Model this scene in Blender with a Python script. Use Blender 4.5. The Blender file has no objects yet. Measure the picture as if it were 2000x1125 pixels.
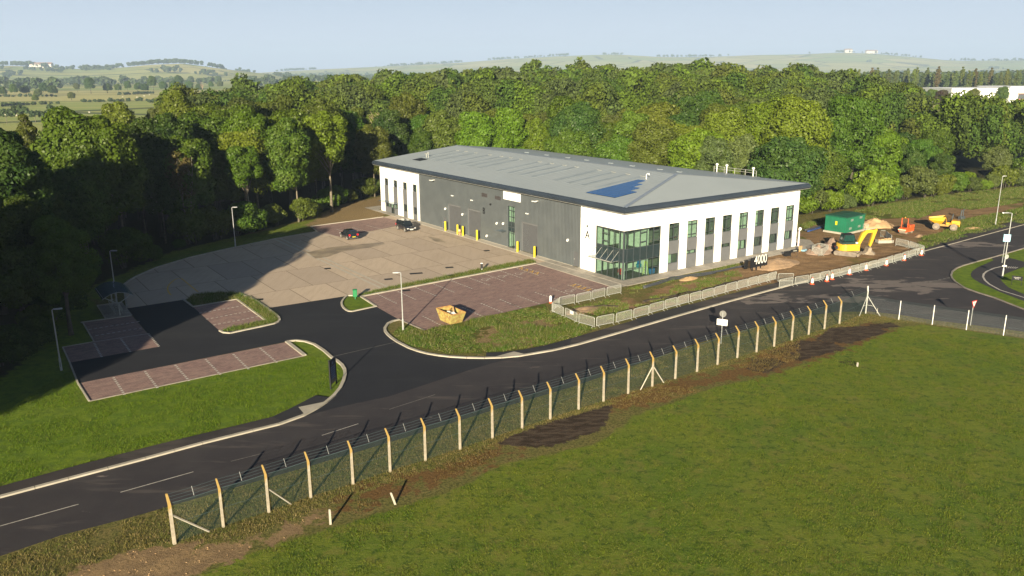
import bpy, math, random
import numpy as np
from mathutils import Vector, Matrix
from mathutils.geometry import tessellate_polygon

# ------------------------------------------------------------------ camera
SC = bpy.context.scene
F, CX, CY, H = 1580.0, 1000.0, 562.5, 25.0
ROLL = math.atan(-0.0052941)
PITCH = math.atan((562.5 - 141.0) * math.cos(ROLL) / F)
FW = np.array([0, math.cos(PITCH), -math.sin(PITCH)])
UP0 = np.array([0, math.sin(PITCH), math.cos(PITCH)]); RT0 = np.array([1.0, 0, 0])
RV = math.cos(ROLL) * RT0 + math.sin(ROLL) * UP0
UV = -math.sin(ROLL) * RT0 + math.cos(ROLL) * UP0
cam = bpy.data.cameras.new('camera'); camo = bpy.data.objects.new('camera', cam)
SC.collection.objects.link(camo); SC.camera = camo
cam.sensor_width = 36.0; cam.lens = F / 2000 * 36; cam.clip_start = 0.5; cam.clip_end = 30000
M = Matrix(((RV[0], UV[0], -FW[0], 0), (RV[1], UV[1], -FW[1], 0), (RV[2], UV[2], -FW[2], H), (0, 0, 0, 1)))
camo.matrix_world = M

# ------------------------------------------------------------------ world, sun, exposure
SUN_EL, SUN_AZ = math.radians(14.5), math.radians(260.5)      # azimuth: direction towards the sun, anticlockwise from +X
wd = bpy.data.worlds.new('World'); SC.world = wd; wd.use_nodes = True
nt = wd.node_tree; bg = nt.nodes['Background']
sky = nt.nodes.new('ShaderNodeTexSky'); sky.sky_type = 'NISHITA'; sky.sun_disc = False
sky.sun_elevation = SUN_EL; sky.sun_rotation = math.pi / 2 - SUN_AZ
sky.air_density = 1.0; sky.dust_density = 0.5; sky.ozone_density = 3.0; sky.altitude = 100
# pale hazy band low over the land, deep blue above
tcw = nt.nodes.new('ShaderNodeTexCoord'); sxw = nt.nodes.new('ShaderNodeSeparateXYZ'); nt.links.new(tcw.outputs['Generated'], sxw.inputs[0])
mrw = nt.nodes.new('ShaderNodeMapRange'); mrw.interpolation_type = 'SMOOTHSTEP'; nt.links.new(sxw.outputs[2], mrw.inputs[0])
for i_, v_ in enumerate((-.02, .26, .88, .02)): mrw.inputs[i_ + 1].default_value = v_
mxw = nt.nodes.new('ShaderNodeMix'); mxw.data_type = 'RGBA'; nt.links.new(mrw.outputs[0], mxw.inputs[0]); dim = nt.nodes.new('ShaderNodeVectorMath'); dim.operation = 'SCALE'; dim.inputs['Scale'].default_value = .42; nt.links.new(sky.outputs[0], dim.inputs[0]); nt.links.new(dim.outputs[0], mxw.inputs[6]); mxw.inputs[7].default_value = (4.75, 5.35, 6.75, 1)
nt.links.new(mxw.outputs[2], bg.inputs[0]); bg.inputs[1].default_value = 0.05
sun = bpy.data.lights.new('sun', 'SUN'); sun.energy = 5.0; sun.angle = math.radians(0.5); sun.color = (1.0, 0.86, 0.60)
suno = bpy.data.objects.new('sun', sun); SC.collection.objects.link(suno)
sd = Vector((math.cos(SUN_EL) * math.cos(SUN_AZ), math.cos(SUN_EL) * math.sin(SUN_AZ), math.sin(SUN_EL)))
suno.rotation_euler = sd.to_track_quat('Z', 'Y').to_euler(); suno.location = (0, -50, 60)
SC.view_settings.view_transform = 'Standard'; SC.view_settings.look = 'None'
SC.view_settings.gamma = 1.0; SC.view_settings.exposure = 1.6
SC.cycles.max_bounces = 6; SC.cycles.diffuse_bounces = 2; SC.cycles.glossy_bounces = 3
SC.cycles.transmission_bounces = 4; SC.cycles.transparent_max_bounces = 12; SC.cycles.volume_bounces = 0
SC.cycles.caustics_reflective = False; SC.cycles.caustics_refractive = False

# ------------------------------------------------------------------ helpers
def P(x, y, z=0.0):
    """ground point seen at a place of the survey photograph"""
    d = FW * F + RV * (x - CX) - UV * (y - CY)
    t = (z - H) / d[2]
    p = np.array([0, 0, H]) + d * t
    return (float(p[0]), float(p[1]), float(z))
def PL(pts): return [P(a, b)[:2] for a, b in pts]
rnd = random.Random(7)
NR = np.random.default_rng(11)

def _hash(ix, iy, s):
    n = (ix.astype(np.int64) * 374761393 + iy.astype(np.int64) * 668265263 + s * 974634777) & 0xffffffff
    n = ((n ^ (n >> 13)) * 1274126177) & 0xffffffff
    return ((n ^ (n >> 16)) & 0xffff) / 65535.0
def vn(x, y, s=0):
    x = np.asarray(x, float); y = np.asarray(y, float)
    ix, iy = np.floor(x), np.floor(y); fx, fy = x - ix, y - iy
    fx = fx * fx * (3 - 2 * fx); fy = fy * fy * (3 - 2 * fy)
    a = _hash(ix, iy, s); b = _hash(ix + 1, iy, s); c = _hash(ix, iy + 1, s); d = _hash(ix + 1, iy + 1, s)
    return (a * (1 - fx) + b * fx) * (1 - fy) + (c * (1 - fx) + d * fx) * fy
def fbm(x, y, s=0, o=3):
    r = 0; a = .5
    for k in range(o): r = r + a * vn(x * 2 ** k, y * 2 ** k, s + k); a *= .5
    return r / (1 - .5 ** o)
def inpoly(X, Y, poly):
    r = np.zeros(X.shape, bool); n = len(poly)
    for i in range(n):
        x1, y1 = poly[i]; x2, y2 = poly[(i + 1) % n]
        if y1 == y2: continue
        c = ((y1 > Y) != (y2 > Y)) & (X < (x2 - x1) * (Y - y1) / (y2 - y1) + x1)
        r ^= c
    return r
def sdf(X, Y, poly):
    """signed distance, positive inside"""
    d = np.full(X.shape, 1e9); n = len(poly)
    for i in range(n):
        x1, y1 = poly[i]; x2, y2 = poly[(i + 1) % n]
        dx, dy = x2 - x1, y2 - y1; L = dx * dx + dy * dy + 1e-9
        t = np.clip(((X - x1) * dx + (Y - y1) * dy) / L, 0, 1)
        d = np.minimum(d, np.hypot(X - x1 - t * dx, Y - y1 - t * dy))
    return np.where(inpoly(X, Y, poly), d, -d)

COL = SC.collection
def link(name, me, m=None, parent=None, loc=None, rz=None):
    o = bpy.data.objects.new(name, me); COL.objects.link(o)
    if m is not None and me is not None and not me.materials:
        for k in (m if isinstance(m, (list, tuple)) else [m]): me.materials.append(k)
    if parent is not None: o.parent = parent
    if loc is not None: o.location = loc
    if rz is not None: o.rotation_euler = (0, 0, rz)
    return o
def tag(o, label=None, cat=None, group=None, kind=None):
    if label: o['label'] = label
    if cat: o['category'] = cat
    if group: o['group'] = group
    if kind: o['kind'] = kind
    return o
def empty(name, loc, rz=0, **k):
    return tag(link(name, None, loc=loc, rz=rz), **k)
def copy_tree(o, parent=None):
    c = o.copy(); COL.objects.link(c); c.parent = parent
    for ch in list(o.children): copy_tree(ch, c)
    return c
def put(o, loc, rz, label=None):
    o.location = loc; o.rotation_euler = (0, 0, rz)
    if label: o['label'] = label
    return o

def npmesh(name, verts, faces, smooth=False):
    """verts (N,3) array, faces (M,k) array of one size"""
    me = bpy.data.meshes.new(name)
    verts = np.ascontiguousarray(verts, dtype=np.float32); faces = np.ascontiguousarray(faces, dtype=np.int32)
    me.vertices.add(len(verts)); me.vertices.foreach_set('co', verts.ravel())
    k = faces.shape[1]
    me.loops.add(faces.size); me.loops.foreach_set('vertex_index', faces.ravel())
    me.polygons.add(len(faces)); me.polygons.foreach_set('loop_start', np.arange(0, faces.size, k, dtype=np.int32))
    me.polygons.foreach_set('loop_total', np.full(len(faces), k, dtype=np.int32))
    if smooth: me.polygons.foreach_set('use_smooth', np.ones(len(faces), bool))
    me.update(calc_edges=True)
    return me

class MB:
    def __init__(s): s.v = []; s.f = []; s.mi = []; s.m = 0
    def face(s, pts):
        b = len(s.v); s.v += [tuple(p) for p in pts]; s.f.append(tuple(range(b, b + len(pts)))); s.mi.append(s.m); return s
    def raw(s, vs, fs):
        b = len(s.v); s.v += [tuple(p) for p in vs]
        for f in fs: s.f.append(tuple(b + i for i in f)); s.mi.append(s.m)
        return s
    def box(s, x0, x1, y0, y1, z0, z1, mat=None):
        vs = [Vector(p) for p in ((x0, y0, z0), (x1, y0, z0), (x1, y1, z0), (x0, y1, z0), (x0, y0, z1), (x1, y0, z1), (x1, y1, z1), (x0, y1, z1))]
        if mat is not None: vs = [mat @ v for v in vs]
        return s.raw(vs, ((0, 3, 2, 1), (4, 5, 6, 7), (0, 1, 5, 4), (1, 2, 6, 5), (2, 3, 7, 6), (3, 0, 4, 7)))
    def cbox(s, x0, x1, y0, y1, z0, z1, c=.03):
        """box with chamfered edges"""
        def ring(ins, z, k): return [(x0 + ins + k, y0 + ins, z), (x1 - ins - k, y0 + ins, z), (x1 - ins, y0 + ins + k, z), (x1 - ins, y1 - ins - k, z), (x1 - ins - k, y1 - ins, z), (x0 + ins + k, y1 - ins, z), (x0 + ins, y1 - ins - k, z), (x0 + ins, y0 + ins + k, z)]
        rs = [ring(c, z0, c * .5), ring(0, z0 + c, c), ring(0, z1 - c, c), ring(c, z1, c * .5)]
        return s.loft(rs)
    def loft(s, rings, cap=True, closed=True):
        n = len(rings[0]); b = len(s.v)
        for r in rings: s.v += [tuple(p) for p in r]
        for i in range(len(rings) - 1):
            for j in range(n if closed else n - 1):
                k = (j + 1) % n
                s.f.append((b + i * n + j, b + i * n + k, b + (i + 1) * n + k, b + (i + 1) * n + j)); s.mi.append(s.m)
        if cap:
            s.f.append(tuple(b + j for j in reversed(range(n)))); s.mi.append(s.m)
            s.f.append(tuple(b + (len(rings) - 1) * n + j for j in range(n))); s.mi.append(s.m)
        return s
    def tube(s, p0, p1, r0, r1=None, n=8, cap=True):
        return s.path([p0, p1], [r0, r0 if r1 is None else r1], n, cap)
    def path(s, pts, rad, n=8, cap=True):
        pts = [Vector(p) for p in pts]
        if not isinstance(rad, (list, tuple)): rad = [rad] * len(pts)
        rings = []; prev = None
        for i, p in enumerate(pts):
            d = (pts[min(i + 1, len(pts) - 1)] - pts[max(i - 1, 0)]).normalized()
            if prev is None:
                a = d.cross(Vector((0, 0, 1)) if abs(d.z) < .9 else Vector((1, 0, 0))).normalized()
            else: a = (prev - d * prev.dot(d)).normalized()
            prev = a; b = d.cross(a)
            rings.append([p + (a * math.cos(t) + b * math.sin(t)) * rad[i] for t in [2 * math.pi * k / n for k in range(n)]])
        return s.loft(rings, cap)
    def prism(s, poly, z0, z1, top=True, sides=True, bottom=False):
        n = len(poly)
        ar = sum(poly[i][0] * poly[(i + 1) % n][1] - poly[(i + 1) % n][0] * poly[i][1] for i in range(n))
        if ar < 0: poly = poly[::-1]
        if top:
            tris = tessellate_polygon([[Vector((p[0], p[1], 0)) for p in poly]]); vs = [(p[0], p[1], z1) for p in poly]
            fs = []
            for a, b, c in tris:
                A, B, C = poly[a], poly[b], poly[c]
                w = (B[0] - A[0]) * (C[1] - A[1]) - (B[1] - A[1]) * (C[0] - A[0])
                if abs(w) > 1e-9: fs.append((a, b, c) if w > 0 else (a, c, b))
            s.raw(vs, fs)
            if bottom: s.raw([(p[0], p[1], z0) for p in poly], [f[::-1] for f in fs])
        if sides and z1 > z0:
            for i in range(n):
                a, b = poly[i], poly[(i + 1) % n]
                s.face([(a[0], a[1], z0), (b[0], b[1], z0), (b[0], b[1], z1), (a[0], a[1], z1)])
        return s
    def xprism(s, prof, y0, y1):
        """profile in x,z extruded along y"""
        return s.loft([[(p[0], y0, p[1]) for p in prof], [(p[0], y1, p[1]) for p in prof]])
    def ball(s, c, r, nu=8, nv=6, sx=1, sy=1, sz=1):
        rings = []
        for i in range(1, nv):
            a = math.pi * i / nv
            rings.append([(c[0] + r * sx * math.sin(a) * math.cos(2 * math.pi * k / nu), c[1] + r * sy * math.sin(a) * math.sin(2 * math.pi * k / nu), c[2] - r * sz * math.cos(a)) for k in range(nu)])
        return s.loft(rings)
    def wheel(s, c, r, w, axis='y', n=18, ch=.12):
        """round tyre-like solid about an axis along y (or x)"""
        prof = [(r * (1 - ch * 1.4), -w / 2), (r * (1 - ch * .3), -w / 2 * .86), (r, -w / 2 * .6), (r, w / 2 * .6), (r * (1 - ch * .3), w / 2 * .86), (r * (1 - ch * 1.4), w / 2)]
        rings = []
        for rr, h in prof:
            ring = []
            for k in range(n):
                t = 2 * math.pi * k / n
                if axis == 'y': ring.append((c[0] + rr * math.cos(t), c[1] + h, c[2] + rr * math.sin(t)))
                else: ring.append((c[0] + h, c[1] + rr * math.cos(t), c[2] + rr * math.sin(t)))
            rings.append(ring)
        return s.loft(rings)
    def mesh(s, name, smooth=False):
        me = bpy.data.meshes.new(name); me.from_pydata(s.v, [], s.f); me.update()
        if any(s.mi): me.polygons.foreach_set('material_index', s.mi)
        if smooth: me.polygons.foreach_set('use_smooth', [True] * len(me.polygons))
        return me
    def build(s, name, m, parent=None, loc=None, rz=None, smooth=False):
        return link(name, s.mesh(name, smooth), m, parent, loc, rz)

# ------------------------------------------------------------------ materials
MATS = {}
def new_mat(name):
    m = bpy.data.materials.new(name); m.use_nodes = True; MATS[name] = m
    nt = m.node_tree; b = nt.nodes['Principled BSDF']
    return m, nt, b
class NB:
    """small node builder"""
    def __init__(s, nt): s.nt = nt
    def n(s, t, **k):
        x = s.nt.nodes.new('ShaderNode' + t)
        for a, v in k.items(): setattr(x, a, v)
        return x
    def lk(s, a, b): s.nt.links.new(a, b)
    def val(s, sock, v):
        if hasattr(v, 'links') or hasattr(v, 'is_output'): s.lk(v, sock)
        else: sock.default_value = v
    def mix(s, f, a, b, mode='MIX'):
        x = s.n('Mix', data_type='RGBA', blend_type=mode); s.val(x.inputs[0], f)
        for i, v in ((6, a), (7, b)):
            if isinstance(v, tuple): x.inputs[i].default_value = (*v[:3], 1)
            else: s.lk(v, x.inputs[i])
        return x.outputs[2]
    def math(s, op, a, b=0.0, clamp=False):
        x = s.n('Math', operation=op, use_clamp=clamp); s.val(x.inputs[0], a); s.val(x.inputs[1], b); return x.outputs[0]
    def map(s, v, a, b, c=0.0, d=1.0):
        x = s.n('MapRange', interpolation_type='SMOOTHSTEP'); s.val(x.inputs[0], v)
        for i, k in enumerate((a, b, c, d)): x.inputs[i + 1].default_value = k
        return x.outputs[0]
    def pos(s): return s.n('NewGeometry').outputs['Position']
    def obj(s): return s.n('TexCoord').outputs['Object']
    def xf(s, v, rot=(0, 0, 0), sc=(1, 1, 1), loc=(0, 0, 0)):
        x = s.n('Mapping'); s.lk(v, x.inputs[0]); x.inputs[1].default_value = loc; x.inputs[2].default_value = rot; x.inputs[3].default_value = sc
        return x.outputs[0]
    def noise(s, v, scale, det=3, rough=.55, dist=0):
        x = s.n('TexNoise'); s.lk(v, x.inputs['Vector']); x.inputs['Scale'].default_value = scale
        x.inputs['Detail'].default_value = det; x.inputs['Roughness'].default_value = rough; x.inputs['Distortion'].default_value = dist
        return x.outputs['Fac']
    def bump(s, h, st, dist, b):
        x = s.n('Bump'); s.lk(h, x.inputs['Height']); x.inputs['Strength'].default_value = st; x.inputs['Distance'].default_value = dist
        s.lk(x.outputs[0], b.inputs['Normal'])

def mat(name, c, c2=None, rough=.6, metal=0, scale=3, bump=0, bscale=40, c3=None, spec=.5, coat=0):
    m, nt, b = new_mat(name); B = NB(nt); v = B.obj()
    c2 = c2 or tuple(x * .78 for x in c)
    f = B.map(B.noise(v, scale, 4, .6), .3, .7)
    col = B.mix(f, c, c2)
    if c3: col = B.mix(B.map(B.noise(v, scale * 3.7, 5, .7), .56, .68), col, c3)
    B.lk(col, b.inputs['Base Color']); b.inputs['Roughness'].default_value = rough; b.inputs['Metallic'].default_value = metal
    b.inputs['Specular IOR Level'].default_value = spec; b.inputs['Coat Weight'].default_value = coat
    if bump: B.bump(B.noise(v, bscale, 3), bump, .02, b)
    return m

white_clad = mat('white_cladding', (.80, .80, .80), (.76, .765, .77), rough=.45, scale=.4)
infill = mat('grey_infill', (.115, .12, .13), (.10, .105, .115), rough=.5, scale=.8)
frame_m = mat('dark_frame', (.055, .065, .075), rough=.4)
roof_m = mat('roof_sheet', (.285, .32, .345), (.265, .30, .325), rough=.5, scale=.15)
fascia_m = mat('fascia_metal', (.045, .06, .085), (.038, .05, .07), rough=.25, metal=.35, scale=.5)
soffit_m = mat('soffit', (.06, .055, .06), rough=.5)
door_m = mat('shutter_grey', (.088, .092, .102), (.078, .082, .092), rough=.5, scale=1.5)
yellow_p = mat('yellow_paint', (.55, .47, .015), (.48, .41, .015), rough=.45)
galv = mat('galvanised', (.40, .41, .39), (.30, .31, .29), rough=.45, metal=.3, scale=6)
lamp_m = mat('lamp_grey', (.38, .40, .41), (.32, .33, .34), rough=.4, metal=.3)
white_p = mat('white_plastic', (.75, .75, .74), rough=.4)
black_p = mat('black_paint', (.012, .013, .016), rough=.6, spec=.25)
red_p = mat('red_paint', (.55, .03, .03), rough=.4)
orange_p = mat('orange_paint', (.60, .085, .015), (.48, .07, .015), rough=.45, c3=(.35, .12, .05), scale=2)
digger_y = mat('digger_yellow', (.52, .32, .02), (.44, .27, .02), rough=.4, c3=(.42, .28, .06), scale=1.6)
dumper_y = mat('dumper_yellow', (.60, .30, .01), (.50, .25, .01), rough=.4, c3=(.45, .26, .05), scale=1.5)
rubber = mat('rubber', (.035, .034, .033), (.09, .08, .07), rough=.85, scale=3)
mud_rub = mat('muddy_rubber', (.20, .17, .14), (.12, .10, .085), rough=.9, scale=3)
mud_metal = mat('muddy_metal', (.27, .22, .17), (.17, .14, .11), rough=.85, scale=2.5)
green_p = mat('green_steel', (.012, .135, .075), (.012, .11, .062), rough=.45, scale=.8)
green_roof = mat('green_roof', (.01, .075, .045), rough=.5)
bright_green = mat('bin_green', (.01, .17, .06), rough=.4)
conc_m = mat('pale_concrete', (.36, .335, .285), (.28, .26, .22), rough=.85, scale=2, bump=.2)
kerb_m = mat('kerb_stone', (.37, .34, .29), (.28, .26, .22), rough=.85, scale=.6, bump=.2)
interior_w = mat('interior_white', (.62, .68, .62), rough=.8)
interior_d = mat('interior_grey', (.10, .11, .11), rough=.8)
carpaint = mat('black_car_paint', (.012, .014, .02), (.010, .012, .018), rough=.18, coat=1.0)
carglass = mat('car_glass', (.015, .02, .025), rough=.05, spec=.8)
alloy = mat('alloy', (.55, .55, .56), rough=.3, metal=.6)
blue_p = mat('blue_pipe', (.02, .06, .22), rough=.4)
skyblue_p = mat('light_blue_sign', (.28, .55, .72), rough=.4)
sand_m = mat('sand', (.42, .28, .15), (.34, .22, .115), rough=.95, scale=1.2, bump=.6, bscale=12)
spoil_m = mat('spoil', (.30, .20, .12), (.22, .145, .09), rough=.95, scale=1.2, bump=.9, bscale=8, c3=(.38, .28, .19))
wood_m = mat('raw_wood', (.42, .28, .14), (.34, .21, .10), rough=.8, scale=4)
bark_m = mat('bark', (.085, .072, .055), (.05, .045, .035), rough=.9, scale=2, bump=.4, bscale=8)
pale_bark = mat('pale_bark', (.17, .145, .105), (.085, .075, .058), rough=.9, scale=2)

def clad_mat():
    m, nt, b = new_mat('profiled_cladding'); B = NB(nt); v = B.obj()
    w = B.n('TexWave', wave_type='BANDS', bands_direction='Y', wave_profile='SIN'); B.lk(v, w.inputs[0]); w.inputs['Scale'].default_value = 1.0 * math.pi / 2 / .30 / 5
    w.inputs['Scale'].default_value = 1.05
    n = B.noise(v, .5, 3)
    col = B.mix(B.map(n, .35, .65), (.085, .098, .110), (.098, .112, .124))
    B.lk(col, b.inputs['Base Color']); b.inputs['Roughness'].default_value = .38; b.inputs['Metallic'].default_value = .15
    B.bump(w.outputs['Fac'], .55, .05, b)
    return m
clad_m = clad_mat()

def glass_mat(name, tint, alpha, rough=.02, dark=(.02, .03, .03)):
    m, nt, b = new_mat(name); B = NB(nt)
    nt.nodes.remove(b); out = nt.nodes['Material Output']
    tr = B.n('BsdfTransparent'); tr.inputs[0].default_value = (*tint, 1)
    gl = B.n('BsdfGlossy'); gl.inputs['Roughness'].default_value = rough; gl.inputs[0].default_value = (.9, .95, 1, 1)
    df = B.n('BsdfDiffuse'); df.inputs[0].default_value = (*dark, 1)
    m1 = B.n('MixShader'); m1.inputs[0].default_value = alpha; B.lk(df.outputs[0], m1.inputs[1]); B.lk(tr.outputs[0], m1.inputs[2])
    fr = B.n('LayerWeight'); fr.inputs[0].default_value = .5
    m2 = B.n('MixShader'); B.lk(B.math('ADD', B.math('MULTIPLY', B.math('POWER', fr.outputs[1], 4.0), .9), .05, True), m2.inputs[0]); B.lk(m1.outputs[0], m2.inputs[1]); B.lk(gl.outputs[0], m2.inputs[2])
    B.lk(m2.outputs[0], out.inputs[0])
    return m
glass_m = glass_mat('window_glass', (.58, .72, .64), .88)
spand_m = mat('spandrel_glass', (.022, .036, .042), rough=.06, spec=.7)
canopy_g = glass_mat('canopy_glass', (.75, .82, .86), .7, dark=(.2, .25, .3))
shelter_g = glass_mat('shelter_sheet', (.40, .50, .62), .45, rough=.12, dark=(.10, .16, .24))

def mesh_mat(name, colr, cell, wire, over=1.0):
    """woven wire: a diamond net with clear gaps, mapped in metres along u,v"""
    m, nt, b = new_mat(name); B = NB(nt); out = nt.nodes['Material Output']
    uv = B.n('TexCoord').outputs['UV']
    sp = B.n('SeparateXYZ'); B.lk(uv, sp.inputs[0])
    def lines(v):
        f = B.math('FRACT', B.math('DIVIDE', v, cell)); d = B.math('ABSOLUTE', B.math('SUBTRACT', f, .5))
        return B.math('GREATER_THAN', d, .5 - wire / cell / 2)
    a = B.math('ADD', sp.outputs[0], sp.outputs[1]); c = B.math('SUBTRACT', sp.outputs[0], sp.outputs[1])
    msk = B.math('MAXIMUM', lines(a), lines(c))
    tr = B.n('BsdfTransparent'); mx = B.n('MixShader'); B.lk(msk, mx.inputs[0]); B.lk(tr.outputs[0], mx.inputs[1])
    b.inputs['Base Color'].default_value = (*colr, 1); b.inputs['Roughness'].default_value = .6
    B.lk(b.outputs[0], mx.inputs[2]); B.lk(mx.outputs[0], out.inputs[0])
    return m

def leaf_mat(name):
    m, nt, b = new_mat(name); B = NB(nt); out = nt.nodes['Material Output']
    oc = B.n('ObjectInfo'); g = B.n('NewGeometry')
    v = g.outputs['Position']
    n1 = B.map(B.noise(v, .45, 3), .3, .7); rn = g.outputs['Random Per Island']
    c = B.mix(B.math('MULTIPLY', n1, .35), oc.outputs['Color'], (.085, .115, .014))
    hs = B.n('HueSaturation'); B.lk(c, hs.inputs['Color'])
    B.lk(B.math('ADD', B.math('MULTIPLY', rn, .5), .78), hs.inputs['Value']); B.lk(B.math('ADD', B.math('MULTIPLY', oc.outputs['Random'], .03), .485), hs.inputs['Hue'])
    nt.nodes.remove(b)
    df = B.n('BsdfDiffuse'); tl = B.n('BsdfTranslucent'); gl = B.n('BsdfGlossy'); gl.inputs['Roughness'].default_value = .45
    B.lk(hs.outputs[0], df.inputs[0])
    tc = B.mix(.4, hs.outputs[0], (.10, .14, .012)); B.lk(tc, tl.inputs[0])
    m1 = B.n('MixShader'); m1.inputs[0].default_value = .25; B.lk(df.outputs[0], m1.inputs[1]); B.lk(tl.outputs[0], m1.inputs[2])
    m2 = B.n('MixShader'); m2.inputs[0].default_value = .012; B.lk(m1.outputs[0], m2.inputs[1]); B.lk(gl.outputs[0], m2.inputs[2])
    B.lk(m2.outputs[0], out.inputs[0])
    return m
leaf_m = leaf_mat('leaves')
# ------------------------------------------------------------------ terrain
def skyprof(px, tab):
    return np.interp(px, [a for a, b in tab], [b for a, b in tab])
HILL1 = [(-900, 130), (-300, 120), (0, 124), (60, 126), (150, 133), (220, 132), (262, 127), (310, 123), (360, 122), (400, 126), (440, 133), (500, 139), (560, 146), (700, 160), (3000, 160)]
HILL2 = [(-900, 150), (300, 145), (430, 141), (540, 136), (620, 132), (700, 129), (780, 126), (900, 121), (1000, 114), (1080, 111), (1200, 109), (1300, 114), (1400, 113), (1480, 110), (1560, 109), (1640, 106), (1700, 108), (1780, 115), (1860, 123), (2000, 123), (2100, 119), (2600, 112), (4000, 120)]
def terrain(x, y):
    x = np.asarray(x, float); y = np.asarray(y, float)
    yy = np.maximum(y, 1.0); D = yy
    px = CX + F * x / yy / math.cos(PITCH) * 1.0
    h1 = np.maximum(25 + (141 - skyprof(px, HILL1)) / F * 3500, 0) * np.exp(-((np.log(D / 3500)) / .22) ** 2)
    h2 = np.maximum(25 + (139 - skyprof(px, HILL2)) / F * 6600, 0) * np.exp(-((np.log(D / 6600)) / .20) ** 2)
    h1 = h1 * (1 + .10 * (fbm(x / 500, y / 500, 3) - .5)); h2 = h2 * (1 + .12 * (fbm(x / 900, y / 900, 5) - .5))
    g = 7.2 * np.exp(-((x - 62) / np.where(x > 62, 58, 88)) ** 2 / 2 - ((y - 335) / 85) ** 2 / 2)
    w = np.clip((y - 185) / 60, 0, 1); g = g * w * w * (3 - 2 * w)
    z = np.where(y > 900, h1 + h2, 0) + g
    return z
def tz(x, y): return float(terrain(x, y))

Z = {}
def zone(name, pts): Z[name] = PL(pts)
zone('lawn_air', [(360, 1160), (379, 1125), (419, 1109), (475, 1085), (554, 1058), (620, 1040), (700, 1014), (800, 985), (900, 950), (980, 908), (1060, 890), (1160, 868), (1210, 838), (1235, 812), (1300, 790), (1400, 755), (1500, 733), (1600, 700), (1700, 662), (1760, 638), (1800, 634), (2000, 662), (2150, 690), (2900, 760), (3800, 1000), (4500, 2600), (1500, 4000), (300, 2600), (300, 1400)])
zone('lawn_n', [(0, 953), (158, 909), (316, 868), (435, 840), (532, 816), (570, 798), (617, 774), (642, 778), (664, 759), (674, 731), (668, 713), (648, 700), (613, 672), (596, 667), (560, 668), (595, 695), (174, 784), (152, 749), (136, 709), (122, 678), (184, 668), (161, 629), (206, 622), (190, 597), (150, 560), (60, 600), (-60, 700), (-200, 900), (-60, 975)])
zone('rust', [(640, 980), (760, 935), (900, 898), (970, 872), (1010, 880), (960, 905), (860, 940), (760, 975), (660, 1000)])
zone('rust2', [(1180, 775), (1300, 745), (1420, 722), (1480, 690), (1560, 660), (1640, 640), (1700, 628), (1750, 640), (1640, 690), (1500, 735), (1390, 750), (1300, 785), (1200, 805)])
zone('dark1', [(968, 868), (1000, 850), (1060, 828), (1130, 808), (1200, 788), (1190, 812), (1180, 838), (1130, 856), (1080, 874), (1010, 872)])
zone('dark2', [(1455, 722), (1470, 700), (1505, 697), (1538, 708), (1500, 730)])
zone('dark3', [(1500, 690), (1560, 664), (1620, 668), (1655, 680), (1560, 706)])
zone('dark4', [(1590, 665), (1620, 640), (1700, 636), (1738, 648), (1660, 672)])
zone('dark5', [(1690, 634), (1740, 630), (1762, 638), (1720, 642)])
zone('dark6', [(1637, 708), (1650, 701), (1676, 708), (1668, 716)])
zone('dirt', [(60, 1160), (160, 1112), (240, 1078), (330, 1062), (430, 1062), (520, 1045), (600, 1010), (640, 1005), (560, 1050), (470, 1082), (430, 1105), (380, 1125), (360, 1160), (250, 1170)])
zone('mud', [(1105, 612), (1170, 597), (1260, 575), (1330, 550), (1400, 540), (1470, 505), (1560, 478), (1590, 470), (1620, 470), (1700, 440), (1760, 440), (1850, 405), (1900, 410), (2000, 395), (2000, 405), (1880, 430), (1840, 455), (1790, 465), (1800, 492), (1690, 528), (1580, 553), (1500, 556), (1380, 580), (1300, 600), (1240, 612), (1190, 600), (1150, 622)])
zone('mud_n', [(1555, 458), (1590, 440), (1700, 428), (1790, 425), (1800, 470), (1700, 490), (1600, 480)])
zone('rough', [(790, 632), (830, 646), (950, 620), (1060, 593), (1080, 610), (1165, 640), (1120, 662), (1060, 676), (1000, 687), (880, 692), (800, 676), (765, 655)])
zone('hay', [(930, 662), (960, 636), (1060, 620), (1110, 640), (1090, 662), (1010, 682), (950, 680)])
zone('hay2', [(600, 440), (660, 400), (745, 385), (765, 415), (748, 424), (606, 443)])
zone('isle2', [(689, 577.8), (679, 578), (669, 587), (667, 595), (676, 606), (688, 609), (734, 599), (705, 580)])
zone('strip', [(150, 562), (196, 590), (241, 557), (253, 547), (306.7, 521.5), (373.3, 501.7), (437, 487), (480, 478), (537, 466), (608, 451), (600, 440), (620, 425), (560, 440), (500, 455), (400, 470), (300, 490), (200, 520)])
zone('bank', [(1560, 440), (1700, 405), (1850, 380), (2050, 360), (2050, 428), (1937, 450), (1800, 488), (1700, 470), (1600, 462)])
zone('isle', [(2000, 605), (1940, 581), (1884, 563), (1865, 551), (1857, 539), (1859, 531), (1871, 523), (1895, 515), (1937, 504), (2000, 485), (2100, 465), (2100, 640)])
WOOD = [(-46, 20), (-46, 45), (-44, 60), (-43.5, 66), (-48, 79), (-51.5, 92), (-50.5, 103), (-49.5, 115), (-42.5, 129), (-36.5, 142), (-33.5, 158), (-27, 172), (-12, 184), (4, 183), (16, 165), (30, 150), (45, 140), (56, 146), (66, 152), (84, 164), (106, 176), (140, 195), (200, 225), (330, 330), (310, 420), (250, 520), (120, 560), (-20, 520), (-70, 400), (-95, 300), (-88, 230), (-80, 180), (-88, 150), (-105, 120), (-120, 80), (-120, 20)]

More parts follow.
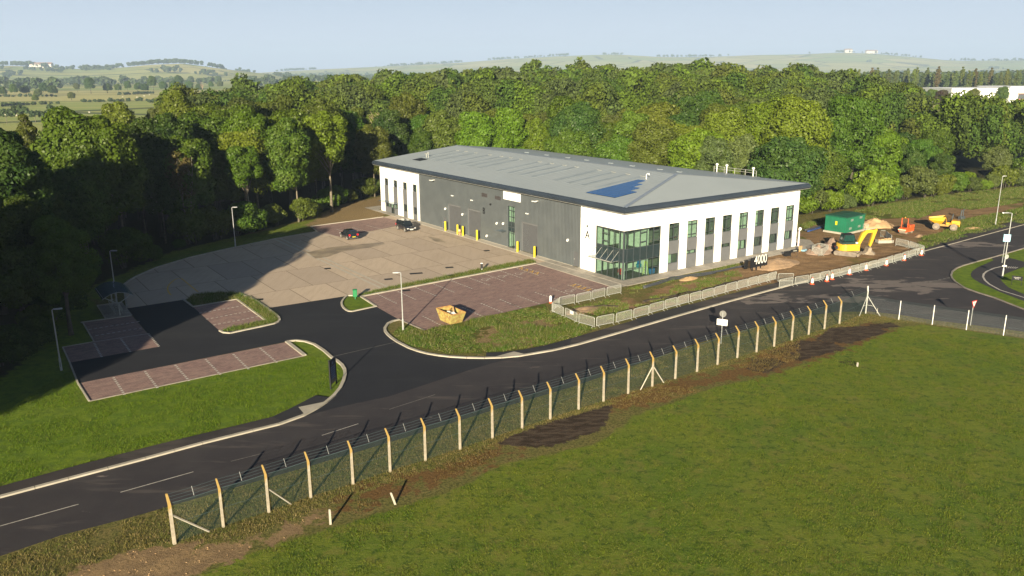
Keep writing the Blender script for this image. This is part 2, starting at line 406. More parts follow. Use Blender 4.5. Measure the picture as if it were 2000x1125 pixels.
def ax_grid(lo, hi, st, far_lo, far_hi, r=1.13):
    g = list(np.arange(lo, hi + st / 2, st)); s = st; v = hi
    while v < far_hi: s *= r; v += min(s, 140); g.append(v)
    s = st; v = lo; L = []
    while v > far_lo: s *= r; v -= min(s, 140); L.append(v)
    return np.array(L[::-1] + g)
gx = ax_grid(-60, 112, .42, -7000, 7500); gy = ax_grid(24, 182, .42, -600, 9200)
X, Y = np.meshgrid(gx, gy)
near = (X > -75) & (X < 190) & (Y > -60) & (Y < 200)
def wt(*names, soft=1.0, big=False):
    w = np.full(X.shape, -50.0); sel = near
    for nme in names: w[sel] = np.maximum(w[sel], sdf(X[sel], Y[sel], Z[nme]))
    return np.clip(w / soft * .5 + .5, 0, 1)
A_lawn = wt('lawn_air', 'lawn_n', 'isle', 'isle2', 'strip', soft=1.2); A_rust = wt('rust', 'rust2', soft=2.5); A_dark = wt('dark1', 'dark2', 'dark3', 'dark4', 'dark5', 'dark6', soft=.6)
A_mud = wt('mud', 'mud_n', soft=1.6); A_dirt = wt('dirt', soft=2.0); A_rough = wt('rough', 'bank', soft=1.0); A_hay = wt('hay', 'hay2', soft=2.0)
wsd = sdf(X, Y, WOOD); A_wood = np.clip((wsd + 3) / 6, 0, 1)
A_far = np.clip((Y - 200) / 40, 0, 1) * (A_wood < .5) + ((X < -115) | (Y > 560)) * 1.0
A_far = np.clip(A_far, 0, 1)
ZZ = terrain(X, Y)
nb = fbm(X * .9, Y * .9, 21, 4)
ZZ = ZZ + np.where(near, A_mud * (nb - .5) * .30 * np.clip(sdf(X, Y, Z['mud']) / 2, 0, 1) if True else 0, 0)
# rutted bank in front of the wood, rising a little away from the road
me = npmesh('ground', np.stack([X, Y, ZZ], -1).reshape(-1, 3),
            (lambda I: np.stack([I[:-1, :-1], I[:-1, 1:], I[1:, 1:], I[1:, :-1]], -1).reshape(-1, 4))(np.arange(X.size).reshape(X.shape)), smooth=True)
def colattr(me, name, chans):
    a = me.color_attributes.new(name, 'FLOAT_COLOR', 'POINT'); n = chans[0].size
    d = np.ones((n, 4), np.float32)
    for i, c in enumerate(chans): d[:, i] = c.ravel()
    a.data.foreach_set('color', d.ravel())
colattr(me, 'za', [A_lawn, A_rust, A_dark, A_mud]); colattr(me, 'zb', [A_dirt, A_rough, A_hay, A_wood]); colattr(me, 'zc', [A_far, wt('lawn_n', 'isle', 'isle2'), A_far * 0])

def ground_mat():
    m, nt, b = new_mat('ground'); B = NB(nt); p = B.pos()
    at = [B.n('Attribute', attribute_name=k) for k in ('za', 'zb', 'zc')]
    sp = [B.n('SeparateColor') for _ in at]
    for a, s in zip(at, sp): B.lk(a.outputs['Color'], s.inputs[0])
    ch = {'lawn': sp[0].outputs[0], 'rust': sp[0].outputs[1], 'dark': sp[0].outputs[2], 'mud': at[0].outputs['Alpha'],
          'dirt': sp[1].outputs[0], 'rough': sp[1].outputs[1], 'hay': sp[1].outputs[2], 'wood': at[1].outputs['Alpha'], 'far': sp[2].outputs[0]}
    nA = B.noise(p, .16, 3); nB = B.noise(p, .9, 4, .6); nC = B.noise(p, 5, 4, .65); nD = B.noise(p, 22, 3, .7)
    streak = B.noise(B.xf(p, rot=(0, 0, -.64), sc=(.22, 1.5, 1)), 1.4, 4, .6)
    def mask(k, amp=.8, lo=.42, hi=.58, n=None):
        n = n or nB
        return B.map(B.math('ADD', ch[k], B.math('MULTIPLY', B.math('SUBTRACT', n, .5), amp)), lo, hi)
    # verge: olive and straw
    c = B.mix(B.map(nB, .35, .65), (.125, .122, .036), (.175, .142, .055))
    c = B.mix(B.map(nC, .45, .62), c, (.065, .072, .020))
    c = B.mix(B.math('MULTIPLY', B.map(nD, .5, .7), .4), c, (.19, .15, .07))
    # mown lawn
    l = B.mix(B.map(nA, .35, .65), (.092, .142, .017), (.142, .170, .022))
    l = B.mix(B.math('MULTIPLY', B.map(streak, .44, .64), .35), l, (.060, .105, .013))
    l = B.mix(B.math('MULTIPLY', B.map(B.noise(p, .55, 5, .72), .50, .62), .75), l, (.150, .150, .034))
    l = B.mix(B.math('MULTIPLY', B.map(B.noise(p, 1.7, 6, .75), .50, .60), .75), l, (.036, .070, .011))
    l = B.mix(B.math('MULTIPLY', B.map(B.noise(p, 6, 5, .75), .51, .62), .6), l, (.165, .185, .040))
    l = B.mix(B.math('MULTIPLY', sp[2].outputs[1], .75), l, B.mix(B.map(B.noise(p, 1.1, 5, .7), .4, .6), (.125, .19, .014), (.070, .130, .012)))
    c = B.mix(mask('lawn', .55), c, l)
    r = B.mix(B.map(nB, .4, .6), (.105, .082, .022), (.082, .118, .020)); r = B.mix(B.map(nC, .48, .6), r, (.050, .075, .014))
    c = B.mix(mask('rough', .5), c, r)
    h = B.mix(B.map(nC, .4, .6), (.26, .19, .10), (.16, .115, .055))
    c = B.mix(mask('hay', 1.3), c, h)
    ru = B.mix(B.map(nC, .4, .65), (.150, .088, .034), (.095, .055, .024)); c = B.mix(mask('rust', 1.5, .45, .62), c, ru)
    dk = B.mix(B.map(B.noise(B.xf(p, rot=(0, 0, -.64), sc=(.5, 1.6, 1)), 1.5, 4, .7), .42, .58), (.032, .023, .017), (.075, .056, .042))
    dk = B.mix(B.map(nC, .55, .68), dk, (.070, .036, .018)); dk = B.mix(B.math('MULTIPLY', B.map(nD, .58, .68), .6), dk, (.22, .19, .16))
    c = B.mix(mask('dark', 1.5, .46, .62, B.noise(p, 1.6, 6, .75)), c, dk)
    dt = B.mix(B.map(nB, .35, .65), (.27, .185, .10), (.19, .13, .075)); dt = B.mix(B.map(nC, .52, .64), dt, (.15, .105, .055)); dt = B.mix(B.map(nD, .58, .68), dt, (.38, .30, .20))
    c = B.mix(mask('dirt', 1.3, .42, .56), c, dt)
    mst = B.noise(B.xf(p, rot=(0, 0, -.70), sc=(.25, 1.3, 1)), 1.1, 5, .65)
    mu = B.mix(B.map(mst, .40, .62), (.185, .115, .062), (.27, .175, .095)); mu = B.mix(B.map(nC, .52, .66), mu, (.125, .080, .048)); mu = B.mix(B.math('MULTIPLY', B.map(nA, .55, .68), .8), mu, (.105, .098, .030))
    mu = B.mix(B.math('MULTIPLY', B.map(nD, .6, .7), .5), mu, (.38, .28, .18))
    c = B.mix(mask('mud', 1.1), c, mu)
    wd_ = B.mix(B.map(nC, .4, .6), (.030, .042, .012), (.050, .040, .022)); c = B.mix(mask('wood', .5), c, wd_)
    # far pasture: hedged fields
    vo = B.n('TexVoronoi', feature='F1'); pv = B.xf(p, rot=(0, 0, .35), sc=(1 / 420, 1 / 260, 0)); B.lk(pv, vo.inputs['Vector']); vo.inputs['Scale'].default_value = 1.0
    ve = B.n('TexVoronoi', feature='DISTANCE_TO_EDGE'); B.lk(pv, ve.inputs['Vector']); ve.inputs['Scale'].default_value = 1.0
    rp = B.n('ValToRGB'); B.lk(vo.outputs['Color'], rp.inputs[0]); rp.color_ramp.interpolation = 'CONSTANT'
    els = rp.color_ramp.elements; els[0].color = (.25, .30, .085, 1); els[1].position = .32; els[1].color = (.34, .34, .11, 1)
    for q, cc in ((.48, (.22, .29, .08, 1)), (.62, (.31, .33, .10, 1)), (.75, (.40, .38, .15, 1))):
        e = els.new(q); e.color = cc
    fc = B.mix(B.math('MULTIPLY', B.map(B.noise(B.xf(p, sc=(.2, 1, 1)), .03, 5), .4, .65), .4), rp.outputs[0], (.40, .36, .14))
    edge = B.map(ve.outputs['Distance'], .012, .028, 1, 0)
    fc = B.mix(B.math('MULTIPLY', edge, .8), fc, (.035, .050, .018))
    c = B.mix(ch['far'], c, fc)
    B.lk(c, b.inputs['Base Color']); b.inputs['Roughness'].default_value = .95; b.inputs['Specular IOR Level'].default_value = .1
    hgt = B.math('ADD', B.math('MULTIPLY', nC, .6), B.math('MULTIPLY', nD, .5))
    B.bump(hgt, .9, .16, b)
    return m
tag(link('ground', me, ground_mat()), kind='structure')

# ------------------------------------------------------------------ paved surfaces
def tarmac(name, c1, c2, c3, amount, sc3=.35, lo=.5, hi=.62, worn=None):
    m, nt, b = new_mat(name); B = NB(nt); p = B.pos()
    n1 = B.noise(p, .35, 4, .6); n2 = B.noise(p, 30, 3, .7)
    c = B.mix(B.map(n1, .35, .65), c1, c2)
    st = B.noise(B.xf(p, rot=(0, 0, -.645), sc=(.16, 1.0, 1)), sc3, 5, .62, .3)
    c = B.mix(B.math('MULTIPLY', B.map(st, lo, hi), amount), c, c3)
    if worn:      # stripped surfacing with a shape of its own round a busy turning place
        for (wx, wy), (rx, ry) in worn:
            q = B.n('VectorMath', operation='LENGTH'); B.lk(B.xf(B.xf(p, loc=(-wx, -wy, 0)), rot=(0, 0, -.62), sc=(1 / rx, 1 / ry, 0)), q.inputs[0])
            fall = B.map(q.outputs['Value'], .2, 1.0, .24, 0)
            nn = B.noise(B.xf(p, rot=(0, 0, -.62), sc=(.4, 1.0, 1)), .62, 6, .6, .4)
            c = B.mix(B.math('MULTIPLY', B.map(B.math('ADD', nn, fall), .67, .73), .8), c, (.165, .140, .132))
    c = B.mix(B.math('MULTIPLY', B.map(n2, .5, .7), .35), c, tuple(min(1, k * 1.7) for k in c1))
    B.lk(c, b.inputs['Base Color']); b.inputs['Roughness'].default_value = .82; b.inputs['Specular IOR Level'].default_value = .3
    B.bump(n2, .35, .02, b); return m
road_m = tarmac('old_tarmac', (.036, .032, .036), (.028, .025, .030), (.085, .073, .070), .6, .8, .56, .68, worn=[(P(1755, 557)[:2], (13, 7)), (P(1560, 583)[:2], (16, 4)), (P(1900, 478)[:2], (14, 4))])
black_m = tarmac('new_tarmac', (.0135, .0145, .021), (.011, .012, .018), (.019, .020, .025), .6)
foot_m = tarmac('footway_tarmac', (.036, .030, .031), (.029, .025, .026), (.085, .072, .066), .5)
newfoot_m = tarmac('new_footway', (.021, .021, .026), (.018, .018, .022), (.03, .03, .03), .4)
cyc_m = tarmac('cycle_tarmac', (.030, .027, .032), (.025, .023, .027), (.05, .045, .045), .5)

def yard_mat():
    m, nt, b = new_mat('yard_concrete'); B = NB(nt); p = B.pos()
    q = B.xf(p, rot=(0, 0, -math.radians(35.2)))
    br = B.n('TexBrick', offset=0.35, squash=1); B.lk(q, br.inputs['Vector']); br.inputs['Scale'].default_value = 1
    br.inputs['Brick Width'].default_value = 4.6; br.inputs['Row Height'].default_value = 9.2; br.inputs['Mortar Size'].default_value = .06; br.inputs['Mortar Smooth'].default_value = .1
    br.inputs['Color1'].default_value = (.455, .365, .285, 1); br.inputs['Color2'].default_value = (.36, .29, .235, 1); br.inputs['Mortar'].default_value = (.17, .135, .10, 1)
    br.inputs['Bias'].default_value = 0
    n1 = B.noise(B.xf(p, rot=(0, 0, -math.radians(35.2)), sc=(1.0, .12, 1)), 1.6, 5, .65); n2 = B.noise(p, .22, 4); n3 = B.noise(p, 9, 4, .7)
    c = B.mix(B.math('MULTIPLY', B.map(n1, .42, .66), .32), br.outputs[0], (.30, .24, .18))
    c = B.mix(B.math('MULTIPLY', B.map(n2, .50, .68), .22), c, (.30, .24, .18))
    c = B.mix(B.math('MULTIPLY', B.map(n3, .5, .7), .2), c, (.46, .40, .32))
    B.lk(c, b.inputs['Base Color']); b.inputs['Roughness'].default_value = .8
    B.bump(n3, .15, .02, b); return m
def brick_mat():
    m, nt, b = new_mat('brick_paving'); B = NB(nt); p = B.pos()
    q = B.xf(p, rot=(0, 0, -math.radians(38)))
    br = B.n('TexBrick', offset=.5); B.lk(q, br.inputs['Vector']); br.inputs['Scale'].default_value = 1
    br.inputs['Brick Width'].default_value = .40; br.inputs['Row Height'].default_value = .16; br.inputs['Mortar Size'].default_value = .012
    br.inputs['Color1'].default_value = (.27, .165, .15, 1); br.inputs['Color2'].default_value = (.155, .096, .096, 1); br.inputs['Mortar'].default_value = (.10, .075, .065, 1)
    n1 = B.noise(B.xf(q, sc=(.45, 1.2, 1)), 1.1, 5, .7); n2 = B.noise(p, 6, 3, .7)
    c = B.mix(B.math('MULTIPLY', B.map(n1, .42, .62), .5), br.outputs[0], (.275, .19, .165))
    c = B.mix(B.math('MULTIPLY', B.map(n2, .5, .68), .45), c, (.105, .068, .066))
    B.lk(c, b.inputs['Base Color']); b.inputs['Roughness'].default_value = .85; B.bump(n2, .3, .02, b); return m
yard_m = yard_mat(); brick_m = brick_mat()
def slab_mat():
    m, nt, b = new_mat('path_slabs'); B = NB(nt); p = B.pos(); q = B.xf(p, rot=(0, 0, -math.radians(35.2)))
    br = B.n('TexBrick', offset=.5); B.lk(q, br.inputs['Vector']); br.inputs['Scale'].default_value = 1; br.inputs['Brick Width'].default_value = .6; br.inputs['Row Height'].default_value = .6; br.inputs['Mortar Size'].default_value = .012
    br.inputs['Color1'].default_value = (.34, .31, .27, 1); br.inputs['Color2'].default_value = (.27, .25, .225, 1); br.inputs['Mortar'].default_value = (.16, .14, .12, 1)
    c = B.mix(B.math('MULTIPLY', B.map(B.noise(p, .7, 4), .48, .65), .5), br.outputs[0], (.20, .18, .16))
    B.lk(c, b.inputs['Base Color']); b.inputs['Roughness'].default_value = .85; return m
slab_m = slab_mat()
line_m = mat('road_paint', (.46, .44, .41), (.30, .28, .26), rough=.7, scale=3)
yline_m = mat('yellow_line', (.62, .38, .03), (.5, .3, .03), rough=.7)
faint_m = mat('worn_paint', (.15, .14, .135), (.06, .055, .055), rough=.8, scale=8)

def sheet(name, pts, m, z, world=False):
    poly = list(pts) if world else PL(pts)
    o = MB().prism(poly, 0, z, sides=False).build(name, m); tag(o, kind='structure'); return o

KN = [(-160, 1014), (0, 971.9), (134.5, 936.3), (284.7, 896.7), (395.5, 866.7), (494.3, 842.1), (545.8, 829.5), (593, 812.5), (618, 799), (636.7, 786.8), (653, 773), (664.4, 759), (671, 745), (674.3, 731.4), (673, 722), (668, 713.6), (659, 706), (648.6, 699.8), (632, 685), (613.3, 673), (596, 667.5), (578, 665.6), (560, 667.8)]
KE = [(828.5, 645.2), (780, 624.8), (767, 628), (758, 632.5), (751.7, 641.8), (752.5, 648), (757.4, 654.5), (765, 661), (775.9, 668.4), (798.6, 680.2), (816, 686.5), (835.6, 691.6), (856, 695), (878.3, 697.6), (912, 699.6), (946.6, 700.2), (980, 699.3), (1014.4, 696.1), (1080.9, 684.8), (1129.2, 673.4), (1201.8, 652.8), (1322.6, 617.8), (1413.3, 592.2), (1500, 568.6), (1580, 548)]
KE2 = [(1580, 548), (1690, 519.5), (1805.3, 490.4), (1873.3, 472.4), (1937, 455.2), (2000, 438.6), (2100, 412), (2240, 376)]
RS = [(2240, 690), (2000, 648), (1900, 634.7), (1820, 625), (1756, 614.7), (1700, 608.5), (1633, 609), (1560, 620), (1500, 632), (1413, 655.5), (1344, 676), (1232, 716), (1117, 756), (960, 802), (800, 852), (600, 912), (332, 988.5), (257, 1010.2), (118.6, 1045.8), (0, 1086.5), (-180, 1146)]
IS = [(2240, 425), (2100, 460), (2000, 485.3), (1937.3, 503.5), (1910, 510.8), (1894.7, 515.3), (1880, 519.5), (1868, 524.5), (1860, 530.7), (1857.3, 538.7), (1860, 545), (1866, 551.3), (1884, 562.9), (1910, 572.3), (1940, 581.5), (2000, 605), (2100, 650), (2240, 712)]
sheet('road', KN + KE[1:] + KE2[1:] + IS + RS[0:], road_m, .006)
BT_S = [(592, 814.4), (649, 798.4), (700, 787), (760, 774.4), (850, 745), (920, 722), (960, 710), (1005, 699)]
sheet('new_tarmac_entrance', [(560, 667.8)] + [p for p in KN[::-1] if p[1] < 815][1:] + BT_S + [(1005, 698)] + [p for p in KE[::-1] if p[0] < 1000] +
      [(734.6, 599.1), (687.7, 609.1), (676.3, 606.3), (671, 602), (667.8, 596.8), (667, 592), (669, 587.8), (673, 582.5), (679, 578), (689, 577.5), (525.5, 601.4), (546.9, 626), (536.9, 633.3), (480, 645), (429.3, 646.7), (377.3, 600), (358, 585.6), (248.4, 602.4), (258.8, 616), (310.7, 677.3), (136.4, 708.5), (152.3, 749.2)], black_m, .012)
# building frame
AX, AY = P(1216, 548.6)[:2]; BA = math.radians(35.2)
EV = (math.cos(BA), math.sin(BA)); EU = (-math.sin(BA), math.cos(BA))
def bl(s, t): return (AX + EV[0] * s + EU[0] * t, AY + EV[1] * s + EU[1] * t)
YARD = [(248.4, 602.4), (241.3, 557.3), (253, 548), (266.7, 540), (306.7, 522.7), (373.3, 502.7), (437.3, 488), (480, 479), (537, 466.9), (619.4, 452.6), (606.6, 442.7), (748.8, 424.2)]
sheet('concrete_yard', PL(YARD) + [bl(-1.3, 60), bl(-1.3, 13.9), bl(-3.1, 13.9)] + PL([(1046, 514.8), (704.8, 579.8), (689, 577.8), (525.5, 601.4), (497, 586), (464, 573), (358, 585.6)]), yard_m, .010, True)
sheet('brick_parking_east', PL([(704.8, 579.8), (1046, 514.8)]) + [bl(-3.1, 13.9), bl(-3.1, -1.7)] + PL([(1195.7, 563), (1130, 578), (828.5, 645.2), (780, 624.8), (734.6, 599.1)]), brick_m, .016, True)
sheet('brick_parking_south', [(152.3, 749.2), (558, 668.6), (595, 695), (174.4, 784)], brick_m, .016)
sheet('brick_parking_west', [(161.3, 629.3), (257.3, 616.5), (310.7, 677.3), (136.4, 708.5), (122.7, 678.7), (184, 668)], brick_m, .018)
sheet('brick_parking_island', [(377.3, 600), (462.7, 585.3), (518.4, 626.2), (429.3, 646.7)], brick_m, .018)
sheet('brick_parking_back', [(606.6, 442.7), (748.8, 424.2), (800, 437), (665, 463), (619.4, 452.6)], brick_m, .014)
sheet('shelter_pad', [(190, 597.6), (239.6, 591.2), (258.8, 616), (206, 622.4)], slab_m, .02)
pz = .05
o = MB().prism([bl(-1.25, 67.5), bl(-1.25, -2.2), bl(36.5, -2.2), bl(40, 1.5), bl(34.6, -.0), bl(0, 0), bl(0, 66.2), bl(0, 67.5)], 0, pz).build('building_path', slab_m); tag(o, kind='structure')
sheet('side_paving', [bl(-3.1, 13.9), bl(-1.27, 13.9), bl(-1.27, -2.2), bl(-3.1, -2.2)], slab_m, .024, True)
sheet('corner_paving', [bl(34.6, -1.9), bl(40, 1.6), bl(38.5, 5), bl(34.7, 5)], slab_m, .045, True)
sheet('rear_corner_paving', [bl(-1.3, 60), bl(-1.3, 71), bl(4, 71.5), bl(4, 66.3), bl(-.0, 67.6), bl(-1.26, 67.6)], slab_m, .03, True)
# concrete apron strip under the roller doors
o = MB().prism([bl(-1.24, 50.5), bl(-1.24, 14.5), bl(-.02, 14.5), bl(-.02, 50.5)], 0, pz + .01).build('door_apron', mat('apron', (.46, .42, .37), (.40, .36, .31), scale=.6)); tag(o, kind='structure')
# channel drain across the yard
for k in (0, 1):
    sheet('drain_channel', [bl(-25.9 + k * .9, 51.5), bl(-25.55 + k * .9, 51.5), bl(-25.5 + k * .9, 14.7), bl(-25.85 + k * .9, 14.7)], mat('drain_concrete', (.44, .40, .33), (.36, .32, .27)) if k == 0 else MATS['drain_concrete'], .0145, True)
wet_m = mat('damp_concrete', (.19, .155, .12), (.34, .275, .20), rough=.5, scale=.45)
for pts in ([(600, 493), (640, 484), (700, 477), (748, 473), (752, 477), (720, 484), (670, 491), (640, 502), (616, 505)], [(835, 462), (858, 466), (872, 474), (850, 472)]):
    sheet('damp_patch', pts, wet_m, .0150)
# drain covers
for x, y, w in ((505, 586, 1.1), (641, 525, .8), (760, 546, 1.0), (814, 535, 1.6), (879, 523, 1.0), (952, 490, .8), (795, 568, .9)):
    cx, cy = P(x, y)[:2]
    if w: tag(MB().prism([(cx - w / 2, cy - .35), (cx + w / 2, cy - .35 + .3 * w), (cx + w / 2 - .2, cy + .35 + .3 * w), (cx - w / 2 - .2, cy + .35)], 0, .022).build('drain_cover', black_p), 'dark iron drain cover set in the concrete yard', 'drain cover', 'drain covers in the yard')
# footways (raised behind the kerb)
def raised(name, pts, m, z): return tag(MB().prism(PL(pts), 0, z).build(name, m), kind='structure')
FWN = [(-160, 996), (0, 952.9), (158.2, 909.4), (316.4, 868.6), (435, 840), (532, 816.4)]
raised('footway', FWN + [(556, 826.5), (545.8, 829.5), (494.3, 842.1), (395.5, 866.7), (284.7, 896.7), (134.5, 936.3), (0, 971.9), (-160, 1014)], foot_m, .10)
raised('footway', [(532, 816.4), (569.5, 798.6), (617, 774.1), (642.6, 778), (652, 774), (636.7, 786.8), (593, 812.5), (556, 826.5)], newfoot_m, .10)
raised('tactile_paving', [(583.3, 797.5), (634, 787), (620, 798), (595, 811.5)], kerb_m, .108)
raised('footway', [(949.4, 690.8), (980, 689.6), (1020, 685.2), (1065.8, 676.4), (1117, 662.3), (1112, 677), (1080.9, 684.8), (1014.4, 696.1), (980, 699.3), (949.5, 700.1)], newfoot_m, .10)
raised('tactile_paving', [(967.5, 698.5), (1003.8, 688.5), (1025, 693.5), (985, 699.5)], kerb_m, .108)
raised('footway', [(1117, 662.3), (1171.5, 646.5), (1322, 603.5), (1413, 579), (1500, 557.5), (1560, 543), (1580, 548), (1500, 568.6), (1413.3, 592.2), (1322.6, 617.8), (1201.8, 652.8), (1129.2, 673.4), (1112, 677)], foot_m, .10)
raised('footway', [(1805, 490), (1805, 482), (1880, 459.5), (1940, 443.5), (2000, 427.5), (2100, 401), (2240, 366), (2240, 376), (2100, 412), (2000, 438.6), (1937, 455.2), (1873.3, 472.4)], foot_m, .10)
sheet('road_patch', [(1240, 625), (1345, 596), (1378, 601), (1290, 627), (1252, 636)], newfoot_m, .103)
# the path on the traffic island
sheet('cycle_path', [(2240, 680), (2100, 626), (2000, 588), (1953, 570.7), (1916, 553.3), (1905, 547.5), (1897.3, 541), (1896, 535), (1899, 529.5), (1908, 523), (1922, 516.5), (1940, 508.7), (1937, 503.8), (1952, 500), (1975, 504.5), (2000, 511), (2060, 525), (2000, 521.3), (1964, 534.7), (1953, 541.7), (1957, 550), (1969, 561), (2000, 574.7), (2100, 606), (2240, 650)], cyc_m, .012)
def ribbon(mb, pts, w, z0, z1, side=0, gap=None):
    """kerb of width w along a polyline; side -1/0/+1 puts it left/centre/right of the line"""
    pts = [Vector((p[0], p[1])) for p in pts]; L = []; R_ = []
    for i, p in enumerate(pts):
        d = (pts[min(i + 1, len(pts) - 1)] - pts[max(i - 1, 0)]).normalized(); n = Vector((-d.y, d.x))
        a, b = (0, w) if side > 0 else ((-w, 0) if side < 0 else (-w / 2, w / 2))
        L.append(p + n * a); R_.append(p + n * b)
    for i in range(len(pts) - 1):
        q = (pts[i + 1] - pts[i]).length; k = max(1, int(q / gap)) if gap else 1
        for j in range(k):
            f0 = j / k; f1 = (j + 1) / k - (.03 / q if gap else 0)
            a, b, c, d = L[i].lerp(L[i + 1], f0), L[i].lerp(L[i + 1], f1), R_[i].lerp(R_[i + 1], f1), R_[i].lerp(R_[i + 1], f0)
            mb.prism([(v.x, v.y) for v in (a, b, c, d)], z0, z1)
    return mb
def kerb(pts, w=.16, z=.12, side=0, world=False, m=kerb_m, name='kerb', gap=1.8):
    return tag(ribbon(MB(), pts if world else PL(pts), w, 0, z, side, gap).build(name, m), kind='structure')
kerb(KN, .28); kerb(KE[1:], .28); kerb(KE2, .24, .05); kerb(IS, .2, .11, m=mat('dark_kerb', (.16, .14, .13), (.24, .21, .18), scale=1))
kerb([(704.8, 579.8), (1046, 514.8)], .32, .12); kerb([(157.5, 631), (257.3, 617)], .15); kerb([(161.3, 629.3), (184, 668), (122.7, 678.7), (136.4, 708.5), (152.3, 749.2), (174.4, 784)], .13, .08)
kerb([(174.4, 784), (595, 695)], .12, .06, m=MATS['dark_kerb']); kerb([(595, 695), (560, 667.8)], .35); kerb([(828.5, 645.2), (780, 624.8)], .14, .08, m=MATS['dark_kerb'])
kerb([(190, 597.6), (206, 622.4)], .1); kerb([(190, 597.6), (239.6, 591.2)], .1)
kerb([(689, 577.8), (679, 578), (673, 582.5), (669, 587.8), (667, 592), (667.8, 596.8), (671, 602), (676.3, 606.3), (681, 608.6), (687.7, 609.1), (734.6, 599.1), (704.8, 579.8)], .22)
kerb([(358, 585.6), (377.3, 600), (462.7, 585.3), (518.4, 626.2)], .22); kerb([(429.3, 646.7), (437, 650.5), (450, 651.5), (480, 645), (514, 637.8), (536.9, 632.5), (543, 629.6), (546.6, 626), (545, 621), (541, 617), (522.7, 603), (497, 586), (480, 579), (464, 573)], .22)
kerb([(248.4, 602.4), (241.3, 557.3), (253, 548), (266.7, 540), (306.7, 522.7), (373.3, 502.7), (437.3, 488), (480, 479), (537, 466.9), (619.4, 452.6), (606.6, 442.7), (748.8, 424.2)], .22)
kerb([bl(-3.05, 13.9), bl(-3.05, -2.3)], .1, .05, world=True)
# painted markings
mk = MB(); DZ = .022
def seg(mb, a, b, w, z=DZ):
    a = Vector(a[:2]); b = Vector(b[:2]); d = (b - a).normalized(); n = Vector((-d.y, d.x)) * w / 2
    mb.prism([tuple(a - n), tuple(b - n), tuple(b + n), tuple(a + n)], 0, z, sides=False)
def dotted(mb, a, b, w=.19, st=.50, on=.28, world=False):
    a = Vector((a if world else P(*a))[:2]); b = Vector((b if world else P(*b))[:2]); L = (b - a).length; k = int(L / st)
    for i in range(k + 1):
        p = a + (b - a) * (i * st / L); seg(mb, p, p + (b - a).normalized() * on, w)
z4 = lambda x, y: (480 + x / 3.5154, 400 + y / 3.5154)
for a, b in (((907, 615), (1040, 680)), ((1045, 597), (1172, 653)), ((1165, 568), (1303, 625)), ((1290, 545), (1428, 600)), ((1412, 522), (1550, 575)), ((1525, 500), (1668, 550)), ((1635, 475), (1783, 528)), ((1750, 455), (1900, 505)),
             ((1215, 765), (1360, 838)), ((1487, 706), (1640, 773)), ((1615, 678), (1770, 742)), ((1745, 650), (1895, 712))):
    dotted(mk, z4(*a), z4(*b))
z6 = lambda x, y: (1000 + x / 7.0308, 500 + y / 7.0308)
for a, b in (((0, 665), (135, 715)), ((75, 548), (360, 655)), ((315, 500), (590, 590)), ((525, 440), (850, 550)), ((765, 400), (1040, 490)), ((865, 380), (1160, 470)), ((65, 170), (350, 262)), ((125, 150), (440, 243))):
    dotted(mk, z6(*a), z6(*b))
for a, b in (((221.5, 737.3), (242.5, 769.8)), ((283, 725.5), (306.5, 756.5)), ((342, 713), (368.5, 743.3)), ((401.5, 701.8), (430, 731.3)), ((455.5, 692), (486.5, 722)), ((508, 680.3), (540, 707.5)),
             ((173.3, 644), (269.3, 628.5)), ((186.7, 656), (278.7, 640.5)), ((184, 670.5), (198.7, 697.5)), ((236, 661.5), (254.7, 687.5)), ((289.5, 652), (310.7, 677)), ((389, 612), (474.7, 597.3)), ((402.5, 624), (488, 608)), ((416.5, 635.2), (500, 619.2)),
             ((658, 448), (700, 461)), ((688, 444.5), (732, 456)), ((716, 440.5), (758, 451)), ((628, 452.5), (668, 466))):
    dotted(mk, a, b)
seg(mk, P(184, 668), P(289.3, 652), .12)
# wheelchair symbols
def wheelchair(mb, c, ang, s=.75):
    C_, S_ = math.cos(ang), math.sin(ang)
    w = lambda x, y: (c[0] + (x * C_ - y * S_) * s, c[1] + (x * S_ + y * C_) * s)
    ring = [(.45 * math.cos(t), -.3 + .45 * math.sin(t)) for t in [math.radians(a) for a in range(120, 400, 28)]]
    for a, b in list(zip(ring, ring[1:])) + [((-.1, .75), (-.05, .05)), ((-.05, .05), (.4, .0)), ((.4, 0), (.6, -.6)), ((-.08, .4), (.3, .35))]: seg(mb, w(*a), w(*b), .11)
    for k in range(6):
        t = math.pi * k / 3; t2 = math.pi * (k + 1) / 3; seg(mb, w(-.12 + .1 * math.cos(t), .95 + .1 * math.sin(t)), w(-.12 + .1 * math.cos(t2), .95 + .1 * math.sin(t2)), .1)
for q in (z4(1655, 512), z4(1768, 490), z6(112, 238), z6(805, 475)): wheelchair(mk, P(*q), math.radians(-50), .95)
for a, b in (((0, 1028), (153.4, 985.3)), ((235.3, 962), (377.7, 922)), ((628.8, 850.8), (700, 828))): seg(mk, P(*a), P(*b), .08)
isl = [(2240, 640), (2100, 613), (2000, 581.3), (1953.3, 566.7), (1932, 555), (1924, 548), (1920, 541), (1921.5, 535), (1927, 530.3), (1942, 523.8), (1965, 518.7)]
for a, b in zip(isl, isl[1:]): seg(mk, P(*a), P(*b), .22)
z3b = lambda x, y: (1900 + x / 7.03, 440 + y / 7.03)
for k in range(6): seg(mk, P(*z3b(470 + k * 30, 565 + k * 2)), P(*z3b(462 + k * 24, 590 + k)), .10)
tag(mk.build('road_markings', line_m), kind='structure')
my = MB()
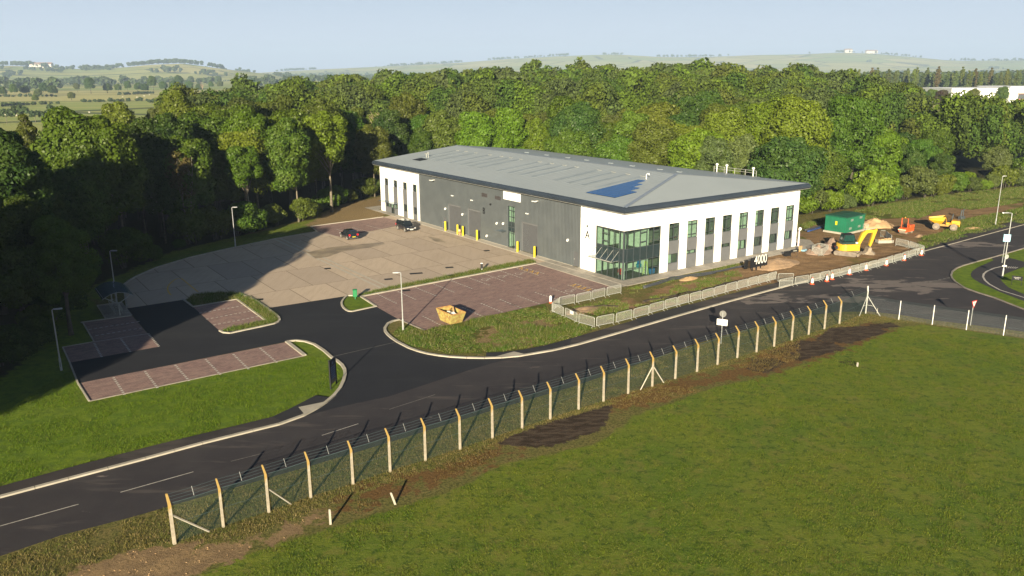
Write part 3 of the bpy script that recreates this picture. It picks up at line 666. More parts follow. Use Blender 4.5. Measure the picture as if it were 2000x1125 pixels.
for q0, q1 in (((65, 170, 350, 262), (125, 150, 440, 243)), ((765, 400, 1040, 490), (865, 380, 1160, 470))):
    for k in range(4):
        f0 = .12 + k * .24; f1 = f0 + .12
        A0 = (q0[0] + (q0[2] - q0[0]) * f0, q0[1] + (q0[3] - q0[1]) * f0); B0 = (q1[0] + (q1[2] - q1[0]) * (f0 - .06), q1[1] + (q1[3] - q1[1]) * (f0 - .06))
        A1 = (q0[0] + (q0[2] - q0[0]) * f1, q0[1] + (q0[3] - q0[1]) * f1)
        seg(my, P(*z6(*A0)), P(*z6(*B0)), .11); seg(my, P(*z6(*A1)), P(*z6(*B0)), .11)
z1c = lambda x, y: (150 + x / 6.248, 460 + y / 6.248)
cv = [(1150, 728), (1125, 700), (1108, 665), (1110, 630), (1128, 600), (1155, 572), (1190, 545), (1225, 527), (1268, 524)]
for a, b in zip(cv, cv[1:]): seg(my, P(*z1c(*a)), P(*z1c(*b)), .15)
seg(my, P(*z1c(1278, 526)), P(*z1c(1480, 690)), .15)
tag(my.build('yellow_markings', yline_m), kind='structure')
mf = MB()
for a, b in (((450.8, 901.5), (514, 885.6)), ((760, 800), (850, 771)), ((640, 699), (775, 668)), ((1780, 559), (1858, 543))): seg(mf, P(*a), P(*b), .09)
for k in range(5): seg(mf, P(1815 + k * 9, 551 - k * 2), P(1820 + k * 9, 550 - k * 2), .2)
tag(mf.build('worn_markings', faint_m), kind='structure')
# pale worn scars where the side road meets the main road
scar_m = tarmac('scarred_tarmac', (.145, .125, .115), (.115, .10, .095), (.065, .058, .058), .7, .8, .5, .58)
for pts in ([(1720, 541), (1760, 533), (1790, 530), (1812, 530), (1800, 541), (1815, 548), (1790, 548), (1775, 537), (1745, 540), (1730, 545)], [(1730, 570), (1765, 565), (1800, 570), (1822, 580), (1790, 573), (1760, 576)],
            [(1740, 549), (1760, 546), (1782, 550), (1765, 553)], [(1400, 600), (1470, 581), (1560, 566), (1640, 553), (1690, 545), (1640, 560), (1580, 580), (1500, 592), (1430, 603), (1410, 606)],
            [(1750, 587), (1800, 590), (1780, 593)], [(1640, 520 + 20), (1700, 533), (1712, 538), (1660, 545)]):
    pass
# ------------------------------------------------------------------ the building
bld = empty('industrial_building', (AX, AY, 0), BA, label='large grey and white industrial unit with shallow hipped grey roof and three lettered bays', cat='building')
LT, LS, WH = 66.2, 34.4, 8.45          # front length, side depth, wall height
ffront = lambda a, z, d: (d, a, z)      # front facade: plane X=0, outward -X, a runs along +Y
fside = lambda a, z, d: (a, d, z)       # side facade: plane Y=0, outward -Y
def facade(mb, a0, a1, z0, z1, holes, fn, dep=.22, flip=False):
    As = sorted({a0, a1} | {h[0] for h in holes} | {h[1] for h in holes}); Zs = sorted({z0, z1} | {h[2] for h in holes} | {h[3] for h in holes})
    As = [a for a in As if a0 <= a <= a1]; Zs = [z for z in Zs if z0 <= z <= z1]
    def fc(p):
        mb.face(p[::-1] if flip else p)
    for i in range(len(As) - 1):
        for j in range(len(Zs) - 1):
            am, zm = (As[i] + As[i + 1]) / 2, (Zs[j] + Zs[j + 1]) / 2
            if any(h[0] < am < h[1] and h[2] < zm < h[3] for h in holes): continue
            fc([fn(As[i], Zs[j], 0), fn(As[i + 1], Zs[j], 0), fn(As[i + 1], Zs[j + 1], 0), fn(As[i], Zs[j + 1], 0)])
    for h in holes:
        for (p, q) in (((h[0], h[2]), (h[0], h[3])), ((h[1], h[3]), (h[1], h[2])), ((h[0], h[3]), (h[1], h[3])), ((h[1], h[2]), (h[0], h[2]))):
            if p[1] == q[1] == 0: continue
            fc([fn(p[0], p[1], 0), fn(p[0], p[1], dep), fn(q[0], q[1], dep), fn(q[0], q[1], 0)])
SIDEC = [(7.78 + 3.386 * k, 7.78 + 3.386 * k + 2.0) for k in range(8)]
CCOL = [(62.95, 64.6), (59.4, 61.05), (55.75, 57.4), (52.15, 53.8)]
gl_f, gl_s, gl_h = 5.1, 6.28, 6.22
mb = MB()
facade(mb, gl_s, LS, 0, WH, [(a, b, 0, 6.28) for a, b in SIDEC], fside, .26)
facade(mb, 0, gl_s, gl_h, WH, [], fside)
facade(mb, 0, gl_f, gl_h, WH, [], ffront, flip=True); facade(mb, gl_f, 8.1, 0, WH, [], ffront, flip=True)
CH = [(a, b, 2.06 if k == 1 else (2.06 if k == 0 else 0), 6.28) for k, (a, b) in enumerate(CCOL)] + [(59.4, 64.6, 0, 2.06)]
mb2 = MB(); facade(mb2, 51.3, LT, 0, WH, CH, ffront, .26, flip=True); mb2.build('white_wall', white_clad, bld)
# reveals at the ends of the corner glazing
mb.face([(gl_s, 0, 0), (gl_s, .2, 0), (gl_s, .2, gl_h), (gl_s, 0, gl_h)]); mb.face([(0, gl_f, 0), (0, gl_f, gl_h), (.2, gl_f, gl_h), (.2, gl_f, 0)])
mb.face([(0, 0, gl_h), (gl_s, 0, gl_h), (gl_s, .25, gl_h), (.25, .25, gl_h), (.25, gl_f, gl_h), (0, gl_f, gl_h)])
mb.build('white_wall', white_clad, bld)
DOORS = [(17.45, 21.5, 4.4), (32.05, 35.95, 4.4), (37.75, 41.9, 4.4)]; PED = [(42.35, 43.65, 1.98), (8.55, 9.75, 2.1)]
TW = (23.0, 24.85, 6.22)
mb = MB(); facade(mb, 8.1, 51.3, 0, WH, [(a, b, 0, h) for a, b, h in DOORS + PED + [TW]], ffront, .35, flip=True)
mb.build('grey_wall', clad_m, bld)
mb = MB()
mb.face([(0, LT, 0), (LS, LT, 0), (LS, LT, WH), (LS / 2, LT, WH + 1.78), (0, LT, WH)][::-1]); mb.face([(LS, 0, 0), (LS, LT, 0), (LS, LT, WH), (LS, 0, WH)])
mb.build('rear_wall', infill, bld)
# plinth strip of pale concrete
mb = MB()
facade(mb, 8.1, 51.3, 0, .10, [(a, b, 0, .2) for a, b, h in DOORS + PED + [TW]], lambda a, z, d: (d - .02, a, z), .02, flip=True); mb.build('plinth', conc_m, bld)
# roof: front, hip and back planes with the curved eaves
ZE, ZR, OV = 9.30, 11.15, .75
R0 = (-OV, -OV); mb = MB()
ap = (17.2, 8.0, ZR); gr = (17.2, LT + OV, ZR)
mb.face([(-OV, -OV, ZE), ap, gr, (-OV, LT + OV, ZE)]); mb.face([(-OV, -OV, ZE), (LS + OV, -OV, ZE), ap]); mb.face([(LS + OV, -OV, ZE), (LS + OV, LT + OV, ZE), gr, ap])
roof = mb.build('roof', roof_m, bld)
mb = MB()
for a, b, w in (((-OV, -OV, ZE), ap, .28), ((LS + OV, -OV, ZE), ap, .2), (ap, gr, .22)):
    a = Vector(a); b = Vector(b); d = (b - a).normalized(); n = d.cross(Vector((0, 0, 1))).normalized() * w
    mb.raw([a - n + Vector((0, 0, .01)), a + Vector((0, 0, .05)), a + n + Vector((0, 0, .01)), b - n + Vector((0, 0, .01)), b + Vector((0, 0, .05)), b + n + Vector((0, 0, .01))], [(0, 1, 4, 3), (1, 2, 5, 4)])
mb.build('ridge_flashing', mat('flashing', (.25, .29, .35), rough=.35, metal=.2), roof)
def roof_z(s): return ZE + (s + OV) / (17.2 + OV) * (ZR - ZE)
seam = MB()
for k in range(1, 68):
    t = k * 1.0 - .2; s1 = 17.0
    if t < 8: s1 = max(-OV, (t + OV) / (8 + OV) * (17.2 + OV) - OV)
    seam.raw([(-OV + .05, t, roof_z(-OV) + .004), (-OV + .05, t + .05, roof_z(-OV) + .02), (-OV + .05, t + .1, roof_z(-OV) + .004), (s1, t, roof_z(s1) + .004), (s1, t + .05, roof_z(s1) + .02), (s1, t + .1, roof_z(s1) + .004)], [(0, 1, 4, 3), (1, 2, 5, 4)])
seam.build('standing_seams', roof_m, roof)
prof = [(0.0, WH - .02), (.62, WH), (.90, WH + .10), (1.02, WH + .32), (1.0, WH + .55), (.88, WH + .74), (OV - .02, ZE + .03), (OV - .25, ZE + .0)]
def rings(pf):
    out = []
    for cs, ct, ds, dt, dz in ((0, 0, -1, -1, 0), (LS, 0, 1, -1, 0), (LS, LT, 1, 1, 0), (LS / 2, LT, 0, 1, ZR - ZE), (0, LT, -1, 1, 0)):
        out.append([(cs + ds * o, ct + dt * o, z + dz) for o, z in pf])
    out.append(out[0]); return out
MB().loft(rings(prof[1:]), cap=False, closed=False).build('curved_eaves', fascia_m, roof)
MB().loft(rings(prof[:2]), cap=False, closed=False).build('soffit', soffit_m, roof)
MB().loft(rings([(.885, WH + .085), (.93, WH + .13), (.955, WH + .17)]), cap=False, closed=False).build('gutter_lip', galv, roof)
# rooflights, caps, hatch, vents
rl_m = mat('rooflight', (.262, .30, .325), rough=.4, scale=.5); k1 = [60.68, 57.65, 54.2, 49.62, 46.04, 43.21, 40.22, 34.93, 31.75, 28.54, 25.53, 20.23, 17.1, 14.07, 11.09]
for t in k1:
    s0, s1 = 5.0, 13.4; m_ = MB(); w = .55
    m_.raw([(s0, t - w, roof_z(s0) + .01), (s1, t - w, roof_z(s1) + .01), (s1, t + w, roof_z(s1) + .01), (s0, t + w, roof_z(s0) + .01), (s0, t - w, roof_z(s0) + .028), (s1, t - w, roof_z(s1) + .028), (s1, t + w, roof_z(s1) + .028), (s0, t + w, roof_z(s0) + .028)],
           [(4, 7, 6, 5)[::-1], (0, 1, 5, 4), (1, 2, 6, 5), (2, 3, 7, 6), (3, 0, 4, 7)])
    r_ = m_.build('rooflight', rl_m, roof)
    MB().box(13.5, 13.8, t - .35, t + .35, roof_z(13.5) + .01, roof_z(13.8) + .05).build('cap', galv, r_)
for t in (12, 16, 22, 27, 33, 38, 44, 50):
    z_ = roof_z(17.2) - (22 - 17.2) * .1; MB().box(21.8, 22.2, t - .4, t + .4, z_, z_ + .10).build('vent_cap', MATS['rooflight'], roof)
hz_ = roof_z(4.4)
m_ = MB(); m_.raw([(3.5, 57.1, roof_z(3.5) + .03), (5.4, 57.1, roof_z(5.4) + .03), (5.4, 60.0, roof_z(5.4) + .03), (3.5, 60.0, roof_z(3.5) + .03)], [(0, 1, 2, 3)[::-1]]); m_.build('roof_hatch', black_p, roof)
m_ = MB(); m_.path([(6.3, 58.9, roof_z(6.3)), (6.3, 58.9, roof_z(6.3) + .9), (6.1, 58.6, roof_z(6.3) + 1.0)], .05, 6); m_.path([(6.3, 59.6, roof_z(6.3)), (6.3, 59.6, roof_z(6.3) + .7)], .05, 6); m_.box(6.1, 6.5, 59.4, 59.8, roof_z(6.3) + .6, roof_z(6.3) + .75); m_.build('roof_vent', galv, roof)
m_ = MB(); m_.path([(12.5, 9.2, roof_z(12.5)), (12.5, 9.2, roof_z(12.5) + .6), (12.5, 9.0, roof_z(12.5) + .8), (12.5, 8.75, roof_z(12.5) + .8), (12.5, 8.65, roof_z(12.5) + .6)], .07, 8); m_.build('roof_vent', white_p, roof)
# solar array: four stepped rows, each module its own part
pv_m = mat('solar_cells', (.018, .075, .24), (.014, .06, .20), rough=.15, spec=.7, scale=2)
rows = [(4.15, 9.7), (5.45, 9.75), (6.75, 9.8), (8.0, 9.85)]
ss = [(2.2, 5.95), (2.2, 7.8), (2.2, 9.5), (2.2, 11.3)]
arr = MB().raw([(2.1, 4.1, roof_z(2.1) + .04), (5.9, 4.1, roof_z(5.9) + .04), (5.9, 9.8, roof_z(5.9) + .04), (2.1, 9.8, roof_z(2.1) + .04)], [(0, 1, 2, 3)[::-1]]).build('solar_array', fascia_m, bld)
for r_i in range(4):
    t0 = 4.15 + r_i * 1.38; t1 = t0 + 1.36; smax = ss[r_i][1]; n_ = int(round((smax - 2.15) / .92))
    for k in range(n_):
        a_ = 2.2 + k * .925; b_ = a_ + .90
        m_ = MB(); m_.raw([(a_, t0, roof_z(a_) + .06), (b_, t0, roof_z(b_) + .06), (b_, t1, roof_z(b_) + .06), (a_, t1, roof_z(a_) + .06), (a_, t0, roof_z(a_) + .11), (b_, t0, roof_z(b_) + .11), (b_, t1, roof_z(b_) + .11), (a_, t1, roof_z(a_) + .11)], [(4, 5, 6, 7), (0, 1, 5, 4), (1, 2, 6, 5), (2, 3, 7, 6), (3, 0, 4, 7)])
        m_.build('solar_panel', pv_m, arr)
# guard rail and flues behind the rear eaves
m_ = MB(); zb = ZE + .05; zr = zb + .75
for t in (9.2, 11.3, 13.4, 15.5, 17.6): m_.tube((36.0, t, zb - .3), (36.0, t, zr), .045, n=6)
for z_ in (zr, zb + .38): m_.tube((36.0, 9.2, z_), (36.0, 17.6, z_), .035, n=6)
m_.box(34.9, 36.6, 9.0, 17.8, zb - .32, zb - .2); m_.build('guard_rail', galv, roof)
for t in (9.4, 14.6, 16.6):
    m_ = MB(); m_.tube((35.5, t, zb - .3), (35.5, t, zb + 1.0), .09, n=8); m_.ball((35.5, t, zb + 1.15), .24, 10, 6, sz=.85); m_.build('flue', white_p, roof)
# windows
def window(a0, a1, z0, z1, fn, mull, trans, flip, name='window', fr=.055, dep=.19):
    m_ = MB()
    def bar(p0, p1, q0, q1):
        A = fn(p0, q0, dep - .05); B_ = fn(p1, q1, dep + .04)
        m_.box(min(A[0], B_[0]), max(A[0], B_[0]), min(A[1], B_[1]), max(A[1], B_[1]), min(A[2], B_[2]), max(A[2], B_[2]))
    bar(a0, a0 + fr, z0, z1); bar(a1 - fr, a1, z0, z1); bar(a0 + fr, a1 - fr, z0, z0 + fr); bar(a0 + fr, a1 - fr, z1 - fr, z1)
    for f in mull: x = a0 + (a1 - a0) * f; bar(x - fr / 2, x + fr / 2, z0 + fr, z1 - fr)
    for f in trans: y = z0 + (z1 - z0) * f; bar(a0 + fr, a1 - fr, y - fr / 2, y + fr / 2)
    w_ = m_.build(name, frame_m, bld)
    g_ = MB(); pts = [fn(a0, z0, dep), fn(a1, z0, dep), fn(a1, z1, dep), fn(a0, z1, dep)]
    g_.face(pts[::-1] if flip else pts); g_.build('pane', glass_m, w_)
    return w_
def panel(a0, a1, z0, z1, fn, dep=.05, holes=(), flip=False, m=infill, name='infill_panel'):
    m_ = MB(); facade(m_, a0, a1, z0, z1, list(holes), lambda a, z, d: fn(a, z, dep + d), .14, flip); return m_.build(name, m, bld)
LOW = [(1.04, 2.28), (1.86, 2.36), (1.86, 2.36), (1.86, 2.38), (1.16, 2.42), (1.14, 2.50), (1.14, 2.50), (1.30, 2.56)]
for k, (a, b) in enumerate(SIDEC):
    window(a, b, 4.0, 6.28, fside, (.5,), (.2, .78), False)
    l0, l1 = LOW[k]; p0, p1 = a + .05, b - .13
    panel(a, b, 0, 4.0, fside, .05, [(p0, p1, l0, l1)])
    window(p0, p1, l0, l1, fside, (.45,) if k < 5 else (.25, .5, .75), (), False)
for k, (a, b) in enumerate(CCOL):
    window(a, b, 5.02, 6.28, ffront, (.5,), (), True)
    if k < 2: panel(a, b, 2.06, 5.02, ffront, .05, (), True)
    elif k == 2: panel(a, b, 0, 5.02, ffront, .05, [(a + .1, b - .05, 1.08, 2.35)], True); window(a + .1, b - .05, 1.08, 2.35, ffront, (.5,), (), True)
    else:
        panel(a, b, 0, 5.02, ffront, .05, [(a + .1, b - .05, 1.06, 2.29)], True)
        m_ = MB()
        for j in range(9): m_.box(.12, .20, a + .1, b - .05, 1.1 + j * .13, 1.16 + j * .13)
        m_.build('louvre', frame_m, bld)
panel(59.4, 64.6, 0, 2.06, ffront, .05, [(61.0, 62.35, 0, 2.0), (59.5, 60.95, 1.05, 2.0), (62.4, 64.4, 1.05, 2.0)], True)
window(59.5, 60.95, 1.05, 2.0, ffront, (.5,), (), True); window(62.4, 64.4, 1.05, 2.0, ffront, (.33, .66), (), True)
window(61.0, 62.35, 0.0, 2.0, ffront, (.5,), (.5,), True, name='entrance_door')
m_ = MB(); m_.box(-1.1, 0, 59.2, 65.0, 2.12, 2.2); m_.build('door_canopy', canopy_g, bld)
# tall window and its door
window(TW[0], TW[1], 3.85, 6.22, ffront, (.52,), (.33, .72), True); panel(TW[0], TW[1], 2.45, 3.85, ffront, .17, (), True, spand_m, 'spandrel')
window(TW[0], TW[1], 0.05, 2.45, ffront, (.52,), (.9,), True, name='entrance_door')
m_ = MB()
for z_ in (3.1,): m_.box(.14, .20, TW[0], TW[1], z_, z_ + .06)
m_.box(.13, .2, 23.95, 24.0, 2.45, 3.85); m_.build('mullion', frame_m, bld)
# roller doors with ribbed curtains
for a, b, h in DOORS:
    m_ = MB(); n_ = 44
    for j in range(n_):
        z0 = j * h / n_; z1 = (j + 1) * h / n_ - .004; m_.raw([(.30, a, z0), (.27, a, (z0 + z1) / 2), (.30, a, z1), (.30, b, z0), (.27, b, (z0 + z1) / 2), (.30, b, z1)], [(0, 1, 4, 3)[::-1], (1, 2, 5, 4)[::-1]])
    d_ = m_.build('roller_door', door_m, bld)
    m_ = MB(); m_.box(.18, .30, a, a + .12, 0, h); m_.box(.18, .30, b - .12, b, 0, h); m_.box(.1, .30, a + .12, b - .12, h - .25, h); m_.build('guide', infill, d_)
for a, b, h in PED:
    m_ = MB(); m_.box(.2, .24, a, b, 0.05, h); d_ = m_.build('fire_door', door_m, bld); MB().box(.15, .2, b - .25, b - .1, .95, 1.05).build('handle', galv, d_)
# corner curtain wall
m_ = MB(); cw = .06
for t in (0.75, 1.78, 2.87, 3.93, gl_f - .04): m_.box(-.03, .10, t - cw / 2, t + cw / 2, .02, gl_h - .01)
for s in (.58, 1.69, 2.80, 3.92, 5.05, gl_s - .05): m_.box(s - cw / 2, s + cw / 2, -.03, .10, .02, gl_h - .01)
m_.box(-.04, .10, -.04, .10, .02, gl_h - .01)
for z_ in (.05, 2.27, 3.93, gl_h - .07): m_.box(-.02, .08, .11, gl_f - .07, z_ - .03, z_ + .03); m_.box(.11, gl_s - .08, -.02, .08, z_ - .03, z_ + .03)
for s0, s1 in ((5.08, 6.2), (2.83, 3.89)):
    for z_ in (4.55, 5.75): m_.box(s0, s1, -.02, .08, z_ - .04, z_ + .04)
for t0, t1 in ((2.9, 3.9),):
    for z_ in (4.55, 5.5): m_.box(-.02, .08, t0, t1, z_ - .04, z_ + .04)
m_.box(5.08, 6.2, -.02, .08, 1.0, 1.08)
cwf = m_.build('curtain_wall', frame_m, bld)
g_ = MB()
for z0, z1 in ((.05, 2.27), (3.93, gl_h - .05)): g_.face([(.03, 0, z0), (gl_s, 0, z0), (gl_s, 0, z1), (.03, 0, z1)]); g_.face([(0, .03, z0), (0, .03, z1), (0, gl_f, z1), (0, gl_f, z0)])
g_.build('glazing', glass_m, cwf)
g_ = MB(); g_.face([(.03, 0, 2.27), (gl_s, 0, 2.27), (gl_s, 0, 3.93), (.03, 0, 3.93)]); g_.face([(0, .03, 2.27), (0, .03, 3.93), (0, gl_f, 3.93), (0, gl_f, 2.27)]); g_.build('spandrel', spand_m, cwf)
m_ = MB(); m_.box(.16, .42, .16, .42, .02, 2.3); m_.build('corner_column', white_p, bld)
m_ = MB(); m_.box(-1.35, -.05, .7, 5.2, 2.42, 2.46); cg = m_.build('glass_canopy', canopy_g, bld)
m_ = MB()
for t in (.85, 1.85, 2.95, 4.0, 5.0): m_.tube((-1.2, t, 2.46), (-.04, t, 3.55), .025, n=6); m_.box(-1.35, -.05, t - .025, t + .025, 2.35, 2.42)
m_.box(-1.38, -1.33, .7, 5.2, 2.36, 2.47); m_.build('tie_rods', galv, cg)
# rooms seen through the glass
m_ = MB()
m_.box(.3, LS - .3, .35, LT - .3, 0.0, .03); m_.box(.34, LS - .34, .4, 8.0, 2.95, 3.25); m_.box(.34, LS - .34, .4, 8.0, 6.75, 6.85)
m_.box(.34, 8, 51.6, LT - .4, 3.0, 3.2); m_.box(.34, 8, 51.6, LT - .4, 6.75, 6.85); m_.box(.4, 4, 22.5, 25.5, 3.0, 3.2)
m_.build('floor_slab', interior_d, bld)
m_ = MB(); md_ = MB()  # md_ holds partitions coloured darker to imitate dim rooms
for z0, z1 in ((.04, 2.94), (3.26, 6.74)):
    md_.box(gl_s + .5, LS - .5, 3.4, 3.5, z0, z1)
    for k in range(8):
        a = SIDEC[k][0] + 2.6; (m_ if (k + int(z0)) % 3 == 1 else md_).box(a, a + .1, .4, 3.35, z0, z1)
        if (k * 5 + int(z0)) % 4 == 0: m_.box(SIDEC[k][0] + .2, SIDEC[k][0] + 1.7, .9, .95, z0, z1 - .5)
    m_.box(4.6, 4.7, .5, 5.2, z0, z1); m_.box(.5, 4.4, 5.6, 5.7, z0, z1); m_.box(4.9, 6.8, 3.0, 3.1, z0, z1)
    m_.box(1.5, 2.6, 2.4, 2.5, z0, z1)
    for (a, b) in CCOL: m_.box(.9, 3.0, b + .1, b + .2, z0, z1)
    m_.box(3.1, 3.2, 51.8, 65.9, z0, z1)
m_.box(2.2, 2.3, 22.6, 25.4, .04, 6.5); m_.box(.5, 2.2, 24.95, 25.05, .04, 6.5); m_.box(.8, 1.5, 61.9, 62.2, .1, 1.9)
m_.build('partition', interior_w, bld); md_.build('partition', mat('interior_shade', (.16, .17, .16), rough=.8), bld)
# lettering and fittings
def text_mesh(txt, size, ext=.0, m=black_p, sx=1.0, off=0.0, align='CENTER'):
    cu = bpy.data.curves.new('t', 'FONT'); cu.body = txt; cu.size = size; cu.extrude = ext; cu.offset = off; cu.align_x = align; cu.align_y = 'BOTTOM'; cu.resolution_u = 3
    ob = bpy.data.objects.new('t', cu); COL.objects.link(ob); bpy.context.view_layer.update()
    me_ = bpy.data.meshes.new_from_object(ob.evaluated_get(bpy.context.evaluated_depsgraph_get())); bpy.data.objects.remove(ob); bpy.data.curves.remove(cu)
    if sx != 1: me_.transform(Matrix.Diagonal((sx, 1, 1, 1)))
    me_.materials.clear(); me_.materials.append(m); return me_
def on_front(me_, name, t, z, d=-.03, parent=None):
    o = link(name, me_, parent=parent or bld); o.matrix_local = Matrix(((0, 0, -1, d), (-1, 0, 0, t), (0, 1, 0, z), (0, 0, 0, 1))); return o
on_front(text_mesh('A', 1.5, .02, sx=.9), 'letter', 6.78, 3.92); on_front(text_mesh('B', 1.40, .02, sx=.85), 'letter', 31.0, 3.88, -.06)
on_front(text_mesh('C', 1.45, .02, m=frame_m, off=-.022, sx=1.0), 'letter', 58.25, 4.05)
m_ = MB()
for k in range(9): m_.box(-.03, -.01, 61.75 + k * .30, 61.95 + k * .30, 7.70, 7.70 + (.26, .17, .17, .24, .17, .24, .17, .17, .24)[k])
m_.box(-.03, -.01, 61.3, 61.5, 7.9, 8.15); m_.build('faded_logo', mat('logo_blue', (.55, .56, .68), rough=.5), bld)
m_ = MB(); m_.box(-.06, -.02, 21.46, 25.74, 7.08, 8.38); m_.build('sign_panel', white_clad, bld)
for a, b in ((30.05, 31.56), (26.46, 27.96)):
    m_ = MB(); m_.box(-.03, -.0, a, b, 6.76, 7.3)
    for j in range(7): m_.box(-.07, -.03, a + .04, b - .04, 6.79 + j * .072, 6.83 + j * .072)
    m_.build('wall_louvre', soffit_m, bld)
def front_tz(px, py):
    c = np.array([0, 0, H]); d = FW * F + RV * (px - CX) - UV * (py - CY); nrm = np.array([EV[0], EV[1], 0.]); o_ = np.array([AX, AY, 0])
    q = c + d * (((o_ - c) @ nrm) / (d @ nrm)) - o_; return float(q @ np.array([EU[0], EU[1], 0])), float(q[2])
for px, py in ((849, 351.5), (1051, 392.5)):
    t, z = front_tz(px, py); m_ = MB(); m_.path([(0, t, z), (-.55, t, z + .03)], .05, 6); m_.box(-.85, -.5, t - .38, t + .38, z - .05, z + .06); m_.build('floodlight', white_p, bld)
for px, py in ((884, 382), (1030, 417), (922, 391)):
    t, z = front_tz(px, py); m_ = MB(); m_.box(-.16, -.02, t - .28, t + .28, z - .07, z + .07); m_.build('bulkhead_light', white_p, bld)
for px, py in ((871, 408), (904.5, 419), (971.5, 436.5), (984, 437), (952, 461), (1110, 469.5)):
    t, z = front_tz(px, py); m_ = MB(); m_.ball((-.16, t, z), .17, 8, 6); m_.box(-.2, -.02, t - .1, t + .1, z + .05, z + .22); m_.build('security_camera', white_p, bld)
t, z = front_tz(959, 399); MB().ball((-.12, t, z), .16, 8, 6).build('alarm_bell', black_p, bld)
t, z = front_tz(1148.2, 441.5); MB().ball((-.1, t, z), .12, 8, 6, sz=1.5).build('alarm_bell', frame_m, bld)
t, z = front_tz(984, 452); m_ = MB(); m_.box(-1.1, -.05, t - .9, t + .6, 2.42, 2.46); m_.tube((-1.0, t - .3, 2.46), (-.05, t - .3, 3.0), .02, n=6); m_.build('door_canopy', canopy_g, bld)
m_ = MB(); m_.tube((.05, 0, 0), (.05, 0, 0), .01); 
for t_ in (51.3, 8.1): MB().box(-.04, .0, t_ - .04, t_ + .04, .1, WH - .02).build('corner_trim', white_clad, bld)
# loose things just inside the corner glazing
def inside(name, s, t, z, build, label, cat):
    r_ = empty(name, (*bl(s, t), z), BA, label=label, cat=cat); build(r_); return r_
def ladder(r_):
    m_ = MB()
    for y in (-.2, .2): m_.tube((-.0, y, 0), (.25, y * .8, 1.75), .035, n=6); m_.tube((.6, y, 0), (.3, y * .8, 1.75), .03, n=6)
    m_.build('rails', mat('lime_ladder', (.55, .62, .08), rough=.5), r_)
    for k in range(5): MB().box(.02 + k * .045, .16 + k * .045, -.2, .2, .3 + k * .3, .34 + k * .3).build('step', MATS['lime_ladder'], r_)
inside('step_ladder', 4.1, .5, .05, ladder, 'lime green step ladder standing behind the ground floor corner glazing', 'ladder')
bb = mat('blue_box', (.01, .14, .42), rough=.5)
def crate(r_):
    MB().cbox(0, .75, 0, .4, 0, .62).build('body', bb, r_); MB().box(-.02, .77, -.02, .42, .62, .66).build('lid', bb, r_)
inside('storage_box', 5.15, .35, .04, crate, 'blue box on the floor behind the right end of the corner glazing', 'box')
def crate2(r_): MB().cbox(0, .6, 0, .4, 0, .45).build('body', mat('teal_box', (.01, .22, .36), rough=.5), r_); MB().cbox(.1, .5, .05, .35, .46, .95).build('upper_tray', bb, r_)
inside('storage_box', 3.0, .45, 1.15, crate2, 'teal and blue box on a table behind the corner glazing', 'box')
def table(r_):
    MB().box(0, 3.0, 0, .8, 1.07, 1.1).build('table_top', white_p, r_)
    for x in (.1, 2.8):
        for y in (.1, .65): MB().box(x, x + .06, y, y + .06, 0, 1.07).build('leg', frame_m, r_)
inside('long_table', .85, .3, .04, table, 'long white table inside the ground floor corner room', 'table')
def chair(r_):
    MB().cbox(0, .6, 0, .5, .35, .5).build('seat', red_p, r_); MB().cbox(0, .6, .5, .6, .5, 1.0).build('backrest', red_p, r_)
    for x in (.05, .5): MB().box(x, x + .05, .05, .45, 0, .35).build('leg', frame_m, r_)
inside('lounge_chair', .9, 1.3, .04, chair, 'red lounge chair on the floor inside the glazed corner', 'chair')
# ------------------------------------------------------------------ lamps
def lamp(px, py, h, arm, ang, label, head=.7, world=None, group=None):
    x, y = (P(px, py)[:2] if world is None else world); r = .06
    o = empty('street_lamp', (x, y, 0), math.radians(ang), label=label, cat='lamp post', group=group or 'lamp posts')
    m_ = MB(); m_.path([(0, 0, 0), (0, 0, 1.1), (0, 0, 1.2), (0, 0, h)], [.10, .10, .065, .045], 10)
    if arm > 0: m_.path([(0, 0, h - .02), (arm * .3, 0, h + .03), (arm, 0, h + .06)], .035, 6)
    m_.build('pole', lamp_m, o); MB().box(-.02, .02, -.105, -.085, .35, .75).build('access_door', frame_m, o)
    hd = MB(); hd.loft([[(arm + a * head, s * w, h + .03 + dz) for s, dz in ((-1, 0), (1, 0), (.7, .09), (-.7, .09))] for a, w in ((0, .07), (.25, .14), (.8, .15), (1, .09))]); hd.build('lamp_head', lamp_m, o)
    return o
lamp(120, 723.5, 5.5, .1, 20, 'slim grey lamp post on the grass left of the parking bays in tree shade')
lamp(228, 590, 5.9, .1, 0, 'grey lamp post rising behind the vaulted bike shelter')
lamp(460, 482, 5.9, .1, 0, 'grey lamp post on the kerb at the back of the concrete yard below the wood')
lamp(787.5, 644.7, 5.9, .1, 185, 'pale lamp post on the grass beside the yellow skip')
RL = lamp(1957.3, 542.7, 8.1, .4, 178, 'tall lamp post with a blue sign on the grass island beside the cycle path', head=.8)
lamp(1944, 440, 8.1, .1, 10, 'tall thin lamp post on the verge beyond the road, right of the yellow dumper', head=.6)
rx, ry = RL.location[:2]
s_ = empty('cycle_sign', (rx - .18, ry - .03, 0), math.radians(-20), label='light blue square sign with a thin post strapped to the tall lamp post', cat='sign')
m_ = MB(); m_.box(-.38, .38, -.03, 0, 4.6, 5.5); m_.build('panel', skyblue_p, s_)
m_ = MB(); m_.box(-.2, .0, -.045, -.03, 5.05, 5.3); m_.box(.05, .22, -.045, -.03, 5.0, 5.12); m_.box(-.22, .2, -.045, -.03, 4.75, 4.83); m_.build('symbol', white_p, s_)
MB().path([(-.12, .02, 1.9), (-.12, .02, 4.6)], .04, 6).build('bracket', lamp_m, s_)
s_ = empty('round_sign', (rx + .05, ry + .1, 0), math.radians(10), label='small round grey sign plate seen from behind on the tall lamp post', cat='sign')
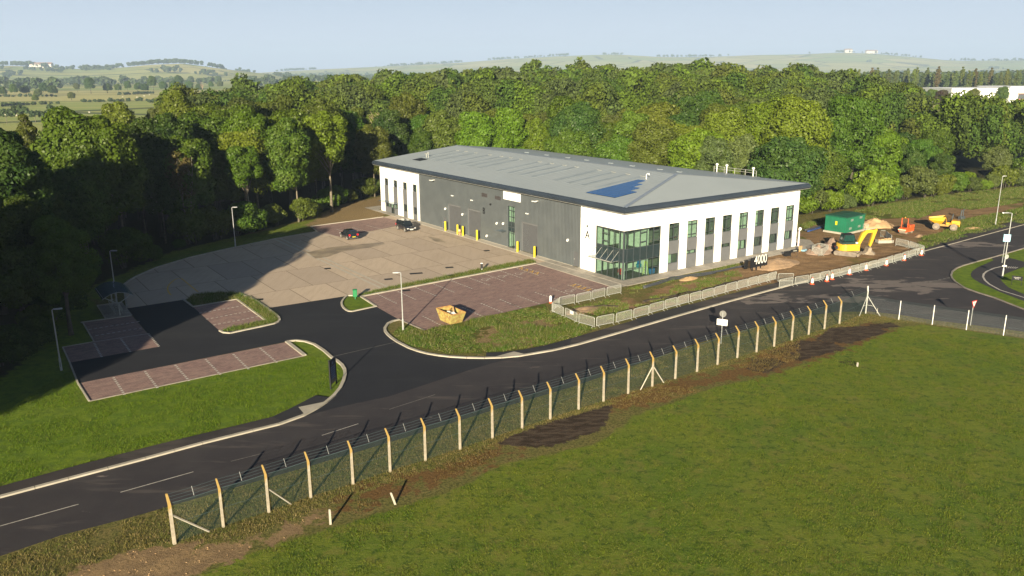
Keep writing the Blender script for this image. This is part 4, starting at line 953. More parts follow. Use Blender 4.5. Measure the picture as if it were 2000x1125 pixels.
MB().wheel((.18, 0, 2.65), .30, .03, n=20, ch=.02).build('disc', galv, s_); MB().box(.0, .18, .0, .03, 2.6, 2.66).build('bracket', lamp_m, s_)
s_ = empty('marker_collar', (rx, ry, 0), math.radians(0), label='white oval plate clamped low on the tall lamp post', cat='sign')
MB().ball((0, -.12, 1.55), .3, 10, 6, sy=.15, sz=.4).build('plate', white_p, s_); MB().tube((0, 0, 1.5), (0, 0, 1.6), .09, n=10).build('clamp', galv, s_)

# ------------------------------------------------------------------ bollards, barriers, cones
for k, (s, t) in enumerate(((-.9, 41.2), (-.85, 37.5), (-.85, 35.9), (-.85, 31.8), (-.85, 21.1), (-.95, 16.9))):
    x, y = bl(s, t)
    lb = ['first yellow bollard from the left, beside the grey fire door', 'yellow bollard left of the folded orange barrier', 'yellow bollard right of the folded orange barrier', 'yellow bollard at the right side of the middle roller door', 'yellow bollard at the left side of the right-hand roller door', 'yellow bollard at the right side of the right-hand roller door'][k]
    o = empty('bollard', (x, y, .05), 0, label=lb, cat='bollard', group='yellow bollards guarding the roller doors')
    MB().path([(0, 0, 0), (0, 0, 1.5), (0, 0, 1.58)], [.15, .15, .12], 14).build('post', yellow_p, o); MB().box(-.22, .22, -.22, .22, 0, .02).build('base_plate', galv, o)
x, y = bl(-1.0, 36.7); o = empty('folding_barrier', (x, y, .05), BA + math.pi / 2, label='folded orange and white barrier standing between two yellow bollards', cat='barrier')
for sx in (-.14, .14):
    m_ = MB()
    for a in (-.28, .28): m_.tube((a, sx, 0), (a * .6, sx * .3, 1.0), .03, n=6)
    for z in (.3, .6, .9): m_.tube((-.25 * (1 - z * .35), sx * (1 - z * .7), z), (.25 * (1 - z * .35), sx * (1 - z * .7), z), .03, n=6)
    m_.build('frame', mat('faded_orange', (.62, .34, .16), rough=.6), o)
MB().box(-.15, .15, -.05, .05, .65, .85).build('panel', white_p, o)

def barrier_proto():
    r = empty('crowd_barrier', (0, 0, 0)); L = 2.2; h = 1.08; m_ = MB(); c = .12
    m_.path([(c, 0, .16), (c, 0, h - c), (c * 1.3, 0, h - c * .3), (2 * c, 0, h), (L - 2 * c, 0, h), (L - c * 1.3, 0, h - c * .3), (L - c, 0, h - c), (L - c, 0, .16), (c, 0, .16)], .032, 6)
    m_.build('frame', galv, r); m_ = MB()
    for k in range(1, 20): x = c + (L - 2 * c) * k / 20; m_.tube((x, 0, .16), (x, 0, h), .0105, n=4, cap=False)
    m_.build('bars', galv, r)
    for x in (.28, L - .28):
        m_ = MB(); m_.path([(x, -.30, 0.02), (x, -.05, .15), (x, .05, .15), (x, .30, .02)], .026, 6); m_.build('foot', galv, r)
    return r
BP = barrier_proto(); used_b = [False]
def barrier(a, b, label, group, z=0.0):
    a = Vector(a); b = Vector(b); d = b - a
    o = BP if not used_b[0] else copy_tree(BP); used_b[0] = True
    tag(o, label, 'barrier', group); o.location = (a.x, a.y, z); o.rotation_euler = (0, rnd.uniform(-.012, .012), math.atan2(d.y, d.x) + rnd.uniform(-.03, .03)); o.scale = (d.length / 2.2, 1, 1); return o
def run(pts, label, group, z=0.0, step=2.25):
    pts = [Vector(p) for p in PL(pts)]; out = []
    for a, b in zip(pts, pts[1:]):
        n = max(1, round((b - a).length / step))
        for k in range(n): out.append(barrier(a.lerp(b, k / n), a.lerp(b, (k + 1) / n), label, group, z))
    return out
g1 = 'crowd barriers round the dug verge'
run([(1077.5, 610.2), (1090.3, 599.6)], 'grey crowd barrier set across the corner where two barrier lines meet by the brick parking', g1)
r_ = run([(1077.5, 610.2), (1102.4, 619.5), (1128.7, 631.6), (1162.9, 641.5)], 'grey crowd barrier in the short line angled across the weeds', g1)
r_[0]['label'] = 'grey crowd barrier left of the one with a white notice'; r_[2]['label'] = 'grey crowd barrier right of the one with a white notice'; r_[1]['label'] = 'grey crowd barrier with a small white notice fixed to its bars'
MB().box(.95, 1.5, -.04, -.02, .72, 1.05).build('notice', white_p, r_[1])
run([(1090.3, 599.6), (1124.5, 593.2), (1154.3, 586.8), (1183.5, 579.5), (1214, 573)], 'grey crowd barrier between brick parking and weeds', 'crowd barriers beside the brick parking')
run([(1162.9, 641.5), (1201.3, 634), (1235.4, 625.0), (1297, 607), (1370, 587.5), (1460, 562.5), (1517, 548)], 'grey crowd barrier along the kerb below the white facade', 'crowd barriers along the footway', .10)
run([(1517, 553), (1550.7, 552.5)], 'grey crowd barrier turned out towards the road where the two rows meet', g1, .1)
run([(1520, 563.5), (1580, 553), (1640, 541), (1713, 523), (1760, 509.5), (1804, 495)], 'grey crowd barrier on the tarmac behind the traffic cones', 'crowd barriers behind the cones')
run([(1804, 495), (1775, 485), (1747, 479.5)], 'grey crowd barrier closing the far end of the dug area', 'crowd barriers at the far end of the dig')
pen = [(1584, 496), (1603.7, 501.5), (1616.5, 494), (1598.5, 489.5), (1584, 496)]
for lb, a, b in zip(('front left', 'front right', 'back right', 'back left'), pen, pen[1:]):
    run([a, b], f'{lb} crowd barrier of the square pen round the brown spoil heap', 'crowd barriers penning the spoil heap', .05)
run([(1671, 451.5), (1697, 450)], 'grey crowd barrier leaning beside the green substation', 'crowd barriers around the rubble')
run([(1718, 463), (1729, 464)], 'grey crowd barrier just behind the pale rubble slab', 'crowd barriers around the rubble'); run([(1729, 464), (1740, 474)], 'grey crowd barrier right of the rubble slab', 'crowd barriers around the rubble')
# tall mesh panel at the building end
a, b = bl(34.7, 1.9), bl(37.6, 1.3); o = empty('site_fence_panel', (a[0], a[1], .05), math.atan2(b[1] - a[1], b[0] - a[0]), label='tall wire mesh site panel leaning at the far right end of the white facade', cat='fence panel')
m_ = MB(); m_.path([(0, 0, .1), (0, 0, 2), (2.3, 0, 2), (2.3, 0, .1), (0, 0, .1)], .035, 6); m_.build('frame', galv, o); m_ = MB()
for k in range(1, 18): m_.tube((k * .128, 0, .1), (k * .128, 0, 2), .008, n=4, cap=False)
for k in range(1, 9): m_.tube((0, .01, .1 + k * .21), (2.3, .01, .1 + k * .21), .006, n=4, cap=False)
m_.build('wires', galv, o)
for x in (0, 2.3): MB().cbox(x - .12, x + .12, -.35, .35, 0, .12).build('block_foot', conc_m, o)
# standpipe at the building end
x, y = bl(34.75, -.2); o = empty('wrapped_standpipe', (x, y, .05), 0, label='upright wrapped pipe with a white top at the right corner of the white facade', cat='standpipe')
MB().path([(0, 0, 0), (.02, 0, 1.2), (-.02, 0, 2.3)], [.14, .12, .1], 10).build('stem', mat('wrapped_pipe', (.34, .30, .40), (.55, .5, .52), rough=.7, scale=4), o); MB().ball((.06, -.03, 2.55), .24, 10, 8, sz=1.1).build('cap', white_p, o)
cone_or = mat('cone_orange', (.72, .09, .03), rough=.5)
def cone_proto():
    r = empty('traffic_cone', (0, 0, 0)); MB().cbox(-.23, .23, -.23, .23, 0, .05).build('base', cone_or, r)
    def cz(z): return .175 * (1 - z / .85) + .035
    m_ = MB(); m_.path([(0, 0, .05), (0, 0, .20)], [cz(.05), cz(.2)], 14, False); m_.path([(0, 0, .68), (0, 0, .78)], [cz(.68), cz(.78)], 14); m_.build('body', cone_or, r)
    m_ = MB(); m_.path([(0, 0, .2), (0, 0, .68)], [cz(.2) + .002, cz(.68) + .002], 14, False); m_.build('sleeve', white_p, r); return r
CP = cone_proto()
cz7 = lambda x, y: (1500 + x / 3.75, 380 + y / 3.75)
for k, (x, y) in enumerate(((322, 657), (430, 637), (468, 622), (594, 587), (716, 555), (866, 521), (997, 483), (1122, 446))):
    o = CP if k == 0 else copy_tree(CP); p = P(*cz7(x, y)); o.location = (p[0], p[1], .008); o.rotation_euler = (0, 0, rnd.uniform(0, 1.5)); o.scale = (1.1, 1.1, 1.1)
    tag(o, ['orange and white cone nearest the camera end of the cone row', 'second cone from the left, touching distance from the third', 'third cone from the left, close beside the second', 'fourth cone from the left in front of the barriers', 'fifth cone from the left, below the yellow excavator',
            'sixth cone from the left, right of the excavator', 'seventh cone from the left, next to last by the barriers', 'last cone at the far right corner of the barriers'][k], 'traffic cone', 'traffic cones along the barriers')
p = P(1075.4, 591.5); o = empty('marker_post', (p[0], p[1], 0), 0, label='stubby white marker post in the weeds at the edge of the brick parking', cat='marker')
MB().path([(0, 0, 0), (0, 0, .75), (0, 0, .85)], [.15, .14, .08], 10).build('post', white_p, o); MB().path([(0, 0, .0), (0, 0, .18)], [.17, .165], 10).build('band', cone_or, o)

# ------------------------------------------------------------------ perimeter fence
FP = [(341, 1062), (435, 1030), (522, 1002), (602, 973), (687, 947), (758, 923), (826, 902), (895, 880), (959, 857), (1016, 838), (1070, 820), (1127, 800), (1174, 785), (1222, 770), (1270, 757), (1316, 741), (1359, 727), (1399, 713), (1438, 699), (1476, 689), (1510, 678), (1545, 666), (1579, 654), (1610, 643), (1639, 632.5)]
FW_ = [Vector(P(*p)[:2]) for p in FP]
c0 = np.polyfit([p.x for p in FW_], [p.y for p in FW_], 3); L0 = FW_[0].x; L1 = FW_[-1].x
posts = []
for i in range(25):
    x = L0 + (L1 - L0) * i / 24; q = Vector((x, float(np.polyval(c0, x)))); posts.append(q.lerp(FW_[i], .55))
corner = Vector(P(1690.5, 612)[:2])
dark_fence = mesh_mat('chain_link', (.026, .052, .044), .06, .0078)
fence = empty('perimeter_fence', (posts[0].x, posts[0].y, 0), 0, label='long chain link fence on cranked concrete posts with yellow lichen beside the main road', cat='fence')
def conc_post_mat():
    m, nt, b = new_mat('lichened_post'); B = NB(nt); v = B.obj(); s = B.n('SeparateXYZ'); B.lk(v, s.inputs[0])
    n = B.noise(v, 3.5, 4, .65)
    c = B.mix(B.map(n, .35, .65), (.33, .295, .235), (.24, .21, .165))
    li = B.map(B.math('ADD', B.math('MULTIPLY', s.outputs[2], .42), B.math('MULTIPLY', n, .9)), 1.18, 1.42)
    c = B.mix(B.math('MULTIPLY', li, .85), c, (.30, .19, .035)); B.lk(c, b.inputs['Base Color']); b.inputs['Roughness'].default_value = .9; B.bump(n, .4, .02, b); return m
post_m = conc_post_mat(); HP, AH, AL = 2.42, .47, .42
O0 = Vector((posts[0].x, posts[0].y, 0)); allp = posts + [corner]; nrmv = []
for i, q in enumerate(allp):
    d = (allp[min(i + 1, 25)] - allp[max(i - 1, 0)]).normalized(); nrmv.append((d, Vector((-d.y, d.x))))
def fp(q, z=0.0): return Vector((q.x, q.y, z)) - O0
for i, q in enumerate(posts):
    d, n = nrmv[i]; tl = rnd.uniform(-.02, .02); hh = HP + rnd.uniform(-.06, .05)
    m_ = MB()
    def sec(c, w, h, zz): c = Vector(c); return [tuple(c + Vector((d.x * a + n.x * b_, d.y * a + n.y * b_, zz))) for a, b_ in ((-w, -h), (w, -h), (w, h), (-w, h))]
    kk = 1.3 if i == 0 else 1.0; m_.loft([sec((0, 0, 0), .065 * kk, .07 * kk, 0), sec((tl * .5, 0, 0), .056 * kk, .06 * kk, hh - .05), sec((tl * .5 + n.x * .02, n.y * .02, 0), .056 * kk, .056 * kk, hh + .03), sec((n.x * AL, n.y * AL, 0), .04 * kk, .043 * kk, hh + AH)])
    o = m_.build('post', post_m, fence, loc=tuple(fp(q)))
    braces = {0: [(d, 1.9)], 14: [(d, 1.35), (-d, 1.35)], 3: [], 24: []}.get(i, [])
    for dd, L in braces:
        MB().path([(dd.x * .06, dd.y * .06, 1.75), (dd.x * L, dd.y * L, .03)], .055, 4).build('brace', conc_m, fence, loc=tuple(fp(q)))
# bracing against the road just behind the third post
q = posts[2]; MB().path([(nrmv[2][1].x * .05, nrmv[2][1].y * .05, 1.6), (nrmv[2][0].x * 1.4 + .0, nrmv[2][0].y * 1.4, .03)], .04, 4).build('brace', conc_m, fence, loc=tuple(fp(q)))
# mesh panels with uv in metres
vs = []; fs = []; uvs = []; acc = 0
pts = [Vector((q.x + nrmv[i][1].x * .08, q.y + nrmv[i][1].y * .08)) for i, q in enumerate(allp)]
for i in range(len(pts) - 1):
    a, b = pts[i], pts[i + 1]; L = (b - a).length; k = len(vs)
    vs += [tuple(fp(a, .03)), tuple(fp(b, .03)), tuple(fp(b, HP)), tuple(fp(a, HP))]; fs.append((k, k + 1, k + 2, k + 3)); uvs += [(acc, 0), (acc + L, 0), (acc + L, 2.4), (acc, 2.4)]; acc += L
me_ = bpy.data.meshes.new('wire_mesh'); me_.from_pydata(vs, [], fs); ul = me_.uv_layers.new(name='UVMap')
for l, uvc in zip(ul.data, uvs): l.uv = uvc
link('wire_mesh', me_, dark_fence, fence)
m_ = MB()
for z, off in ((HP + .02, .08), (HP + .17, .16), (HP + .30, .28), (HP + .43, .40), (1.2, .075), (HP, .08)):
    w = [Vector((q.x + nrmv[i][1].x * off, q.y + nrmv[i][1].y * off)) for i, q in enumerate(allp)]
    for a, b in zip(w, w[1:]):
        mid = a.lerp(b, .5); m_.path([fp(a, z), fp(mid, z - .03), fp(b, z)], .0085, 4, False)
m_.build('straining_wires', mat('dark_wire', (.05, .08, .09), rough=.5), fence)
for i in range(25):
    a, b = allp[i], allp[i + 1]; mid = a.lerp(b, .5); n = nrmv[i][1]
    MB().path([(n.x * .13, n.y * .13, HP + .02), (n.x * .42, n.y * .42, HP + .47)], .011, 5).build('wire_spacer', lamp_m, fence, loc=tuple(fp(mid)))
# galvanised corner post
st = empty('corner_fence_post', (corner.x, corner.y, 0), 0, label='pale steel corner post with two raking struts where the two fences meet', cat='fence post')
MB().path([(0, 0, 0), (0, 0, 2.45), (-.02, .1, 3.0)], .075, 10).build('post', galv, st)
m_ = MB()
for z in (2.55, 2.68, 2.8, 2.92): m_.path([(0, 0, z), (-.12, .12, z)], .015, 4)
m_.build('hooks', galv, st)
dA = (posts[-1] - corner).normalized(); dB = (Vector(P(1755.2, 624.6)[:2]) - corner).normalized()
for dd in (dA, dB):
    MB().path([(dd.x * .05, dd.y * .05, 1.9), (dd.x * 1.5, dd.y * 1.5 - .1, 0)], .035, 8).build('strut', galv, st); MB().path([(dd.x * .03, dd.y * .03, .95), (dd.x * .78, dd.y * .78, .95)], .025, 6).build('tie', galv, st)
# the newer fence to the right on thin white posts
P2 = [corner] + [Vector(P(*p)[:2]) for p in ((1755.2, 624.6), (1820.5, 634), (1887, 644.4), (1959.5, 655.2))]; dd = P2[-1] - P2[-2]; P2 += [P2[-1] + dd, P2[-1] + dd * 2]
f2 = empty('side_road_fence', (corner.x, corner.y, 0), 0, label='low wire mesh fence on thin white posts beside the side road', cat='fence'); O0 = Vector((corner.x, corner.y, 0))
for q in P2[1:]: MB().path([(0, 0, 0), (.0, 0, 2.05)], .04, 8).build('post', white_p, f2, loc=tuple(fp(q)))
vs = []; fs = []; uvs = []; acc = 0
for a, b in zip(P2, P2[1:]):
    L = (b - a).length; k = len(vs); vs += [tuple(fp(a, .03)), tuple(fp(b, .03)), tuple(fp(b, 1.8)), tuple(fp(a, 1.8))]; fs.append((k, k + 1, k + 2, k + 3)); uvs += [(acc, 0), (acc + L, 0), (acc + L, 1.8), (acc, 1.8)]; acc += L
me_ = bpy.data.meshes.new('wire_mesh'); me_.from_pydata(vs, [], fs); ul = me_.uv_layers.new(name='UVMap')
for l, uvc in zip(ul.data, uvs): l.uv = uvc
link('wire_mesh', me_, mesh_mat('grey_link', (.16, .18, .20), .06, .0034), f2)
m_ = MB()
for z in (1.8, 1.92, 2.02, .9):
    for a, b in zip(P2, P2[1:]): m_.path([fp(a, z), fp(a.lerp(b, .5), z - .02), fp(b, z)], .008, 4, False)
m_.build('straining_wires', MATS['dark_wire'], f2)
# loose concrete marker posts
for px, py, h, tx, lb in ((645.5, 1024, .95, 0, 'short white concrete marker post upright at the edge of the mown grass'), (772, 985, .85, -.28, 'short leaning concrete marker post on the rusty verge'), (1674, 716, .38, .06, 'stubby pale marker post beside a small dark hollow in the lawn'), (1713, 612, .55, 0, 'thin short wooden stake behind the right fence strut')):
    p = P(px, py); o = empty('marker_post', (p[0], p[1], -.02), .5, label=lb, cat='marker', group='stubby marker posts'); w = .03 if 'stake' in lb else .06
    o.rotation_euler = (0, tx, .4); MB().loft([[(a * w, b * w, 0) for a, b in ((-1, -1), (1, -1), (1, 1), (-1, 1))], [(a * w * .9, b * w * .9, h) for a, b in ((-1, -1), (1, -1), (1, 1), (-1, 1))], [(a * w * .6, b * w * .6, h + .03) for a, b in ((-1, -1), (1, -1), (1, 1), (-1, 1))]]).build('shaft', conc_m, o)

# ------------------------------------------------------------------ road signs
p = P(1408, 671.5); o = empty('speed_sign', (p[0], p[1], 0), math.radians(-28), label='round grey sign back above a white plate on one pole by the fence', cat='road sign')
MB().path([(0, 0, 0), (0, 0, 3.1)], .04, 8).build('pole', lamp_m, o); MB().wheel((0, .06, 2.95), .32, .025, n=24, ch=.02).build('disc', mat('sign_back', (.16, .16, .155), rough=.5), o)
m_ = MB(); m_.box(-.5, .5, -.06, -.035, 1.85, 2.45); m_.build('plate', white_p, o); MB().box(.28, .36, -.065, -.06, 2.22, 2.28).build('mark', black_p, o)
p = P(1895.2, 635.4); o = empty('give_way_sign', (p[0], p[1], 0), math.radians(30), label='red and white triangular give way sign behind the thin white fence posts', cat='road sign')
MB().path([(0, 0, 0), (0, 0, 2.6)], .04, 8).build('pole', lamp_m, o)
def tri(r, y0, y1): return [[(r * math.cos(math.radians(a)), y, 2.35 + r * math.sin(math.radians(a))) for a in (270, 30, 150)] for y in (y0, y1)]
f = MB().loft(tri(.52, -.05, -.07)).build('sign_plate', red_p, o); MB().loft(tri(.36, -.072, -.08)).build('white_centre', white_p, f)
t1 = link('lettering', text_mesh('GIVE', .15, .004, m=black_p), parent=f); t1.matrix_local = Matrix(((1, 0, 0, 0), (0, 0, -1, -.086), (0, 1, 0, 2.37), (0, 0, 0, 1)))
t1 = link('lettering', text_mesh('WAY', .13, .004, m=black_p), parent=f); t1.matrix_local = Matrix(((1, 0, 0, 0), (0, 0, -1, -.086), (0, 1, 0, 2.23), (0, 0, 0, 1)))
# entrance board
a, b = Vector(P(646.2, 760.2)[:2]), Vector(P(657.3, 749.2)[:2]); d = b - a; L = max(d.length, 1.2)
o = empty('entrance_board', (a.x, a.y, 0), math.atan2(d.y, d.x), label='tall dark notice board with pale text rows on the grass at the entrance corner', cat='sign')
for x in (0, L): MB().box(x - .05, x + .05, -.05, .05, 0, 2.5).build('post', black_p, o)
bd = MB().box(.05, L - .05, -.03, .03, .35, 2.42).build('board', mat('board_navy', (.012, .02, .045), rough=.35), o)
m_ = MB()
for k in range(6): m_.box(.18, L - .2, -.045, -.032, .75 + k * .19, .84 + k * .19)
m_.build('text_panels', mat('board_text', (.16, .20, .34), rough=.6), bd)
# text is greyed rows in the photograph; the roundel above them
MB().wheel((L / 2, -.04, 2.08), .12, .02, n=16).build('roundel', MATS['board_text'], bd)
# island name board
p = P(1975.5, 556); q = P(1988.5, 559.5); d = Vector(q[:2]) - Vector(p[:2]); o = empty('name_board', (p[0], p[1], 0), math.radians(-35), label='small black name board on two legs on the grass inside the cycle path', cat='sign')
for x in (0, 1.0): MB().box(x - .03, x + .03, -.03, .03, 0, 1.15).build('leg', black_p, o)
bd = MB().box(-.06, 1.06, -.05, -.03, .62, 1.15).build('board', black_p, o)
m_ = MB(); 
for k in range(8): m_.box(.14 + k * .09, .19 + k * .09, -.06, -.05, .94, .99)
for k in range(5): m_.box(.26 + k * .09, .31 + k * .09, -.06, -.05, .78, .83)
m_.build('lettering', white_p, bd)
# 4000 sign: separate digits on posts with a dark back board
a, b = Vector(P(1467, 531)[:2]), Vector(P(1497, 524.5)[:2]); d = b - a; L = d.length + .2
o = empty('number_sign', (a.x - .1, a.y, 0), math.atan2(d.y, d.x), label='large white number 4000 on black backing standing on the muddy verge', cat='sign')
bd = MB()
for k in range(4): bd.box(.0 + k * L / 4, .0 + (k + .97) * L / 4, -.06, .10, .50, 1.78)
bd.build('backing', black_p, o)
t1 = link('digits', text_mesh('4000', 1.72, .02, m=white_p, sx=.74, off=-.02), parent=o); t1.matrix_local = Matrix(((1, 0, 0, L / 2 + .05), (0, 0, -1, -.17), (0, 1, 0, .55), (0, 0, 0, 1)))
for k in range(4): MB().box(.3 + k * L / 4, .45 + k * L / 4, -.02, .06, 0, .62).build('post', black_p, o)
MB().box(-.45, .05, .5, .7, .3, 1.45).build('side_board', black_p, o)
# small black table-like sign on legs
p = P(1543, 503); o = empty('leaning_sign', (p[0], p[1], .25), math.radians(25), label='small black sign on two legs beside the path at the facade end', cat='sign')
for x in (.1, 1.3): MB().path([(x, 0, -.3), (x, 0, .75)], .04, 4).build('leg', black_p, o)
bd = MB().box(0, 1.45, -.05, .02, .45, .85).build('board', black_p, o); MB().box(.45, 1.1, -.065, -.05, .58, .72).build('strip', galv, bd)
MB().box(-.5, .4, .3, .7, -.1, .55).build('case', black_p, o)
p = P(1561, 493); o = empty('timber_offcut', (p[0], p[1], .2), .6, label='raw timber offcut leaning on the spoil by the facade end', cat='timber'); MB().box(0, .6, 0, .12, -.1, .7).build('board', wood_m, o); MB().box(.05, .5, .12, .2, -.1, .45).build('batten', wood_m, o)
p = P(1568, 492); o = empty('blue_sheet', (p[0], p[1], .12), .3, label='crumpled pale blue plastic sheet on the spoil', cat='plastic sheet'); m_ = MB(); m_.ball((0, 0, .1), .45, 9, 5, sz=.35); m_.ball((.5, .1, .1), .3, 8, 5, sz=.5); m_.build('sheet', mat('blue_sheet', (.22, .38, .50), rough=.5), o)

# ------------------------------------------------------------------ site boxes and heaps
p = (52.5, 125.1); o = empty('substation_cabinet', (p[0], p[1], 0), math.radians(39), label='dark green substation cabinet with a flat roof and yellow warning plate on a pale base', cat='substation')
W_, D_, HT = 5.6, 3.6, 2.75
MB().box(-.25, W_ + .1, -.2, D_ + .1, 0, .28).build('base', conc_m, o); m_ = MB(); m_.box(0, W_, 0, D_, .28, HT - .12)
for k in range(1, 14): x = k * W_ / 14; m_.box(x - .012, x + .012, -.025, 0, .3, HT - .14)
for k in range(1, 9): y = k * D_ / 9; m_.box(-.025, 0, y - .012, y + .012, .3, HT - .14)
m_.build('housing', green_p, o)
m_ = MB(); m_.loft([[(-.12, -.12, HT - .12), (W_ + .12, -.12, HT - .12), (W_ + .12, D_ + .12, HT - .12), (-.12, D_ + .12, HT - .12)], [(-.12, -.12, HT), (W_ + .12, -.12, HT), (W_ + .12, D_ + .12, HT), (-.12, D_ + .12, HT)], [(.4, D_ / 2 - .05, HT + .14), (W_ - .4, D_ / 2 - .05, HT + .14), (W_ - .4, D_ / 2 + .05, HT + .14), (.4, D_ / 2 + .05, HT + .14)]]); m_.build('roof', green_roof, o)
for x, z in ((1.2, 2.0), (3.9, 2.15), (.9, .7), (3.6, .75)):
    m_ = MB()
    for k in range(4): m_.box(x, x + .75, -.06, -.03, z + k * .09, z + .05 + k * .09)
    m_.build('louvre', galv, o)
MB().box(-.05, -.03, 1.5, 1.85, 1.35, 1.95).build('warning_plate', yellow_p, o)
def heap(name, px, py, rx_, ry_, h, ang, m, label, cat, seed=1, z=0, world=None):
    p = P(px, py)[:2] if world is None else world; n = 44; g = np.linspace(-1, 1, n); XX, YY = np.meshgrid(g, g); rr = np.hypot(XX, YY)
    hh = np.clip(1 - rr, 0, 1) ** .8 * h * (.5 + 1.0 * fbm(XX * 2.6 + seed, YY * 2.6, seed, 3)) + (fbm(XX * 8, YY * 8, seed + 4, 3) - .5) * .38 * h * (rr < .95) * (1 - rr)
    hh = np.where(rr > .97, -.08, hh); v = np.stack([XX * rx_, YY * ry_, hh], -1).reshape(-1, 3); I = np.arange(n * n).reshape(n, n); keep = []
    fcs = np.stack([I[:-1, :-1], I[:-1, 1:], I[1:, 1:], I[1:, :-1]], -1).reshape(-1, 4)
    fcs = fcs[[min(rr.ravel()[list(f_)]) < .98 for f_ in fcs]]
    return tag(link(name, npmesh(name, v, fcs, True), m, loc=(p[0], p[1], z), rz=ang), label, cat)
heap('sand_heap', 1708, 442, 3.6, 2.2, 1.35, .2, sand_m, 'smooth heap of orange sand right of the green substation', 'heap', 2)
heap('spoil_heap', 1598, 494, 2.0, 1.6, 1.15, .4, mat('brown_spoil', (.24, .17, .13), (.17, .12, .095), rough=.95, bump=.8, bscale=9), 'brown spoil heap inside the square pen of barriers', 'heap', 5)
heap('spoil_heap', 1622, 487, 2.2, 1.7, 1.6, .9, MATS['brown_spoil'], 'dark brown spoil heap directly behind the pen, left of the excavator', 'heap', 9)
heap('rubble_mound', 1515, 518, 4.6, 2.0, .85, .62, spoil_m, 'long mound of broken clay and rubble right of the 4000 sign', 'mound', 11)
heap('rubble_mound', 1345, 545, 1.6, .7, .3, .6, sand_m, 'little pale earth mound on the grass strip under the fourth window', 'mound', 13)
heap('spoil_heap', 1795, 462, 1.0, .6, .3, .6, spoil_m, 'low scatter of stones behind the far barriers', 'heap', 3); heap('sand_heap', 1900, 447, 2.0, .9, .3, .1, sand_m, 'low spill of orange sand behind the yellow dumper', 'heap', 23)
heap('spoil_heap', 1140, 606, 2.6, 1.2, .3, .7, spoil_m, 'broken clods of earth inside the barrier corner by the brick parking', 'heap', 15)
p = P(1727, 474); o = empty('rubble_slab', (p[0], p[1], 0), .1, label='pale concrete slab topped with rubble right of the excavator bucket', cat='slab'); MB().cbox(-1.2, 1.2, -.5, .5, 0, .45).build('slab', conc_m, o)
m_ = MB()
for k in range(16): m_.ball((rnd.uniform(-1, 1), rnd.uniform(-.35, .35), .5), rnd.uniform(.12, .24), 6, 4, sz=.8)
m_.build('rubble', MATS['sand'], o)
# trench: dark irregular crack and black pipe along the facade
def strip(name, pts, w, z, m, label=None, cat=None, kind=None, jit=0):
    q = [Vector(p[:2]) for p in PL(pts)]; out = []
    for a, b in zip(q, q[1:]):
        n = max(1, int((b - a).length / .7)); out += [a.lerp(b, k / n) for k in range(n)]
    out.append(q[-1]); out = [v + Vector((rnd.uniform(-jit, jit), rnd.uniform(-jit, jit))) for v in out]
    o = ribbon(MB(), out, w, .0, z).build(name, m); return tag(o, label, cat, kind=kind)
for pts, w in (([(1255, 591), (1285, 585), (1340, 574), (1380, 567), (1420, 555), (1440, 551)], .35), ([(1300, 586), (1330, 577), (1345, 571)], .3), ([(1150, 603), (1180, 598), (1205, 600)], .3)):
    strip('trench', pts, w, .15, mat('trench_dark', (.05, .035, .025), rough=1) if 'trench_dark' not in MATS else MATS['trench_dark'], kind='structure', jit=.25)
black_pipe = mat('black_duct', (.045, .05, .065), (.03, .033, .04), rough=.4)
def duct(pts, r, label, z=.12, name='duct_pipe', m=None, sag=.05):
    q = [P(*p) for p in pts]; base = q[0]; m_ = MB(); l = []
    for a, b in zip(q, q[1:]):
        for k in range(4): f = k / 4; l.append((a[0] + (b[0] - a[0]) * f - base[0] + rnd.uniform(-sag, sag), a[1] + (b[1] - a[1]) * f - base[1] + rnd.uniform(-sag, sag), z + rnd.uniform(0, .04)))
    l.append((q[-1][0] - base[0], q[-1][1] - base[1], z)); m_.path(l, r, 8); return tag(m_.build(name, m or black_pipe, loc=(base[0], base[1], 0), smooth=True), label, 'pipe')
duct([(1256, 562.5), (1285, 554), (1310, 544.5), (1360, 538), (1412, 530), (1455, 520.5)], .13, 'long dark duct lying on the grass strip in front of the white facade')
duct([(1258, 564.5), (1312, 547.5), (1370, 539.5), (1398, 534)], .10, 'shorter dark duct beside the long one on the grass strip', z=.1)
duct([(1577, 454), (1607, 445)], .12, 'blue pipe lying at the wood edge left of the green substation', m=blue_p, sag=0, z=.15); duct([(1572, 452), (1605, 443)], .14, 'dark duct lying behind the blue pipe left of the green substation', sag=0, z=.18)

# ------------------------------------------------------------------ skip
p = P(*(800 + 560 / 7.03, 500 + 905 / 7.03)); skip_y = mat('skip_paint', (.36, .33, .10), (.24, .14, .045), rough=.8, scale=3.2, c3=(.20, .09, .035))
o = empty('waste_skip', (-6.35, 80.35, 0), math.radians(-54), label='battered yellow waste skip full of rubbish on the brick parking', cat='skip')
def rr(l0, l1, w, z): return [(l0, -w, z), (l1, -w, z), (l1, w, z), (l0, w, z)]
m_ = MB(); m_.loft([rr(-1.0, 1.0, .72, .05), rr(-1.55, 1.55, .86, 1.2)], cap=False); m_.raw(rr(-1.0, 1.0, .72, .05), [(3, 2, 1, 0)]); m_.loft([rr(-.95, .95, .68, .12), rr(-1.50, 1.50, .82, 1.2)][::-1], cap=False); m_.build('body', skip_y, o)
m_ = MB()
for a, b in zip(rr(-1.53, 1.53, .84, 1.22), rr(-1.53, 1.53, .84, 1.22)[1:] + rr(-1.53, 1.53, .84, 1.22)[:1]): m_.path([a, b], .05, 6)
m_.build('rim', mat('rusty_rim', (.38, .24, .07), (.26, .11, .04), rough=.8), o)
